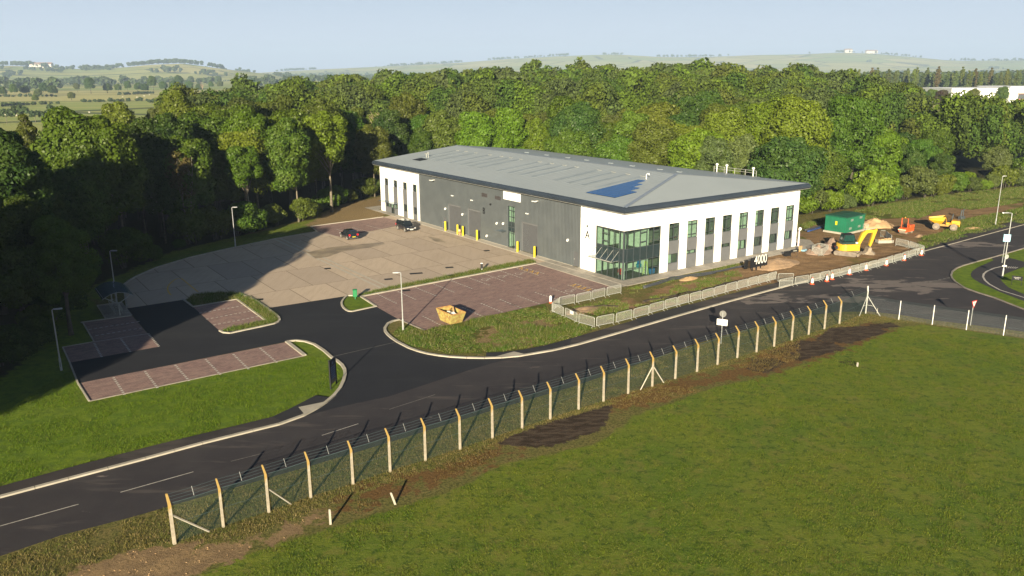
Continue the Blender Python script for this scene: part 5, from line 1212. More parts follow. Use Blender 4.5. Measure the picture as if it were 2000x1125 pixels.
for sy in (-1, 1):
    for x in (-.55, .0, .55): MB().loft([[(x - .05, sy * .74, .12), (x + .05, sy * .74, .12), (x + .05, sy * .80, .12), (x - .05, sy * .80, .12)], [(x - .05, sy * .86, 1.15), (x + .05, sy * .86, 1.15), (x + .05, sy * .93, 1.15), (x - .05, sy * .93, 1.15)]]).build('side_rib', skip_y, o)
    for x in (-.8, .8): MB().tube((x, sy * .86, .85), (x, sy * 1.02, .85), .05, n=8).build('lifting_lug', MATS['rusty_rim'], o)
MB().box(-1.15, 1.15, -.72, .72, .7, .78).build('waste_fill', mat('waste', (.32, .17, .07), (.22, .13, .08), rough=.9, scale=4), o)
for lb, cat_, bx, rot, m2, nm in (('crumpled white sheet on top of the waste in the skip', 'sheet', (-.55, .35, -.3, .25, 0, .12), (.2, -.25, .5), white_p, 'crumpled_sheet'), ('white bag end in the middle of the skip', 'bag', (-.3, .3, -.2, .2, 0, .2), (0, .3, 1.2), galv, 'waste_bag'),
                             ('brown board sticking up out of the skip', 'board', (-.06, .06, -.65, .65, 0, .3), (.5, .2, .3), wood_m, 'waste_board'), ('rusty orange plank across the far end of the skip', 'plank', (-.1, .1, -.6, .6, 0, .06), (.35, -.3, -.5), mat('rust_plank', (.50, .24, .07), rough=.8), 'waste_board')):
    off = {'sheet': (.65, -.25), 'bag': (-.1, -.1), 'board': (.15, .2), 'plank': (-.6, .1)}[cat_]; C_, S_ = math.cos(math.radians(-54)), math.sin(math.radians(-54))
    q = MB().cbox(*bx, c=.03).build(nm, m2, loc=(-6.35 + off[0] * C_ - off[1] * S_, 80.35 + off[0] * S_ + off[1] * C_, .95)); q.rotation_euler = rot; tag(q, lb, cat_, 'rubbish in the skip')
# green bin, black post
p = P(694, 584); o = empty('litter_bin', (p[0], p[1], 0), math.radians(10), label='bright green bin on a short post on the little grass island', cat='bin'); MB().box(-.06, .06, -.06, .06, 0, .45).build('post', bright_green, o)
MB().cbox(-.24, .24, -.2, .2, .3, 1.05).build('body', bright_green, o); MB().cbox(-.26, .26, -.22, .22, 1.05, 1.15).build('lid', bright_green, o)
p = P(941, 529.5); o = empty('service_post', (p[0], p[1], 0), 0, label='black bollard with a white top in the weed strip between yard and brick parking', cat='bollard'); MB().cbox(-.15, .15, -.15, .15, 0, 1.0).build('body', black_p, o); MB().cbox(-.16, .16, -.16, .16, 1.0, 1.1).build('cap', white_p, o)
MB().box(-.03, .09, -.2, -.15, .25, .35).build('socket', white_p, o)
# ------------------------------------------------------------------ cars
def car(name, loc, ang, label, L=4.1, W=1.74, HB=.92, HT=1.48, suv=False, plate=None):
    o = empty(name, (loc[0], loc[1], .012), ang, label=label, cat='car'); g = .20 if not suv else .26; hw = W / 2; wr = .31 if not suv else .36; wb = L * .61; fx, rx_ = wb / 2 + .05, -wb / 2 + .05
    # body: sections from rear to front
    st = [(-L / 2, .42, .70, .80), (-L / 2 + .06, g + .1, HB - .02, .90), (-L / 2 + .30, g, HB + .02, .97), (-L * .2, g - .02, HB + .02, 1.0), (L * .12, g - .02, HB - .01, 1.0), (L * .2, g - .02, HB - .05, .99), (L / 2 - .45, g, HB - .14, .96), (L / 2 - .12, g + .08, HB - .24, .88), (L / 2, .38, .60, .76)]
    rings = []
    for x, z0, z1, w in st:
        a = hw * w; rings.append([(x, -a * .90, z0), (x, -a, z0 + .12), (x, -a * 1.0, (z0 + z1) / 2), (x, -a * .96, z1 - .07), (x, -a * .86, z1), (x, 0, z1 + .035), (x, a * .86, z1), (x, a * .96, z1 - .07), (x, a * 1.0, (z0 + z1) / 2), (x, a, z0 + .12), (x, a * .90, z0)])
    MB().loft(rings).build('body', carpaint, o, smooth=False)
    # greenhouse
    z0 = HB - .01; c0, c1, c2, c3 = (-L / 2 + .12, -L / 2 + .42, .28, L * .2) if not suv else (-L / 2 + .10, -L / 2 + .30, .35, L * .22)
    gh = []
    for x0, x1, z, w in ((c0, c3, z0, .86), ((c0 + c1) / 2, (c2 + c3) / 2, (z0 + HT) / 2, .80), (c1, c2, HT - .05, .70)): gh.append([(x0, -hw * w, z), (x1, -hw * w, z), (x1, hw * w, z), (x0, hw * w, z)])
    MB().loft(gh).build('windows', carglass, o)
    rf = MB().loft([[(c1 - .03, -hw * .71, HT - .06), (c2 + .03, -hw * .71, HT - .06), (c2 + .03, hw * .71, HT - .06), (c1 - .03, hw * .71, HT - .06)], [(c1 + .02, -hw * .66, HT - .01), (c2 - .05, -hw * .66, HT - .01), (c2 - .05, hw * .66, HT - .01), (c1 + .02, hw * .66, HT - .01)], [(c1 + .3, -hw * .4, HT + .02), (c2 - .4, -hw * .4, HT + .02), (c2 - .4, hw * .4, HT + .02), (c1 + .3, hw * .4, HT + .02)]]).build('roof', carpaint, o)
    m_ = MB()
    for sy in (-1, 1):
        for (xa, xb) in ((c0, c1), (c3, c2), (-.25, -.22)): m_.path([(xa, sy * hw * .87, z0), ((xa + xb) / 2, sy * hw * .805, (z0 + HT) / 2), (xb, sy * hw * .705, HT - .04)], .04, 5)
    m_.build('pillars', carpaint, o)
    if suv:
        for sy in (-1, 1): MB().path([(c1 + .15, sy * hw * .62, HT + .05), (c2 - .25, sy * hw * .62, HT + .05)], .022, 6).build('roof_rail', alloy, o)
    for x in (fx, rx_):
        for sy in (-1, 1):
            w_ = MB().wheel((0, 0, 0), wr, .21, n=20).build('wheel', rubber, o, loc=(x, sy * (hw - .10), wr)); m_ = MB(); m_.wheel((0, sy * .085, 0), wr * .62, .05, n=14, ch=.05); m_.build('rim', alloy, w_)
            MB().path([(x + (wr + .06) * math.cos(t), sy * (hw - .0), wr + (wr + .06) * math.sin(t)) for t in [math.radians(a) for a in range(0, 181, 20)]], .035, 5).build('arch', rubber, o)
    lt = mat('tail_red', (.65, .01, .015), rough=.3) if 'tail_red' not in MATS else MATS['tail_red']; hl = MATS.get('head_lamp') or mat('head_lamp', (.62, .64, .66), rough=.2)
    for sy in (-1, 1):
        MB().cbox(-L / 2 - .03, -L / 2 + .16, min(sy * hw * .62, sy * hw * .92), max(sy * hw * .62, sy * hw * .92), .72, .98, .02).build('tail_lamp', lt, o)
        MB().cbox(L / 2 - .26, L / 2 + .0, min(sy * hw * .52, sy * hw * .86), max(sy * hw * .52, sy * hw * .86), .58, .72, .02).build('headlight', hl, o)
        MB().cbox(.45, .62, min(sy * (hw + .02), sy * (hw + .2)), max(sy * (hw + .02), sy * (hw + .2)), HB - .02, HB + .13, .02).build('wing_mirror', carpaint, o)
    MB().box(-L / 2 - .045, -L / 2 - .02, -.26, .26, .50, .62).build('rear_plate', yellow_p, o); MB().box(L / 2 + .0, L / 2 + .02, -.26, .26, .40, .51).build('front_plate', white_p, o)
    MB().cbox(L / 2 - .14, L / 2 + .01, -hw * .5, hw * .5, .52, .64, .01).build('grille', alloy if suv else frame_m, o)
    MB().cbox(-L / 2 - .02, -L / 2 + .1, -hw * .8, hw * .8, .30, .44, .02).build('bumper', frame_m, o)
    return o
car('parked_car', (-17.35, 130.75), math.radians(-57), 'black tall car with roof rails and pale wheels parked near bay C', 4.3, 1.8, 1.02, 1.66, True)
car('parked_car', (-25.45, 124.35), math.radians(124), 'small black hatchback with red lamps and a yellow plate on the shaded yard', 3.9, 1.7, .94, 1.50)

# ------------------------------------------------------------------ bike shelter and hoops
bs = empty('bike_shelter', (-42.05, 83.15, .02), math.radians(124), label='vaulted clear roof cycle shelter on grey Y-shaped frames at the left of the car park', cat='shelter')
span, LB = 1.55, 5.2
def arc(k, r=0): t = -1 + 2 * k / 12; return (t * span, 2.62 - .58 * t * t)
m_ = MB(); m_.loft([[(x, arc(k)[0] * -1, arc(k)[1]) for k in range(13)] for x in (-.3, LB)], cap=False, closed=False); m_.loft([[(x, arc(k)[0] * -1, arc(k)[1] + .02) for k in range(13)] for x in (-.3, LB)], cap=False, closed=False); m_.build('roof_sheet', shelter_g, bs)
for x in (-.25, 1.6, 3.4, LB - .05):
    MB().path([(x, -arc(k)[0], arc(k)[1] - .04) for k in range(13)], .035, 6).build('roof_rib', galv, bs)
for x in (.0, LB - .3):
    MB().path([(x, 0, 0), (x, 0, 1.35)], .07, 8).build('mast', galv, bs)
    for sy in (-1, 1): MB().path([(x, 0, 1.3), (x, sy * 1.35, 2.15)], .045, 8).build('arm', galv, bs)
for sy in (-1, 1): MB().path([(-.25, sy * 1.42, 2.12), (LB - .05, sy * 1.42, 2.12)], .03, 6).build('eaves_rail', galv, bs)
g = []
for k in range(6):
    x, y = .7 + k * .75, 0; c_, s_n = math.cos(math.radians(124)), math.sin(math.radians(124))
    o = empty('bike_hoop', (-42.05 + x * c_, 83.15 + x * s_n, .02), math.radians(124), label='galvanised cycle hoop in the row under the vaulted shelter', cat='bike stand', group='cycle hoops under the shelter')
    if k == 0: MB().path([(0, -.38, 0), (0, -.38, .62), (0, -.28, .75), (0, .28, .75), (0, .38, .62), (0, .38, 0)], .028, 6).build('hoop', galv, o); hm = o.children[0].data; MB().tube((0, -.38, .35), (0, .38, .35), .02, n=6).build('cross_bar', galv, o); cb = o.children[1].data
    else: link('hoop', hm, parent=o); link('cross_bar', cb, parent=o)

# ------------------------------------------------------------------ excavator
ex = empty('excavator', (46.9, 110.6, .05), math.radians(6), label='yellow tracked mini excavator with its boom folded, parked on the mud', cat='excavator')
ex.scale = (1.16, 1.16, 1.16)
def X(mb, name, m, par=None): return mb.build(name, m, par or ex)
def track_mb(y):
    m_ = MB(); pr = []
    for a in range(90, 271, 30): pr.append((-1.05 + .28 * math.cos(math.radians(a)), .30 + .28 * math.sin(math.radians(a))))
    for a in range(-90, 91, 30): pr.append((1.05 + .28 * math.cos(math.radians(a)), .30 + .28 * math.sin(math.radians(a))))
    m_.xprism(pr, y - .2, y + .2)
    for k in range(14): x = -1.05 + k * .16; m_.box(x - .03, x + .03, y - .21, y + .21, .575, .61)
    return m_
R2 = Matrix.Rotation(math.radians(-82), 4, 'Z')
und = X(MB().cbox(-.5, .5, -.5, .5, .25, .62), 'undercarriage', mud_metal); und.rotation_euler = (0, 0, math.radians(-40))
for y in (-.78, .78): X(track_mb(y), 'track', mud_rub, und)
X(MB().cbox(1.35, 1.5, -.98, .98, .08, .45), 'dozer_blade', mud_metal, und)
for y in (-.4, .4): X(MB().box(.4, 1.4, y - .06, y + .06, .25, .37), 'blade_arm', mud_metal, und)
pts = [(1.05, -.95), (1.05, .95)] + [(-.35 - 1.0 * math.cos(math.radians(a)), 1.0 * math.sin(math.radians(a))) for a in range(75, -76, -15)]
m_ = MB(); m_.prism(pts, .66, 1.40, bottom=True); m_.prism([(x * .98, y * .98) for x, y in pts], 1.40, 1.46); up = X(m_, 'upper_body', digger_y)
m_ = MB(); m_.prism([(-1.42, -.25), (-1.42, .28), (-1.36, .28), (-1.36, -.25)], .78, 1.14); X(m_, 'grille', frame_m)
X(MB().box(-1.40, -1.34, .38, .50, .95, 1.05), 'rear_light', red_p); X(MB().box(-1.40, -1.34, -.55, -.43, .95, 1.05), 'rear_light', red_p)
m_ = MB(); m_.cbox(-1.15, .5, -.9, -.02, 1.46, 1.72); X(m_, 'engine_hood', mat('dark_hood', (.02, .045, .04), rough=.35))
m_ = MB(); 
cab = [(-.55, 1.45), (.75, 1.45), (.92, 1.85), (.70, 2.42), (-.45, 2.42), (-.60, 1.8)]
m_.xprism(cab, .02, .95); cb_ = X(m_, 'cab', mat('cab_glass', (.012, .045, .04), rough=.06, spec=.8))
m_ = MB()
for y in (.02, .95):
    for a, b in zip(cab, cab[1:] + cab[:1]): m_.path([(a[0], y, a[1]), (b[0], y, b[1])], .035, 5)
X(m_, 'cab_frame', black_p, cb_); X(MB().cbox(-.5, .75, -.02, .99, 2.42, 2.50), 'cab_roof', black_p, cb_)
X(MB().cbox(.75, 1.05, -.45, -.10, 1.28, 1.6), 'tool_box', white_p)
m_ = MB(); m_.cbox(1.0, 1.4, -.28, .28, .75, 1.15); X(m_, 'boom_pivot', frame_m)
def arm(mb, pts, w):
    """plated arm: polyline in x,z with half thickness"""
    up_, dn = [], []
    for i, (x, z, t) in enumerate(pts):
        a = Vector((pts[max(i - 1, 0)][0], pts[max(i - 1, 0)][1])); b = Vector((pts[min(i + 1, len(pts) - 1)][0], pts[min(i + 1, len(pts) - 1)][1])); d = (b - a).normalized(); n = Vector((-d.y, d.x))
        up_.append((x + n.x * t, z + n.y * t)); dn.append((x - n.x * t, z - n.y * t))
    rings = [[(u[0], -w, u[1]), (u[0], w, u[1]), (l[0], w, l[1]), (l[0], -w, l[1])] for u, l in zip(up_, dn)]
    return mb.loft(rings)
BM = arm(MB(), [(1.15, .95, .16), (1.5, 1.75, .21), (1.85, 2.5, .26), (2.25, 2.85, .22), (3.2, 2.85, .15)], .17).build('boom', digger_y, ex)
arm(MB(), [(3.4, 3.1, .12), (3.2, 2.75, .22), (3.0, 1.9, .18), (2.75, 1.0, .13)], .15).build('dipper_arm', digger_y, ex)
for a, b in (((1.35, .95), (1.85, 2.2)), ((2.0, 3.02), (3.25, 3.15)), ((3.2, 2.6), (2.95, 1.45))):
    m_ = MB(); m_.tube((a[0], 0, a[1]), ((a[0] + b[0]) / 2, 0, (a[1] + b[1]) / 2), .07, n=8); m_.tube(((a[0] + b[0]) / 2, 0, (a[1] + b[1]) / 2), (b[0], 0, b[1]), .04, n=8); m_.build('ram', lamp_m, BM)
bk = [(2.75, .95), (2.9, .75), (2.85, .35), (2.55, .08), (2.1, .05), (1.95, .15), (2.2, .25), (2.4, .45), (2.5, .85)]
m_ = MB(); m_.xprism(bk, -.38, .38); 
for y in (-.32, -.11, .11, .32): m_.box(1.82, 1.98, y - .04, y + .04, .06, .14)
m_.build('bucket', mud_metal, ex); m_ = MB(); m_.tube((2.7, -.14, 1.0), (2.7, .14, 1.0), .08); m_.box(2.62, 2.9, -.1, .1, .8, 1.1); m_.build('coupler', frame_m, ex)
o = empty('spare_bucket', (*P(1697, 497)[:2], 0), math.radians(-35), label='muddy spare digging bucket on the ground below the excavator arm', cat='bucket')
m_ = MB(); m_.xprism([(-.75, .0), (-.65, .35), (-.3, .52), (.3, .5), (.7, .3), (.78, .05), (.5, .0)], -.35, .35); m_.build('shell', mud_metal, o)
for x in (-.4, .3): MB().box(x - .05, x + .05, -.38, .38, .1, .56).build('rib', mud_metal, o)
# ------------------------------------------------------------------ dumper
du = empty('site_dumper', (69.9, 128.9, .05), math.radians(154), label='yellow four wheeled site dumper with a raised front skip on the grass verge', cat='dumper')
for x in (1.15, -1.35):
    for y in (-.88, .88):
        w_ = MB().wheel((0, 0, 0), .56, .44, n=20, ch=.2).build('wheel', mud_rub, du, loc=(x, y, .56)); MB().wheel((0, .03 if y > 0 else -.03, 0), .26, .42, n=12, ch=.05).build('rim', mud_metal, w_)
MB().cbox(-1.9, .9, -.32, .32, .55, .9).build('chassis', MATS['rusty_rim'], du)
def sk(xs0, xs1, w, z0, z1): return [(xs0, -w, z0), (xs1, -w, z1), (xs1, w, z1), (xs0, w, z0)]
m_ = MB(); outer = [[(.45, -.55, .95), (1.25, -.55, .95), (1.25, .55, .95), (.45, .55, .95)], [(.15, -.95, 1.45), (2.15, -.95, 1.55), (2.15, .95, 1.55), (.15, .95, 1.45)], [(-.10, -1.0, 2.15), (2.35, -1.0, 1.72), (2.35, 1.0, 1.72), (-.10, 1.0, 2.15)]]
m_.loft(outer, cap=False); m_.raw(outer[0], [(3, 2, 1, 0)]); m_.loft([[(a + (.04 if a < 1 else -.04), b * .95, c + .03) for a, b, c in r] for r in outer][::-1], cap=False); m_.build('skip', dumper_y, du)
MB().raw([(.2, -.9, 1.62), (2.1, -.9, 1.6), (2.1, .9, 1.6), (.2, .9, 1.62)], [(0, 1, 2, 3)]).build('load', mat('skip_inside', (.45, .27, .19), rough=.8), du)
MB().cbox(-2.15, -.95, -.8, .8, .95, 1.62, .06).build('engine_cover', dumper_y, du); MB().cbox(-2.2, -2.05, -.8, .8, .7, 1.55, .03).build('rear_guard', dumper_y, du)
MB().cbox(-.95, -.2, -.6, .6, .9, 1.25, .04).build('driver_deck', dumper_y, du); MB().cbox(-.85, -.4, -.25, .25, 1.25, 1.42, .04).build('seat', black_p, du); MB().cbox(-.95, -.85, -.25, .25, 1.35, 1.8, .03).build('seat_back', black_p, du)
for y in (-.75, .75): MB().cbox(-1.85, -.8, min(y, y * 1.35), max(y, y * 1.35), 1.18, 1.25, .02).build('mudguard', dumper_y, du)
m_ = MB(); m_.path([(-.15, 0, 1.2), (-.3, 0, 1.75)], .03, 6); m_.path([(-.34 + .0, .18 * math.cos(t), 1.75 + .18 * math.sin(t)) for t in [k * math.pi / 4 for k in range(9)]], .02, 5); m_.build('steering_wheel', black_p, du)
m_ = MB(); m_.path([(-1.0, -.6, 1.6), (-1.15, -.6, 2.55), (-1.15, .6, 2.55), (-1.0, .6, 1.6)], .05, 8); m_.build('roll_bar', frame_m, du); m_ = MB(); m_.path([(-.3, .5, 1.2), (-.15, .5, 1.95), (.05, .5, 2.0)], .03, 6); m_.build('handrail', dumper_y, du)
m_ = MB(); m_.path([(-1.9, .3, 1.6), (-1.9, .3, 2.3)], .05, 6); m_.build('exhaust', frame_m, du)
# ------------------------------------------------------------------ roller
ro = empty('ride_on_roller', (62.4, 125.9, .05), math.radians(38), label='small orange ride on roller with a square roll frame on the mud', cat='roller')
for x in (-.85, .85): MB().wheel((x, 0, .42), .42, 1.05, n=24, ch=.02).build('drum', mud_metal, ro)
MB().cbox(.15, 1.55, -.52, .52, .85, 1.3, .05).build('bonnet', orange_p, ro); MB().cbox(-1.45, .15, -.52, .52, .80, 1.0, .05).build('deck', orange_p, ro)
MB().cbox(-1.5, -1.3, -.6, .6, .62, .82, .02).build('bumper', mat('cream_bumper', (.65, .5, .35), rough=.6), ro); MB().cbox(-.5, -.1, -.25, .25, 1.0, 1.3, .04).build('seat', black_p, ro); MB().cbox(-.6, -.5, -.25, .25, 1.2, 1.6, .03).build('seat_back', black_p, ro)
for y in (-.56, .56): MB().box(-1.3, 1.3, y - .04, y + .04, .35, .85).build('side_plate', orange_p, ro)
m_ = MB(); 
for x in (-.72,): m_.path([(x, -.5, 1.0), (x, -.5, 2.45), (x, .5, 2.45), (x, .5, 1.0)], .06, 8)
m_.path([(-.72, .5, 2.0), (-.1, .5, 1.1)], .04, 6); m_.path([(-.72, -.5, 2.0), (-.1, -.5, 1.1)], .04, 6); m_.build('roll_frame', orange_p, ro)
MB().box(-.78, -.66, -.06, .06, 2.5, 2.68).build('beacon', mat('beacon', (.6, .35, .05), rough=.3), ro); m_ = MB(); m_.path([(.1, 0, 1.1), (-.05, 0, 1.5)], .03, 6); m_.path([(-.07, .17 * math.cos(t), 1.5 + .17 * math.sin(t)) for t in [k * math.pi / 4 for k in range(9)]], .02, 5); m_.build('steering_wheel', black_p, ro)
# odd dark machine part on the bank behind the dumper
p = P(1878, 428); o = empty('breaker_attachment', (p[0], p[1], 0), .4, label='dark steel digger attachment lying on the bank behind the yellow dumper', cat='attachment'); MB().cbox(-.5, .5, -.3, .3, 0, .5).build('cradle', frame_m, o); m_ = MB(); m_.path([(-.3, 0, .3), (-.2, 0, 1.6)], .12, 6); m_.path([(.3, 0, .3), (.15, 0, 1.5), (.4, 0, 1.7)], .1, 6); m_.build('arms', frame_m, o)

# ------------------------------------------------------------------ vegetation meshes
def leaves(cent, rad, n, ls, rg, up=.25, tight=.82):
    """leaf-sized facets over a set of lobes: cent (K,3), rad (K,), n per lobe"""
    K = len(cent); d = rg.normal(size=(K, n, 3)); d[:, :, 2] += up; d /= np.linalg.norm(d, axis=2, keepdims=True)
    p = cent[:, None] + d * rad[:, None, None] * rg.uniform(tight, 1.08, (K, n, 1)) * np.array([1, 1, .8])
    nr = d + rg.normal(size=d.shape) * .42; nr /= np.linalg.norm(nr, axis=2, keepdims=True)
    p = p.reshape(-1, 3); nr = nr.reshape(-1, 3); t = np.cross(nr, rg.normal(size=nr.shape)); t /= np.linalg.norm(t, axis=1, keepdims=True); b = np.cross(nr, t)
    s = ls * 1.14 * rg.uniform(.6, 1.35, (len(p), 1)); q = rg.uniform(.45, .8, (len(p), 1))
    v = np.stack([p - t * s, p - b * s * q + t * s * .15, p + t * s, p + b * s * q], 1)
    return v.reshape(-1, 3)
def crown_pts(seed, R, z0, z1, nl, nleaf, ls, lr=(.26, .42), shape='round', droop=.0):
    rg = np.random.default_rng(seed); d = rg.normal(size=(nl, 3)); d /= np.linalg.norm(d, axis=1, keepdims=True)
    d[:, 2] = np.where(d[:, 2] < -.65, -d[:, 2], d[:, 2]); Hh = (z1 - z0) / 2; c = np.array([0, 0, z0 + Hh])
    k = rg.uniform(.45, .90, (nl, 1)); cent = c + d * np.array([R * .85, R * .85, Hh * .88]) * k
    f = (cent[:, 2] - z0) / (z1 - z0)
    if shape == 'oval': w = 1.12 - .35 * f
    elif shape == 'cone': w = 1.25 * (1 - f) + .18
    elif shape == 'top': w = .62 + .5 * f
    else: w = np.ones(nl)
    cent[:, :2] *= w[:, None]; ax = rg.normal(size=2) * R * .12; cent[:, :2] += ax
    rad = R * rg.uniform(*lr, nl) * np.where(f > .8, .8, 1)
    return leaves(cent, rad, nleaf, ls, rg), cent
def leafmesh(name, v):
    return npmesh(name, v, np.arange(len(v)).reshape(-1, 4))
def trunk_mesh(seed, h, r, cent, nlimb, fork=.35, wig=.25, m=bark_m, multi=1):
    rg = random.Random(seed); m_ = MB()
    for q in range(multi):
        ox, oy = (rg.uniform(-.5, .5), rg.uniform(-.5, .5)) if multi > 1 else (0, 0); pts = []; rr_ = []
        for k in range(7):
            f = k / 6; pts.append((ox * (1 + 2 * f) + rg.uniform(-wig, wig) * f, oy * (1 + 2 * f) + rg.uniform(-wig, wig) * f, f * h)); rr_.append(r * (1.25 if k == 0 else 1) * (1 - .8 * f) / (1.4 if multi > 1 else 1))
        m_.path(pts, rr_, 7)
    idx = list(range(len(cent))); rg.shuffle(idx)
    for i in idx[:nlimb]:
        c = cent[i]; f = min(.85, max(fork, c[2] / h - .25)); k = int(f * 6); a = Vector(pts[k]).lerp(Vector(pts[min(k + 1, 6)]), f * 6 - k); b = Vector(c)
        mid = a.lerp(b, .5) + Vector((rg.uniform(-.4, .4), rg.uniform(-.4, .4), rg.uniform(.0, .6))); r0 = r * (1 - .8 * f) * .6
        m_.path([a, mid, b], [r0, r0 * .6, r0 * .2], 5)
    me_ = m_.mesh('trunk', True); me_.materials.append(m); return me_
KIND = {}
def kind(key, R, z0, z1, nl, nleaf, ls, r, h=None, shape='round', lr=(.26, .42), nlimb=9, m=bark_m, multi=1, seeds=2, wig=.25, fork=.35):
    L = []
    for s in range(seeds):
        v, cent = crown_pts(hash_(key) + s * 17, R, z0, z1, nl, nleaf, ls, lr, shape); cm = leafmesh('crown', v); cm.materials.append(leaf_m)
        L.append((cm, trunk_mesh(hash_(key) + s, h or z1 * .85, r, cent, nlimb, fork, wig, m, multi)))
    KIND[key] = L
def hash_(s): return sum(ord(c) * (i + 3) for i, c in enumerate(s))
kind('broad', 6.2, 2.0, 19, 110, 430, .195, .32, seeds=3, lr=(.22, .36))
kind('hero', 4.8, 6.5, 19.5, 70, 300, .18, .26, shape='top', nlimb=22, m=pale_bark, seeds=2, lr=(.20, .34))
kind('edge', 5.4, 2.0, 20, 115, 340, .185, .18, shape='top', nlimb=16, m=pale_bark, seeds=3, lr=(.20, .34))
kind('oval', 4.8, .8, 16.5, 80, 400, .20, .25, shape='oval', lr=(.24, .38))
kind('oak', 7.6, .6, 15.5, 140, 430, .20, .4, lr=(.18, .28), seeds=2)
kind('thin', 3.4, 5, 17, 44, 150, .17, .2, shape='top', nlimb=24, m=pale_bark, multi=3, lr=(.20, .34), wig=.5)
kind('bush', 3.2, -.4, 5.2, 40, 260, .16, .12, lr=(.26, .42), nlimb=3, multi=3)
kind('near', 5.6, 1.0, 20, 110, 560, .145, .35, seeds=2, lr=(.18, .30))
kind('poplar', 2.1, 1, 26, 80, 70, .34, .3, shape='oval', nlimb=10, m=pale_bark, lr=(.28, .5), seeds=3)
kind('spire', 3.6, 1.0, 20, 64, 300, .18, .25, shape='cone', lr=(.20, .32), nlimb=14)
TREE_NAME = {'hero': 'tall_tree', 'broad': 'broadleaf_tree', 'edge': 'tall_tree', 'oval': 'broadleaf_tree', 'oak': 'oak_tree', 'thin': 'slender_tree', 'bush': 'shrub', 'near': 'broadleaf_tree', 'poplar': 'poplar_tree', 'spire': 'lime_tree'}
TONE = {'bright': (.092, .155, .012), 'mid': (.060, .115, .013), 'dark': (.036, .072, .015), 'olive': (.088, .110, .017), 'grey': (.078, .104, .032), 'yellow': (.125, .160, .016), 'brown': (.105, .082, .034), 'copper': (.055, .028, .026)}
TW_ = {'bright': 'bright green', 'mid': 'mid green', 'dark': 'dark green', 'olive': 'olive green', 'grey': 'grey green', 'yellow': 'yellowish green', 'brown': 'brownish', 'copper': 'dark copper'}
SH_ = {'hero': 'tall forked tree', 'broad': 'rounded tree', 'edge': 'tall bare-trunked tree', 'oval': 'oval tree', 'oak': 'wide domed tree', 'thin': 'many-stemmed tree', 'bush': 'bush', 'near': 'big dense tree', 'poplar': 'narrow poplar', 'spire': 'pointed tree'}
NT = [0]
def tree(key, x, y, s=1.0, tone='mid', where='in the wood', label=None, sz=None, z=None, rot=None, group=True):
    cm, tm = KIND[key][rnd.randrange(len(KIND[key]))]; z = tz(x, y) if z is None else z
    lb = label or f'{TW_[tone]} {SH_[key]}, {where}'
    o = empty(TREE_NAME[key], (x, y, z - .05), rnd.uniform(0, 6.28) if rot is None else rot, label=lb, cat='bush' if key == 'bush' else 'tree', group=None if label else f'{TW_[tone]} {SH_[key]}s {where}')
    o.scale = (s, s, sz or s * rnd.uniform(.93, 1.07)); c = link('crown', cm, parent=o); t_ = link('trunk', tm, parent=o)
    a = TONE[tone]; j = rnd.uniform(.72, 1.22) * (.74 if x < -20 and y < 220 else .95); c.color = (a[0] * j * rnd.uniform(.92, 1.08), a[1] * j, a[2] * j * rnd.uniform(.85, 1.15), 1); NT[0] += 1; return o  # crowns on the left darkened: shade put into their leaf colour

# hand placed trees first
taken = []
def T(key, x, y, s=1.0, tone='mid', where='', label=None, **k): taken.append((x, y, {'oak': 5.5, 'near': 4.2, 'broad': 4.0, 'edge': 3.2, 'oval': 3.2, 'thin': 2.6, 'bush': 1.6, 'spire': 2.8}.get(key, 3) * s)); return tree(key, x, y, s, tone, where, label, **k)
wl = 'at the shaded left edge of the picture'
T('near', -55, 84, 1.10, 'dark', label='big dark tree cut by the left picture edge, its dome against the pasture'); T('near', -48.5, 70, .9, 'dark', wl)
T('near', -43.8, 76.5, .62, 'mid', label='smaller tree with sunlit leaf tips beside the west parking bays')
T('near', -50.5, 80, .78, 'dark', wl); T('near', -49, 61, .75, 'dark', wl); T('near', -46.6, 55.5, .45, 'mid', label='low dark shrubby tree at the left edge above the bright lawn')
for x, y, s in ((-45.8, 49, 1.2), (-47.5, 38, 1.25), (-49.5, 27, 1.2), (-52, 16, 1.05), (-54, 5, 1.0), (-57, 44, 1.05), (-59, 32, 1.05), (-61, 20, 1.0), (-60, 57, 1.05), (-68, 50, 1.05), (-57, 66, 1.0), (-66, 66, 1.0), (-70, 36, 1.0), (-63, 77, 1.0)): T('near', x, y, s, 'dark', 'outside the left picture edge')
T('spire', -86, 146, 1.02, 'olive', label='tall pointed tree standing above the others against the left pasture')
T('hero', -52, 168, 1.15, 'olive', label='tall bare-limbed tree breaking the skyline left of centre'); 
T('hero', -33.5, 149.5, 1.02, 'bright', label='tall pale-trunked tree forking wide left of the building'); T('edge', -37, 139, .95, 'mid', label='tall dark-shaded tree just left of the pale-trunked one')
T('edge', -28.5, 168, .85, 'olive', label='leafy many-limbed tree immediately left of the building corner'); T('thin', -26, 171, .8, 'mid', label='slim twin-stemmed tree by the left building corner')
T('hero', -43, 131.5, .78, 'bright', label='leaning bright-leaved tree behind the back parking bays')
T('oak', 49, 146, 1.0, 'dark', label='wide dark grey-green dome right of the building roof'); T('oak', 66, 172, .95, 'bright', 'behind the right half of the building')
T('oak', 37, 168, .95, 'yellow', 'behind the right half of the building')
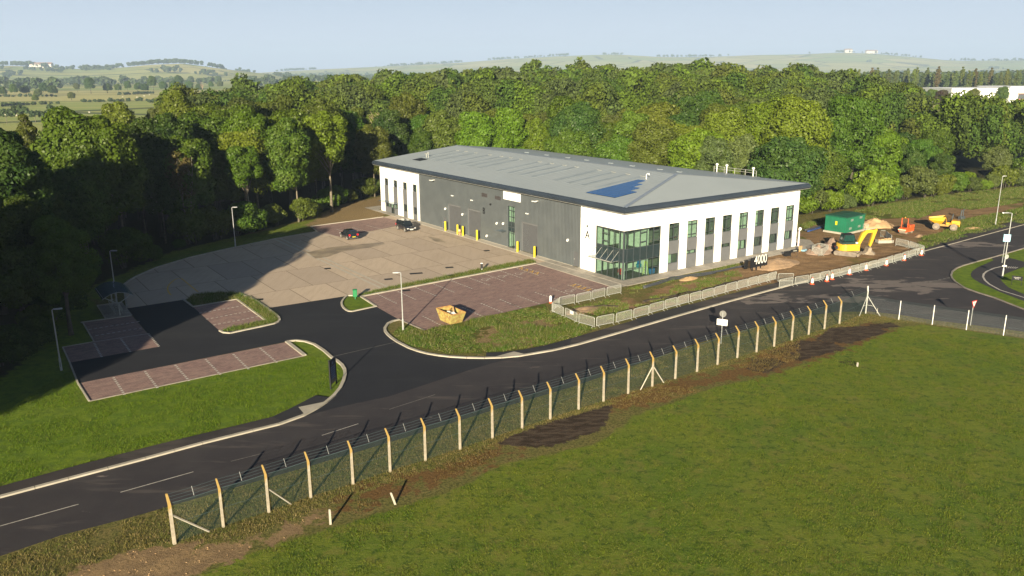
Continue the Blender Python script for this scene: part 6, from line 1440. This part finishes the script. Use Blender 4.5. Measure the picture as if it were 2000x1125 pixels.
# random fill of the wood
cands = []
yy = 20.0
while yy < 520:
    xx = -125.0
    stp = 6.2 if yy < 240 else 8.0
    while xx < 340:
        cands.append((xx + rnd.uniform(-2.2, 2.2), yy + rnd.uniform(-2.2, 2.2))); xx += stp * (.88 if xx < -22 else 1.18)
    yy += stp
CA = np.array(cands); inside_w = sdf(CA[:, 0], CA[:, 1], WOOD)
pool = []
for (x, y), d in zip(cands, inside_w):
    if d < 1.0: continue
    if y < 20 or x < -1.05 * y * .66 - 28: continue          # nothing here shows or casts into the picture
    if y < 62 and d > 26: continue
    if x > y * .66 + 6: continue
    pxx = CX + F * x / (y * .966 + 2)
    if pxx > 1620 and y > 320: continue
    if pxx > 1730 and y > 245: continue
    if pxx > 1800 and y > 212: continue
    if any((x - a) ** 2 + (y - b) ** 2 < (r * 1.15 + 1.5) ** 2 for a, b, r in taken): continue
    pool.append((math.hypot(x, y) - (6 if d < 5 else 0), x, y, d))
pool.sort()
def zone_of(x, y):
    w = CX + F * x / (y * .966 + 3); dd = 'front' if y < (130 if w < 350 else 190) else 'back'
    if w < 120: return f'{dd} of the wood at far left'
    if w < 330: return f'{dd} of the wood behind the bike shelter'
    if w < 520: return f'{dd} of the wood behind the yard'
    if w < 740: return f'{dd} of the wood left of the building'
    if w < 1150: return f'{dd} of the wood above the roof ridge'
    if w < 1600: return f'{dd} of the wood above the hip roof'
    return f'{dd} of the wood right of the building'
def tone_of(x, y, r):
    v = float(fbm(x / 22, y / 22, 40, 2)) + rnd.uniform(-.25, .25)
    if x < -36 and y < 110: return 'dark' if v < .6 else 'mid'  # darker leaf tones on the left imitate the shaded wood
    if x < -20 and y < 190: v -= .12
    for t, k in ((.28, 'dark'), (.42, 'mid'), (.54, 'olive'), (.72, 'bright'), (.80, 'yellow')):
        if v < t: return k
    return 'grey'
n_ind = 0; rest = []
for dist, x, y, d in pool:
    if n_ind < 262:
        r = rnd.random()
        left = x < -18
        if d < 6 and left: key = 'edge' if r < .62 else ('thin' if r < .8 else 'oval')
        elif left: key = 'edge' if r < .35 else ('broad' if r < .8 else 'oval')
        else: key = 'broad' if r < .50 else ('oval' if r < .72 else ('oak' if r < .90 else ('thin' if r < .94 else 'broad')))
        if d < 5 and not left: key = 'oval' if r < .6 else 'bush'
        s = rnd.uniform(.72, 1.16) * (1.0 if not left else .97)
        if CX + F * x / (y * .966) > 1740: s *= .76
        if x < -60 and y < 160: s *= .80
        if key == 'oak': s *= .85
        if y < 62: s *= .9
        t_ = tone_of(x, y, r)
        if key == 'thin': t_ = rnd.choice(['brown', 'grey', 'olive', 'grey'])
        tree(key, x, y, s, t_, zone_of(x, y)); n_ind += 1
    else: rest.append((x, y, d))
# bushes along the wood edge
for i in range(len(WOOD)):
    a = Vector(WOOD[i]); b = Vector(WOOD[(i + 1) % len(WOOD)])
    if a.y > 200 or b.y > 225 or a.x < -60: continue
    n = int((b - a).length / 3.6)
    for k in range(n):
        q = a.lerp(b, (k + .5) / n); 
        if q.y < 120 and rnd.random() < .5: continue
        d = (b - a).normalized(); nn = Vector((d.y, -d.x)) * rnd.uniform(-1.0, 1.6)
        sc_ = rnd.choice([rnd.uniform(.35, .7), rnd.uniform(.7, 1.3)]) * (.9 if q.x < 10 else 1.0)
        tree('bush', q.x - nn.x, q.y - nn.y, sc_, rnd.choice(['mid', 'olive', 'bright', 'grey']) if q.x > 0 else rnd.choice(['dark', 'mid', 'olive']), 'wood edge ' + ('beside the shelter' if q.y < 125 and q.x < 0 else ('behind the yard' if q.y < 150 and q.x < 0 else ('left of the building' if q.x < 0 else ('behind the building' if q.x < 46 else 'right of the building')))))
# bare dead trees showing pale limbs
def dead(x, y, h, label):
    rg = random.Random(int(x * 7)); m_ = MB(); m_.path([(0, 0, 0), (.1, 0, h * .35), (-.1, .1, h * .7)], [.3, .22, .12], 7)
    for k in range(14):
        z = h * rg.uniform(.3, .7); a = rg.uniform(0, 6.28); L = rg.uniform(2, 4); m_.path([(0, 0, z), (math.cos(a) * L * .4, math.sin(a) * L * .4, z + L * .7), (math.cos(a) * L * .7, math.sin(a) * L * .7, z + L * 1.4)], [.12, .07, .02], 5)
        for q in range(3): b_ = a + rg.uniform(-.8, .8); m_.path([(math.cos(a) * L * .4, math.sin(a) * L * .4, z + L * .7), (math.cos(b_) * L * .9, math.sin(b_) * L * .9, z + L * 1.2)], [.05, .015], 4)
    o = empty('dead_tree', (x, y, tz(x, y)), 0, label=label, cat='tree'); m_.build('trunk', mat('dead_wood', (.36, .28, .20), (.24, .18, .13), rough=.9) if 'dead_wood' not in MATS else MATS['dead_wood'], o)
dead(-31, 196, 19, 'bare dead tree with pale branches standing in the wood above the left roof corner'); dead(-50, 152, 18, 'dead grey tree among green crowns left of the building')
def relabel_trees():
    gr = {}
    for o in COL.objects:
        if o.parent is None and o.get('label') and 'outside the left' not in o['label']: gr.setdefault(o['label'], []).append(o)
    words = ['first', 'second', 'third', 'fourth', 'fifth', 'sixth', 'seventh', 'eighth', 'ninth', 'tenth', 'eleventh', 'twelfth', 'thirteenth', 'fourteenth', 'fifteenth', 'sixteenth']
    for lb, L in gr.items():
        if 1 < len(L) <= 16:
            L.sort(key=lambda o: o.location.x / max(o.location.y, 1))
            for k, o in enumerate(L): o['label'] = lb + (', leftmost such' if k == 0 else (', rightmost such' if k == len(L) - 1 else f', {words[k]} from left'))
print('individual trees', NT[0], 'rest', len(rest))
# the wood beyond as one mass
def lite(seed, R, z0, z1, nl, nleaf, ls):
    v, _ = crown_pts(seed, R, z0, z1, nl, nleaf, ls, (.24, .40)); return v
def merge_trees(name, pts, variants, m, label, kind_='stuff', smin=.72, smax=1.22, zf=None, cat=None):
    out = []
    for x, y in pts:
        v = variants[rnd.randrange(len(variants))]; s = rnd.uniform(smin, smax); a = rnd.uniform(0, 6.28); c_, s_n = math.cos(a) * s, math.sin(a) * s
        w = np.empty_like(v); w[:, 0] = v[:, 0] * c_ - v[:, 1] * s_n + x; w[:, 1] = v[:, 0] * s_n + v[:, 1] * c_ + y; w[:, 2] = v[:, 2] * s * rnd.uniform(.9, 1.1) + (tz(x, y) if zf is None else zf); out.append(w)
    if not out: return
    me_ = leafmesh(name, np.concatenate(out).astype(np.float32)); return tag(link(name, me_, m), label, cat, kind=kind_)
def wood_mat(name, cs, sc=.035):
    m, nt, b = new_mat(name); B = NB(nt); p = B.xf(B.pos(), sc=(1, 1, 0)); v = B.n('TexVoronoi'); B.lk(p, v.inputs['Vector']); v.inputs['Scale'].default_value = .11
    r_ = B.n('ValToRGB'); B.lk(v.outputs['Color'], r_.inputs[0]); e = r_.color_ramp.elements; e[0].color = (*cs[0], 1); e[1].color = (*cs[-1], 1)
    for i, c in enumerate(cs[1:-1]): k = e.new((i + 1) / (len(cs) - 1)); k.color = (*c, 1)
    g = B.n('NewGeometry'); hs = B.n('HueSaturation'); B.lk(r_.outputs[0], hs.inputs['Color']); B.lk(B.math('ADD', B.math('MULTIPLY', g.outputs['Random Per Island'], .9), .55), hs.inputs['Value'])
    B.lk(hs.outputs[0], b.inputs['Base Color']); b.inputs['Roughness'].default_value = .8; b.inputs['Specular IOR Level'].default_value = .2; return m
wm = wood_mat('far_wood_leaves', [tuple(q * .62 for q in TONE[k]) for k in ('dark', 'mid', 'olive', 'bright', 'grey', 'mid')])
va = [lite(s, 6.2, 3, 18.5, 60, 170, .26) for s in (1, 2, 3, 4)]; vb = [lite(s, 6.4, 3, 18.5, 48, 70, .46) for s in (1, 2, 3, 4, 5)]
nr_ = [(x, y) for x, y, d in rest if y < 262]; fr_ = [(x, y) for x, y, d in rest if y >= 262]; print('woodland near', len(nr_), 'far', len(fr_))
merge_trees('woodland', nr_, va, wm, 'unbroken green wood behind the nearer trees'); merge_trees('woodland', fr_, vb, wm, 'unbroken green wood rolling away to the skyline')
# ------------------------------------------------------------------ far fields, hedges and farmland trees
hm_ = wood_mat('hedge_leaves', [(.030, .052, .018), (.045, .070, .024), (.060, .078, .030)])
hv = [lite(s, 2.2, -.3, 3.4, 14, 22, .55) for s in (11, 12, 13)]; tv = [lite(s, 6.5, 1.5, 15, 26, 46, .85) for s in (21, 22, 23)]
def hline(a, b, step, jit=2):
    A = np.array(P(*a)[:2]); B_ = np.array(P(*b)[:2]); L = np.hypot(*(B_ - A)); n = max(2, int(L / step))
    return [tuple(A + (B_ - A) * (k / n) + np.array([rnd.uniform(-jit, jit), rnd.uniform(-jit, jit)])) for k in range(n + 1)]
merge_trees('hedgerow', hline((-120, 246), (118, 239), 3.2, .8), [lite(s, 2.6, 2.0, 8.5, 14, 26, .5) for s in (31, 32)], hm_, 'line of small hedgerow trees with thin stems across the nearest pasture')
m_ = MB()
for x, y in hline((-120, 246), (118, 239), 6, .8): m_.path([(x, y, 0), (x, y, 4)], .15, 5)
tag(m_.build('hedgerow_stems', pale_bark), 'thin pale stems under the nearest pasture hedgerow', kind='stuff')
hs_ = []
for a, b, st in (((-140, 216), (110, 203), 6), ((160, 200), (228, 199), 3), ((228, 199), (300, 197), 5), ((296, 201), (500, 189), 3.2), ((-100, 190), (110, 189), 5), ((400, 186), (560, 182), 4), ((-160, 172), (160, 166), 8), ((230, 186), (300, 183), 5), ((180, 165), (500, 160), 7)): hs_ += hline(a, b, st, 1.6)
merge_trees('hedgerow', hs_, hv, hm_, 'dark field hedges dividing the far pasture')
far_t = []
for a, b, st, j in (((-150, 155), (620, 152.5), 11, 10), ((150, 167), (430, 166), 9, 6), ((-60, 178), (112, 177), 8, 6), ((-100, 149.5), (900, 148), 13, 20), ((480, 170), (700, 160), 22, 20), ((500, 152), (1000, 150), 16, 50)): far_t += hline(a, b, st, j)
for _ in range(120):
    y = 10 ** rnd.uniform(3.2, 3.8); x = rnd.uniform(-.75, .8) * y
    n = rnd.randrange(3, 12); a = rnd.uniform(-.25, .25)
    for k in range(n): far_t.append((x + k * rnd.uniform(9, 14), y + k * 10 * a + rnd.uniform(-6, 6)))
# woods crowning the hills
for px0, px1, D, n, j in ((262, 305, 3500, 34, 60), (300, 400, 3530, 85, 70), (-20, 70, 3500, 60, 70), (415, 440, 3520, 14, 50), (545, 620, 6500, 40, 100), (1550, 1580, 6550, 1, 10), (1638, 1662, 6600, 26, 60), (1180, 1215, 6600, 16, 80), (760, 850, 6500, 40, 150), (950, 1110, 6550, 60, 150), (1290, 1420, 6500, 50, 160), (1690, 1790, 6500, 30, 120), (110, 260, 3300, 40, 150), (1880, 2300, 6300, 120, 200)):
    for _ in range(n):
        px = rnd.uniform(px0, px1); far_t.append(((px - CX) / F * math.cos(PITCH) * D + rnd.uniform(-j, j) * .2, D + rnd.uniform(-j, j)))
merge_trees('distant_trees', far_t, [v for v in [lite(s, 7.5, .5, 15, 14, 20, 1.7) for s in (41, 42, 43)]], hm_, 'hazy scattered trees and copses over the plain and hills', smin=.8, smax=1.5)
# nearer farmland trees one can tell apart
for k, (px, py, s, tn) in enumerate(((30, 188, .85, 'mid'), (52, 187, .9, 'dark'), (72, 190, .7, 'olive'), (86, 186, 1.0, 'dark'), (104, 187, .95, 'dark'), (140, 196, .6, 'olive'), (178, 183, 1.25, 'dark'), (210, 182, 1.0, 'dark'), (232, 180, .8, 'mid'), (250, 180, .9, 'mid'), (268, 179, 1.0, 'mid'), (285, 181, .9, 'dark'), (300, 177, 1.3, 'mid'), (322, 178, 1.0, 'mid'), (340, 177, 1.1, 'dark'), (352, 176, 1.3, 'dark'), (372, 176, 1.0, 'mid'), (388, 178, .8, 'dark'), (414, 174, .8, 'mid'), (468, 170, 1.0, 'mid'), (492, 170, 1.2, 'dark'), (625, 158, 1.2, 'dark'), (70, 200, .5, 'olive'), (5, 188, .8, 'mid'), (152, 180, .8, 'olive'), (430, 172, .9, 'olive'))):
    p = P(px, py); tree('oak' if k % 3 else 'broad', p[0], p[1], s * .95, tn, 'standing among the far pasture hedges')
p = P(396, 179); q = P(475, 180)
dead(P(396, 181)[0], P(396, 181)[1], 15, 'pale bare dead tree in the far pasture hedge')
# sheep
sheep_w = mat('fleece', (.62, .58, .50), rough=.9); face_m = mat('sheep_face', (.25, .22, .2), rough=.9)
mbs = MB(); mbs.loft([[(x, r * .42 * math.cos(t) , .62 + r * .36 * math.sin(t)) for t in [k * math.pi / 4 for k in range(8)]] for x, r in ((-.58, .35), (-.5, .8), (-.2, 1.05), (.15, 1.0), (.42, .8), (.55, .5))]); mbs.loft([[(x, r * math.cos(t), z + r * math.sin(t)) for t in [k * math.pi / 3 for k in range(6)]] for x, z, r in ((.5, .72, .16), (.68, .85, .14), (.82, .82, .11), (.95, .74, .06))]); 
for x in (-.4, .32):
    for y in (-.2, .2): mbs.path([(x, y, .42), (x + .02, y, .2), (x, y, 0)], [.07, .045, .04], 5)
sm_ = mbs.mesh('sheep', True); sm_.materials.append(sheep_w)
for k, (px, py) in enumerate(((5, 219), (22, 221), (29, 217), (40, 224), (52, 221), (44, 213), (55, 217), (12, 226), (175, 221), (292, 182 + 4), (240, 190), (268, 191), (310, 189), (330, 186), (18, 214), (33, 227), (282, 188.5), (350, 186))):
    p = P(px, py); o = link('sheep', sm_, loc=(p[0], p[1], 0), rz=rnd.uniform(0, 6.28)); o.scale = (1.25,) * 3; tag(o, 'white sheep grazing in the near left pasture' if py > 210 else 'white sheep grazing in the pasture beyond the hedge', 'sheep', 'sheep in the near left pasture' if py > 210 else 'sheep in the pasture beyond the hedge')
# farm buildings
brickr = mat('farm_roof', (.26, .17, .13), rough=.8); fw = mat('farm_wall', (.55, .52, .47), rough=.8); red_t = mat('red_trim', (.6, .06, .03), rough=.5)
def farm(px, py, L, W, h, label, ang=0.1, roofm=brickr, wm_=fw, D=None):
    if D: x = (px - CX) / F * math.cos(PITCH) * D; p = (x, D, tz(x, D))
    else: p = P(px, py)
    o = empty('farm_building', (p[0], p[1], p[2] - .5), ang, label=label, cat='farm building')
    MB().box(-L / 2, L / 2, -W / 2, W / 2, 0, h).build('wall', wm_, o); m_ = MB(); m_.loft([[(x, -W / 2 - .4, h), (x, 0, h + W * .3), (x, W / 2 + .4, h)] for x in (-L / 2 - .4, L / 2 + .4)]); m_.build('roof', roofm, o)
    for k in range(3): MB().box(-L / 2 + (k + .5) * L / 3 - 1, -L / 2 + (k + .5) * L / 3 + 1, -W / 2 - .1, -W / 2, h * .3, h * .75).build('doorway', frame_m, o)
farm(62, 151, 50, 18, 7, 'long low farm building in front of the left hill'); farm(36, 152, 26, 14, 6, 'small farm shed left of the long low farm building', .2)
farm(90, 0, 70, 26, 13, 'white farmhouse on the crest of the left hill', D=3480); farm(76, 0, 46, 20, 10, 'lower white outbuilding beside the hilltop farmhouse', D=3470); farm(1655, 0, 60, 30, 22, 'tiny pale house beside the hilltop clump on the far ridge', D=6560); farm(1700, 0, 90, 30, 18, 'tiny white building right of the hilltop clump on the far ridge', D=6560)
# warehouse beyond the wood at the right, and poplars behind it
wh = empty('white_warehouse', (318, 600, 0), math.radians(-4), label='long bright white warehouse beyond the wood at the right edge', cat='warehouse')
for a, b, h, y in ((0, 46, 12.0, 0), (42, 62, 13.0, 3), (62, 200, 13.0, -6)): MB().box(a, b, y, y + 50, 0, h).build('bay', white_clad, wh)
for k in range(9): MB().box(70 + k * 12, 70.6 + k * 12, -6.3, -6.0, 2, 12.4).build('downpipe', lamp_m, wh)
MB().box(48, 60, 2.4, 3.0, 4.5, 8.0).build('shutter', frame_m, wh); MB().box(47, 61, 2.0, 3.0, 8.0, 8.5).build('red_band', red_t, wh); MB().box(47, 61, 2.0, 3.0, 3.6, 4.3).build('red_band', red_t, wh)
g2 = empty('grey_roof_shed', (238, 440, 0), math.radians(-3), label='grey green flat-roofed shed among trees in front of the white warehouse', cat='shed'); MB().box(0, 22, 0, 16, 0, 7.6).build('wall', infill, g2); MB().box(-.5, 22.5, -.5, 16.5, 7.6, 8.0).build('roof', mat('shed_roof', (.25, .32, .29), rough=.6), g2)
for k in range(46):
    px = 1672 + k * 9.6 + rnd.uniform(-3, 3); D = 760 + rnd.uniform(-25, 25); x = (px - CX) / F * math.cos(PITCH) * D
    tree('poplar', x, D, rnd.uniform(.95, 1.22), rnd.choice(['grey', 'olive', 'grey', 'brown']), 'in the long row behind the white warehouse', z=0)
for k in range(10):
    px = 1655 + k * 11; D = 830; x = (px - CX) / F * math.cos(PITCH) * D; tree('poplar', x, D, rnd.uniform(.8, 1.1), 'grey', 'in the long row behind the white warehouse', z=0)
for x, y, s, tn in ((262, 505, 1.0, 'copper'), (252, 470, .85, 'brown'), (300, 540, 1.0, 'olive'), (232, 470, 1.0, 'mid'), (330, 560, .95, 'mid'), (285, 560, .9, 'mid'), (275, 430, 1.0, 'bright')): tree('broad', x, y, s * .8, tn, 'in front of the white warehouse', z=0)
merge_trees('woodland', [(x + rnd.uniform(-4, 4), y + rnd.uniform(-4, 4)) for x in range(180, 900, 13) for y in range(900, 1500, 60)], [lite(s, 8, .5, 20, 16, 22, 1.5) for s in (51, 52)], hm_, 'distant dark band of woodland beyond the poplars')

# ------------------------------------------------------------------ grasses and weeds
def blades_mat(name, c1, c2, c3):
    m, nt, b = new_mat(name); B = NB(nt); g = B.n('NewGeometry'); p = g.outputs['Position']
    c = B.mix(B.map(B.noise(p, .6, 3), .38, .62), c1, c2); c = B.mix(B.map(g.outputs['Random Per Island'], .72, .86), c, c3)
    nt.nodes.remove(b); out = nt.nodes['Material Output']; df = B.n('BsdfDiffuse'); tl = B.n('BsdfTranslucent'); B.lk(c, df.inputs[0]); B.lk(c, tl.inputs[0]); mx = B.n('MixShader'); mx.inputs[0].default_value = .35
    B.lk(df.outputs[0], mx.inputs[1]); B.lk(tl.outputs[0], mx.inputs[2]); B.lk(mx.outputs[0], out.inputs[0]); return m
def tufts(name, polys, dens, hgt, m, label, per=6, w=.018, spread=.22, seed=5, excl=(), world=False, thr=None, lean=.45, nsc=.35):
    rg = np.random.default_rng(seed); out = []
    for pl in polys:
        q = pl if world else PL(pl); xs = [a for a, b in q]; ys = [b for a, b in q]; area = (max(xs) - min(xs)) * (max(ys) - min(ys)); n = int(area * dens)
        X_ = rg.uniform(min(xs), max(xs), n); Y_ = rg.uniform(min(ys), max(ys), n); k = inpoly(X_, Y_, q)
        for e in excl: k &= ~inpoly(X_, Y_, e)
        if thr: k &= fbm(X_ * nsc, Y_ * nsc, seed, 3) > thr
        out.append(np.stack([X_[k], Y_[k]], -1))
    C = np.concatenate(out); n = len(C); c = np.repeat(C, per, 0) + rg.normal(size=(n * per, 2)) * spread * .5
    h = hgt * rg.uniform(.45, 1.2, (n * per, 1)) * np.repeat(rg.uniform(.6, 1.3, (n, 1)), per, 0); a = rg.uniform(0, 6.28, n * per); ww = w * rg.uniform(.6, 1.5, n * per)
    t = np.stack([np.cos(a), np.sin(a)], -1); ln = rg.normal(size=(n * per, 2)) * lean * h; zb = np.zeros((n * per, 1))
    v = np.stack([np.concatenate([c - t * ww[:, None], zb], 1), np.concatenate([c + t * ww[:, None], zb], 1), np.concatenate([c + ln, h], 1)], 1).reshape(-1, 3)
    return tag(link(name, npmesh(name, v, np.arange(len(v)).reshape(-1, 3)), m), label, kind='stuff')
rg_m = blades_mat('rough_grass', (.085, .150, .022), (.120, .150, .030), (.26, .24, .12)); dk_m = blades_mat('verge_grass', (.120, .135, .036), (.175, .150, .050), (.28, .22, .11)); lw_m = blades_mat('lawn_grass', (.088, .146, .017), (.140, .172, .022), (.17, .18, .045)); lu_m = blades_mat('lush_grass', (.110, .180, .014), (.085, .150, .013), (.16, .19, .035)); ru_m = blades_mat('rusty_grass', (.15, .100, .036), (.13, .105, .036), (.24, .19, .09))
tufts('tall_weeds', [[(785, 632), (830, 649), (850, 640), (946, 620), (1060, 595), (1078, 612), (1165, 641), (1120, 660), (1050, 676), (980, 686), (880, 690), (800, 674), (768, 655)]], 26, .36, rg_m, 'tall rough grass and weeds at the near edge of the brick parking', thr=.47, w=.020, nsc=.35)
tufts('low_weeds', [[(785, 632), (830, 649), (850, 640), (946, 620), (1060, 595), (1078, 612), (1165, 641), (1120, 660), (1050, 676), (980, 686), (880, 690), (800, 674), (768, 655)]], 30, .12, rg_m, 'low broad weeds under the tall grass beside the brick parking', thr=.38, w=.035, seed=31, lean=.9)
tufts('tall_weeds', [[(700, 577), (770, 560), (870, 541), (960, 522), (1038, 508), (1046, 513), (960, 529.5), (870, 547), (790, 562.5), (708, 578)], [(366, 586), (378, 576), (430, 572), (464, 573), (497, 586), (540, 617), (543, 628), (520, 634), (519, 626), (463, 584), (379, 598)], [(432, 647), (455, 640), (518, 628), (535, 630), (514, 636), (480, 643), (440, 649)]], 48, .34, rg_m, 'strip of tall grass between the concrete yard and the brick parking', seed=6, w=.020)
tufts('rough_grass', [[(1090, 608), (1165, 590), (1215, 575), (1330, 555), (1440, 528), (1450, 540), (1360, 580), (1290, 602), (1235, 618), (1165, 636), (1100, 616)], [(1216, 566), (1290, 549), (1400, 525), (1465, 508), (1450, 520), (1340, 544), (1250, 566)]], 26, .20, rg_m, 'patchy grass growing through the dug verge beside the building', thr=.50, seed=8, w=.020)
tufts('bank_grass', [Z['bank']], 14, .34, rg_m, 'long bright grass on the bank below the wood', world=True, seed=9, w=.028, excl=[Z['mud'], Z['mud_n']], thr=.36)
fence_strip = [(-160, 1160), (0, 1092), (120, 1051), (257, 1015), (332, 993), (600, 917), (800, 857), (960, 807), (1117, 761), (1232, 721), (1344, 681), (1500, 637), (1640, 615), (1700, 614), (1760, 622), (2000, 655), (2000, 660), (1800, 632), (1700, 628), (1560, 665), (1480, 695), (1300, 750), (1180, 800), (960, 875), (700, 965), (560, 1020), (430, 1070), (250, 1150)]
tufts('verge_grass', [fence_strip], 34, .13, dk_m, 'dry olive verge grass under the chain link fence', excl=[Z['dirt'], Z['dark1'], Z['dark3'], Z['dark4']], seed=10, w=.014, thr=.36)
tufts('rusty_grass', [[(640, 975), (760, 930), (900, 893), (980, 868), (960, 905), (840, 945), (700, 1000), (620, 1020)], [(1190, 775), (1300, 745), (1440, 710), (1560, 665), (1560, 700), (1440, 745), (1300, 783), (1210, 800)]], 30, .13, ru_m, 'rust brown dead grass along the edge of the mown field', seed=12, thr=.42, w=.014)
tufts('lawn_tufts', [[(430, 1160), (475, 1092), (554, 1062), (700, 1018), (900, 955), (1060, 892), (1160, 872), (1210, 842), (1300, 793), (1400, 758), (1500, 737), (1600, 704), (1760, 642), (2050, 680), (2050, 1160)]], 42, .10, lw_m, 'short mown field grass', seed=14, w=.014, per=4, lean=.7, thr=.45, nsc=.9)
tufts('lawn_tufts', [[(-20, 958), (158, 912), (316, 872), (435, 843), (540, 812), (620, 770), (660, 750), (668, 725), (640, 700), (600, 698), (380, 745), (174, 788), (136, 725), (90, 750), (-20, 830)]], 40, .13, lu_m, 'lush grass in front of the south parking row', seed=15, w=.015, per=4, lean=.6, thr=.42, nsc=.9)
tufts('dirt_stones', [Z['dirt']], 3, .05, sand_m, 'small stones on the bare earth at the fence end', world=True, seed=16, w=.04, per=2)

relabel_trees()
# ------------------------------------------------------------------ haze
m, nt, b = new_mat('haze'); nt.nodes.remove(b); pv = nt.nodes.new('ShaderNodeVolumePrincipled'); pv.inputs['Color'].default_value = (.52, .70, 1.0, 1); pv.inputs['Density'].default_value = 1.35e-4; pv.inputs['Anisotropy'].default_value = .0
nt.links.new(pv.outputs[0], nt.nodes['Material Output'].inputs['Volume'])
tag(MB().box(-7200, 7800, -700, 9400, -1.5, 290).build('haze', m), 'thin morning haze over the plain', kind='stuff')
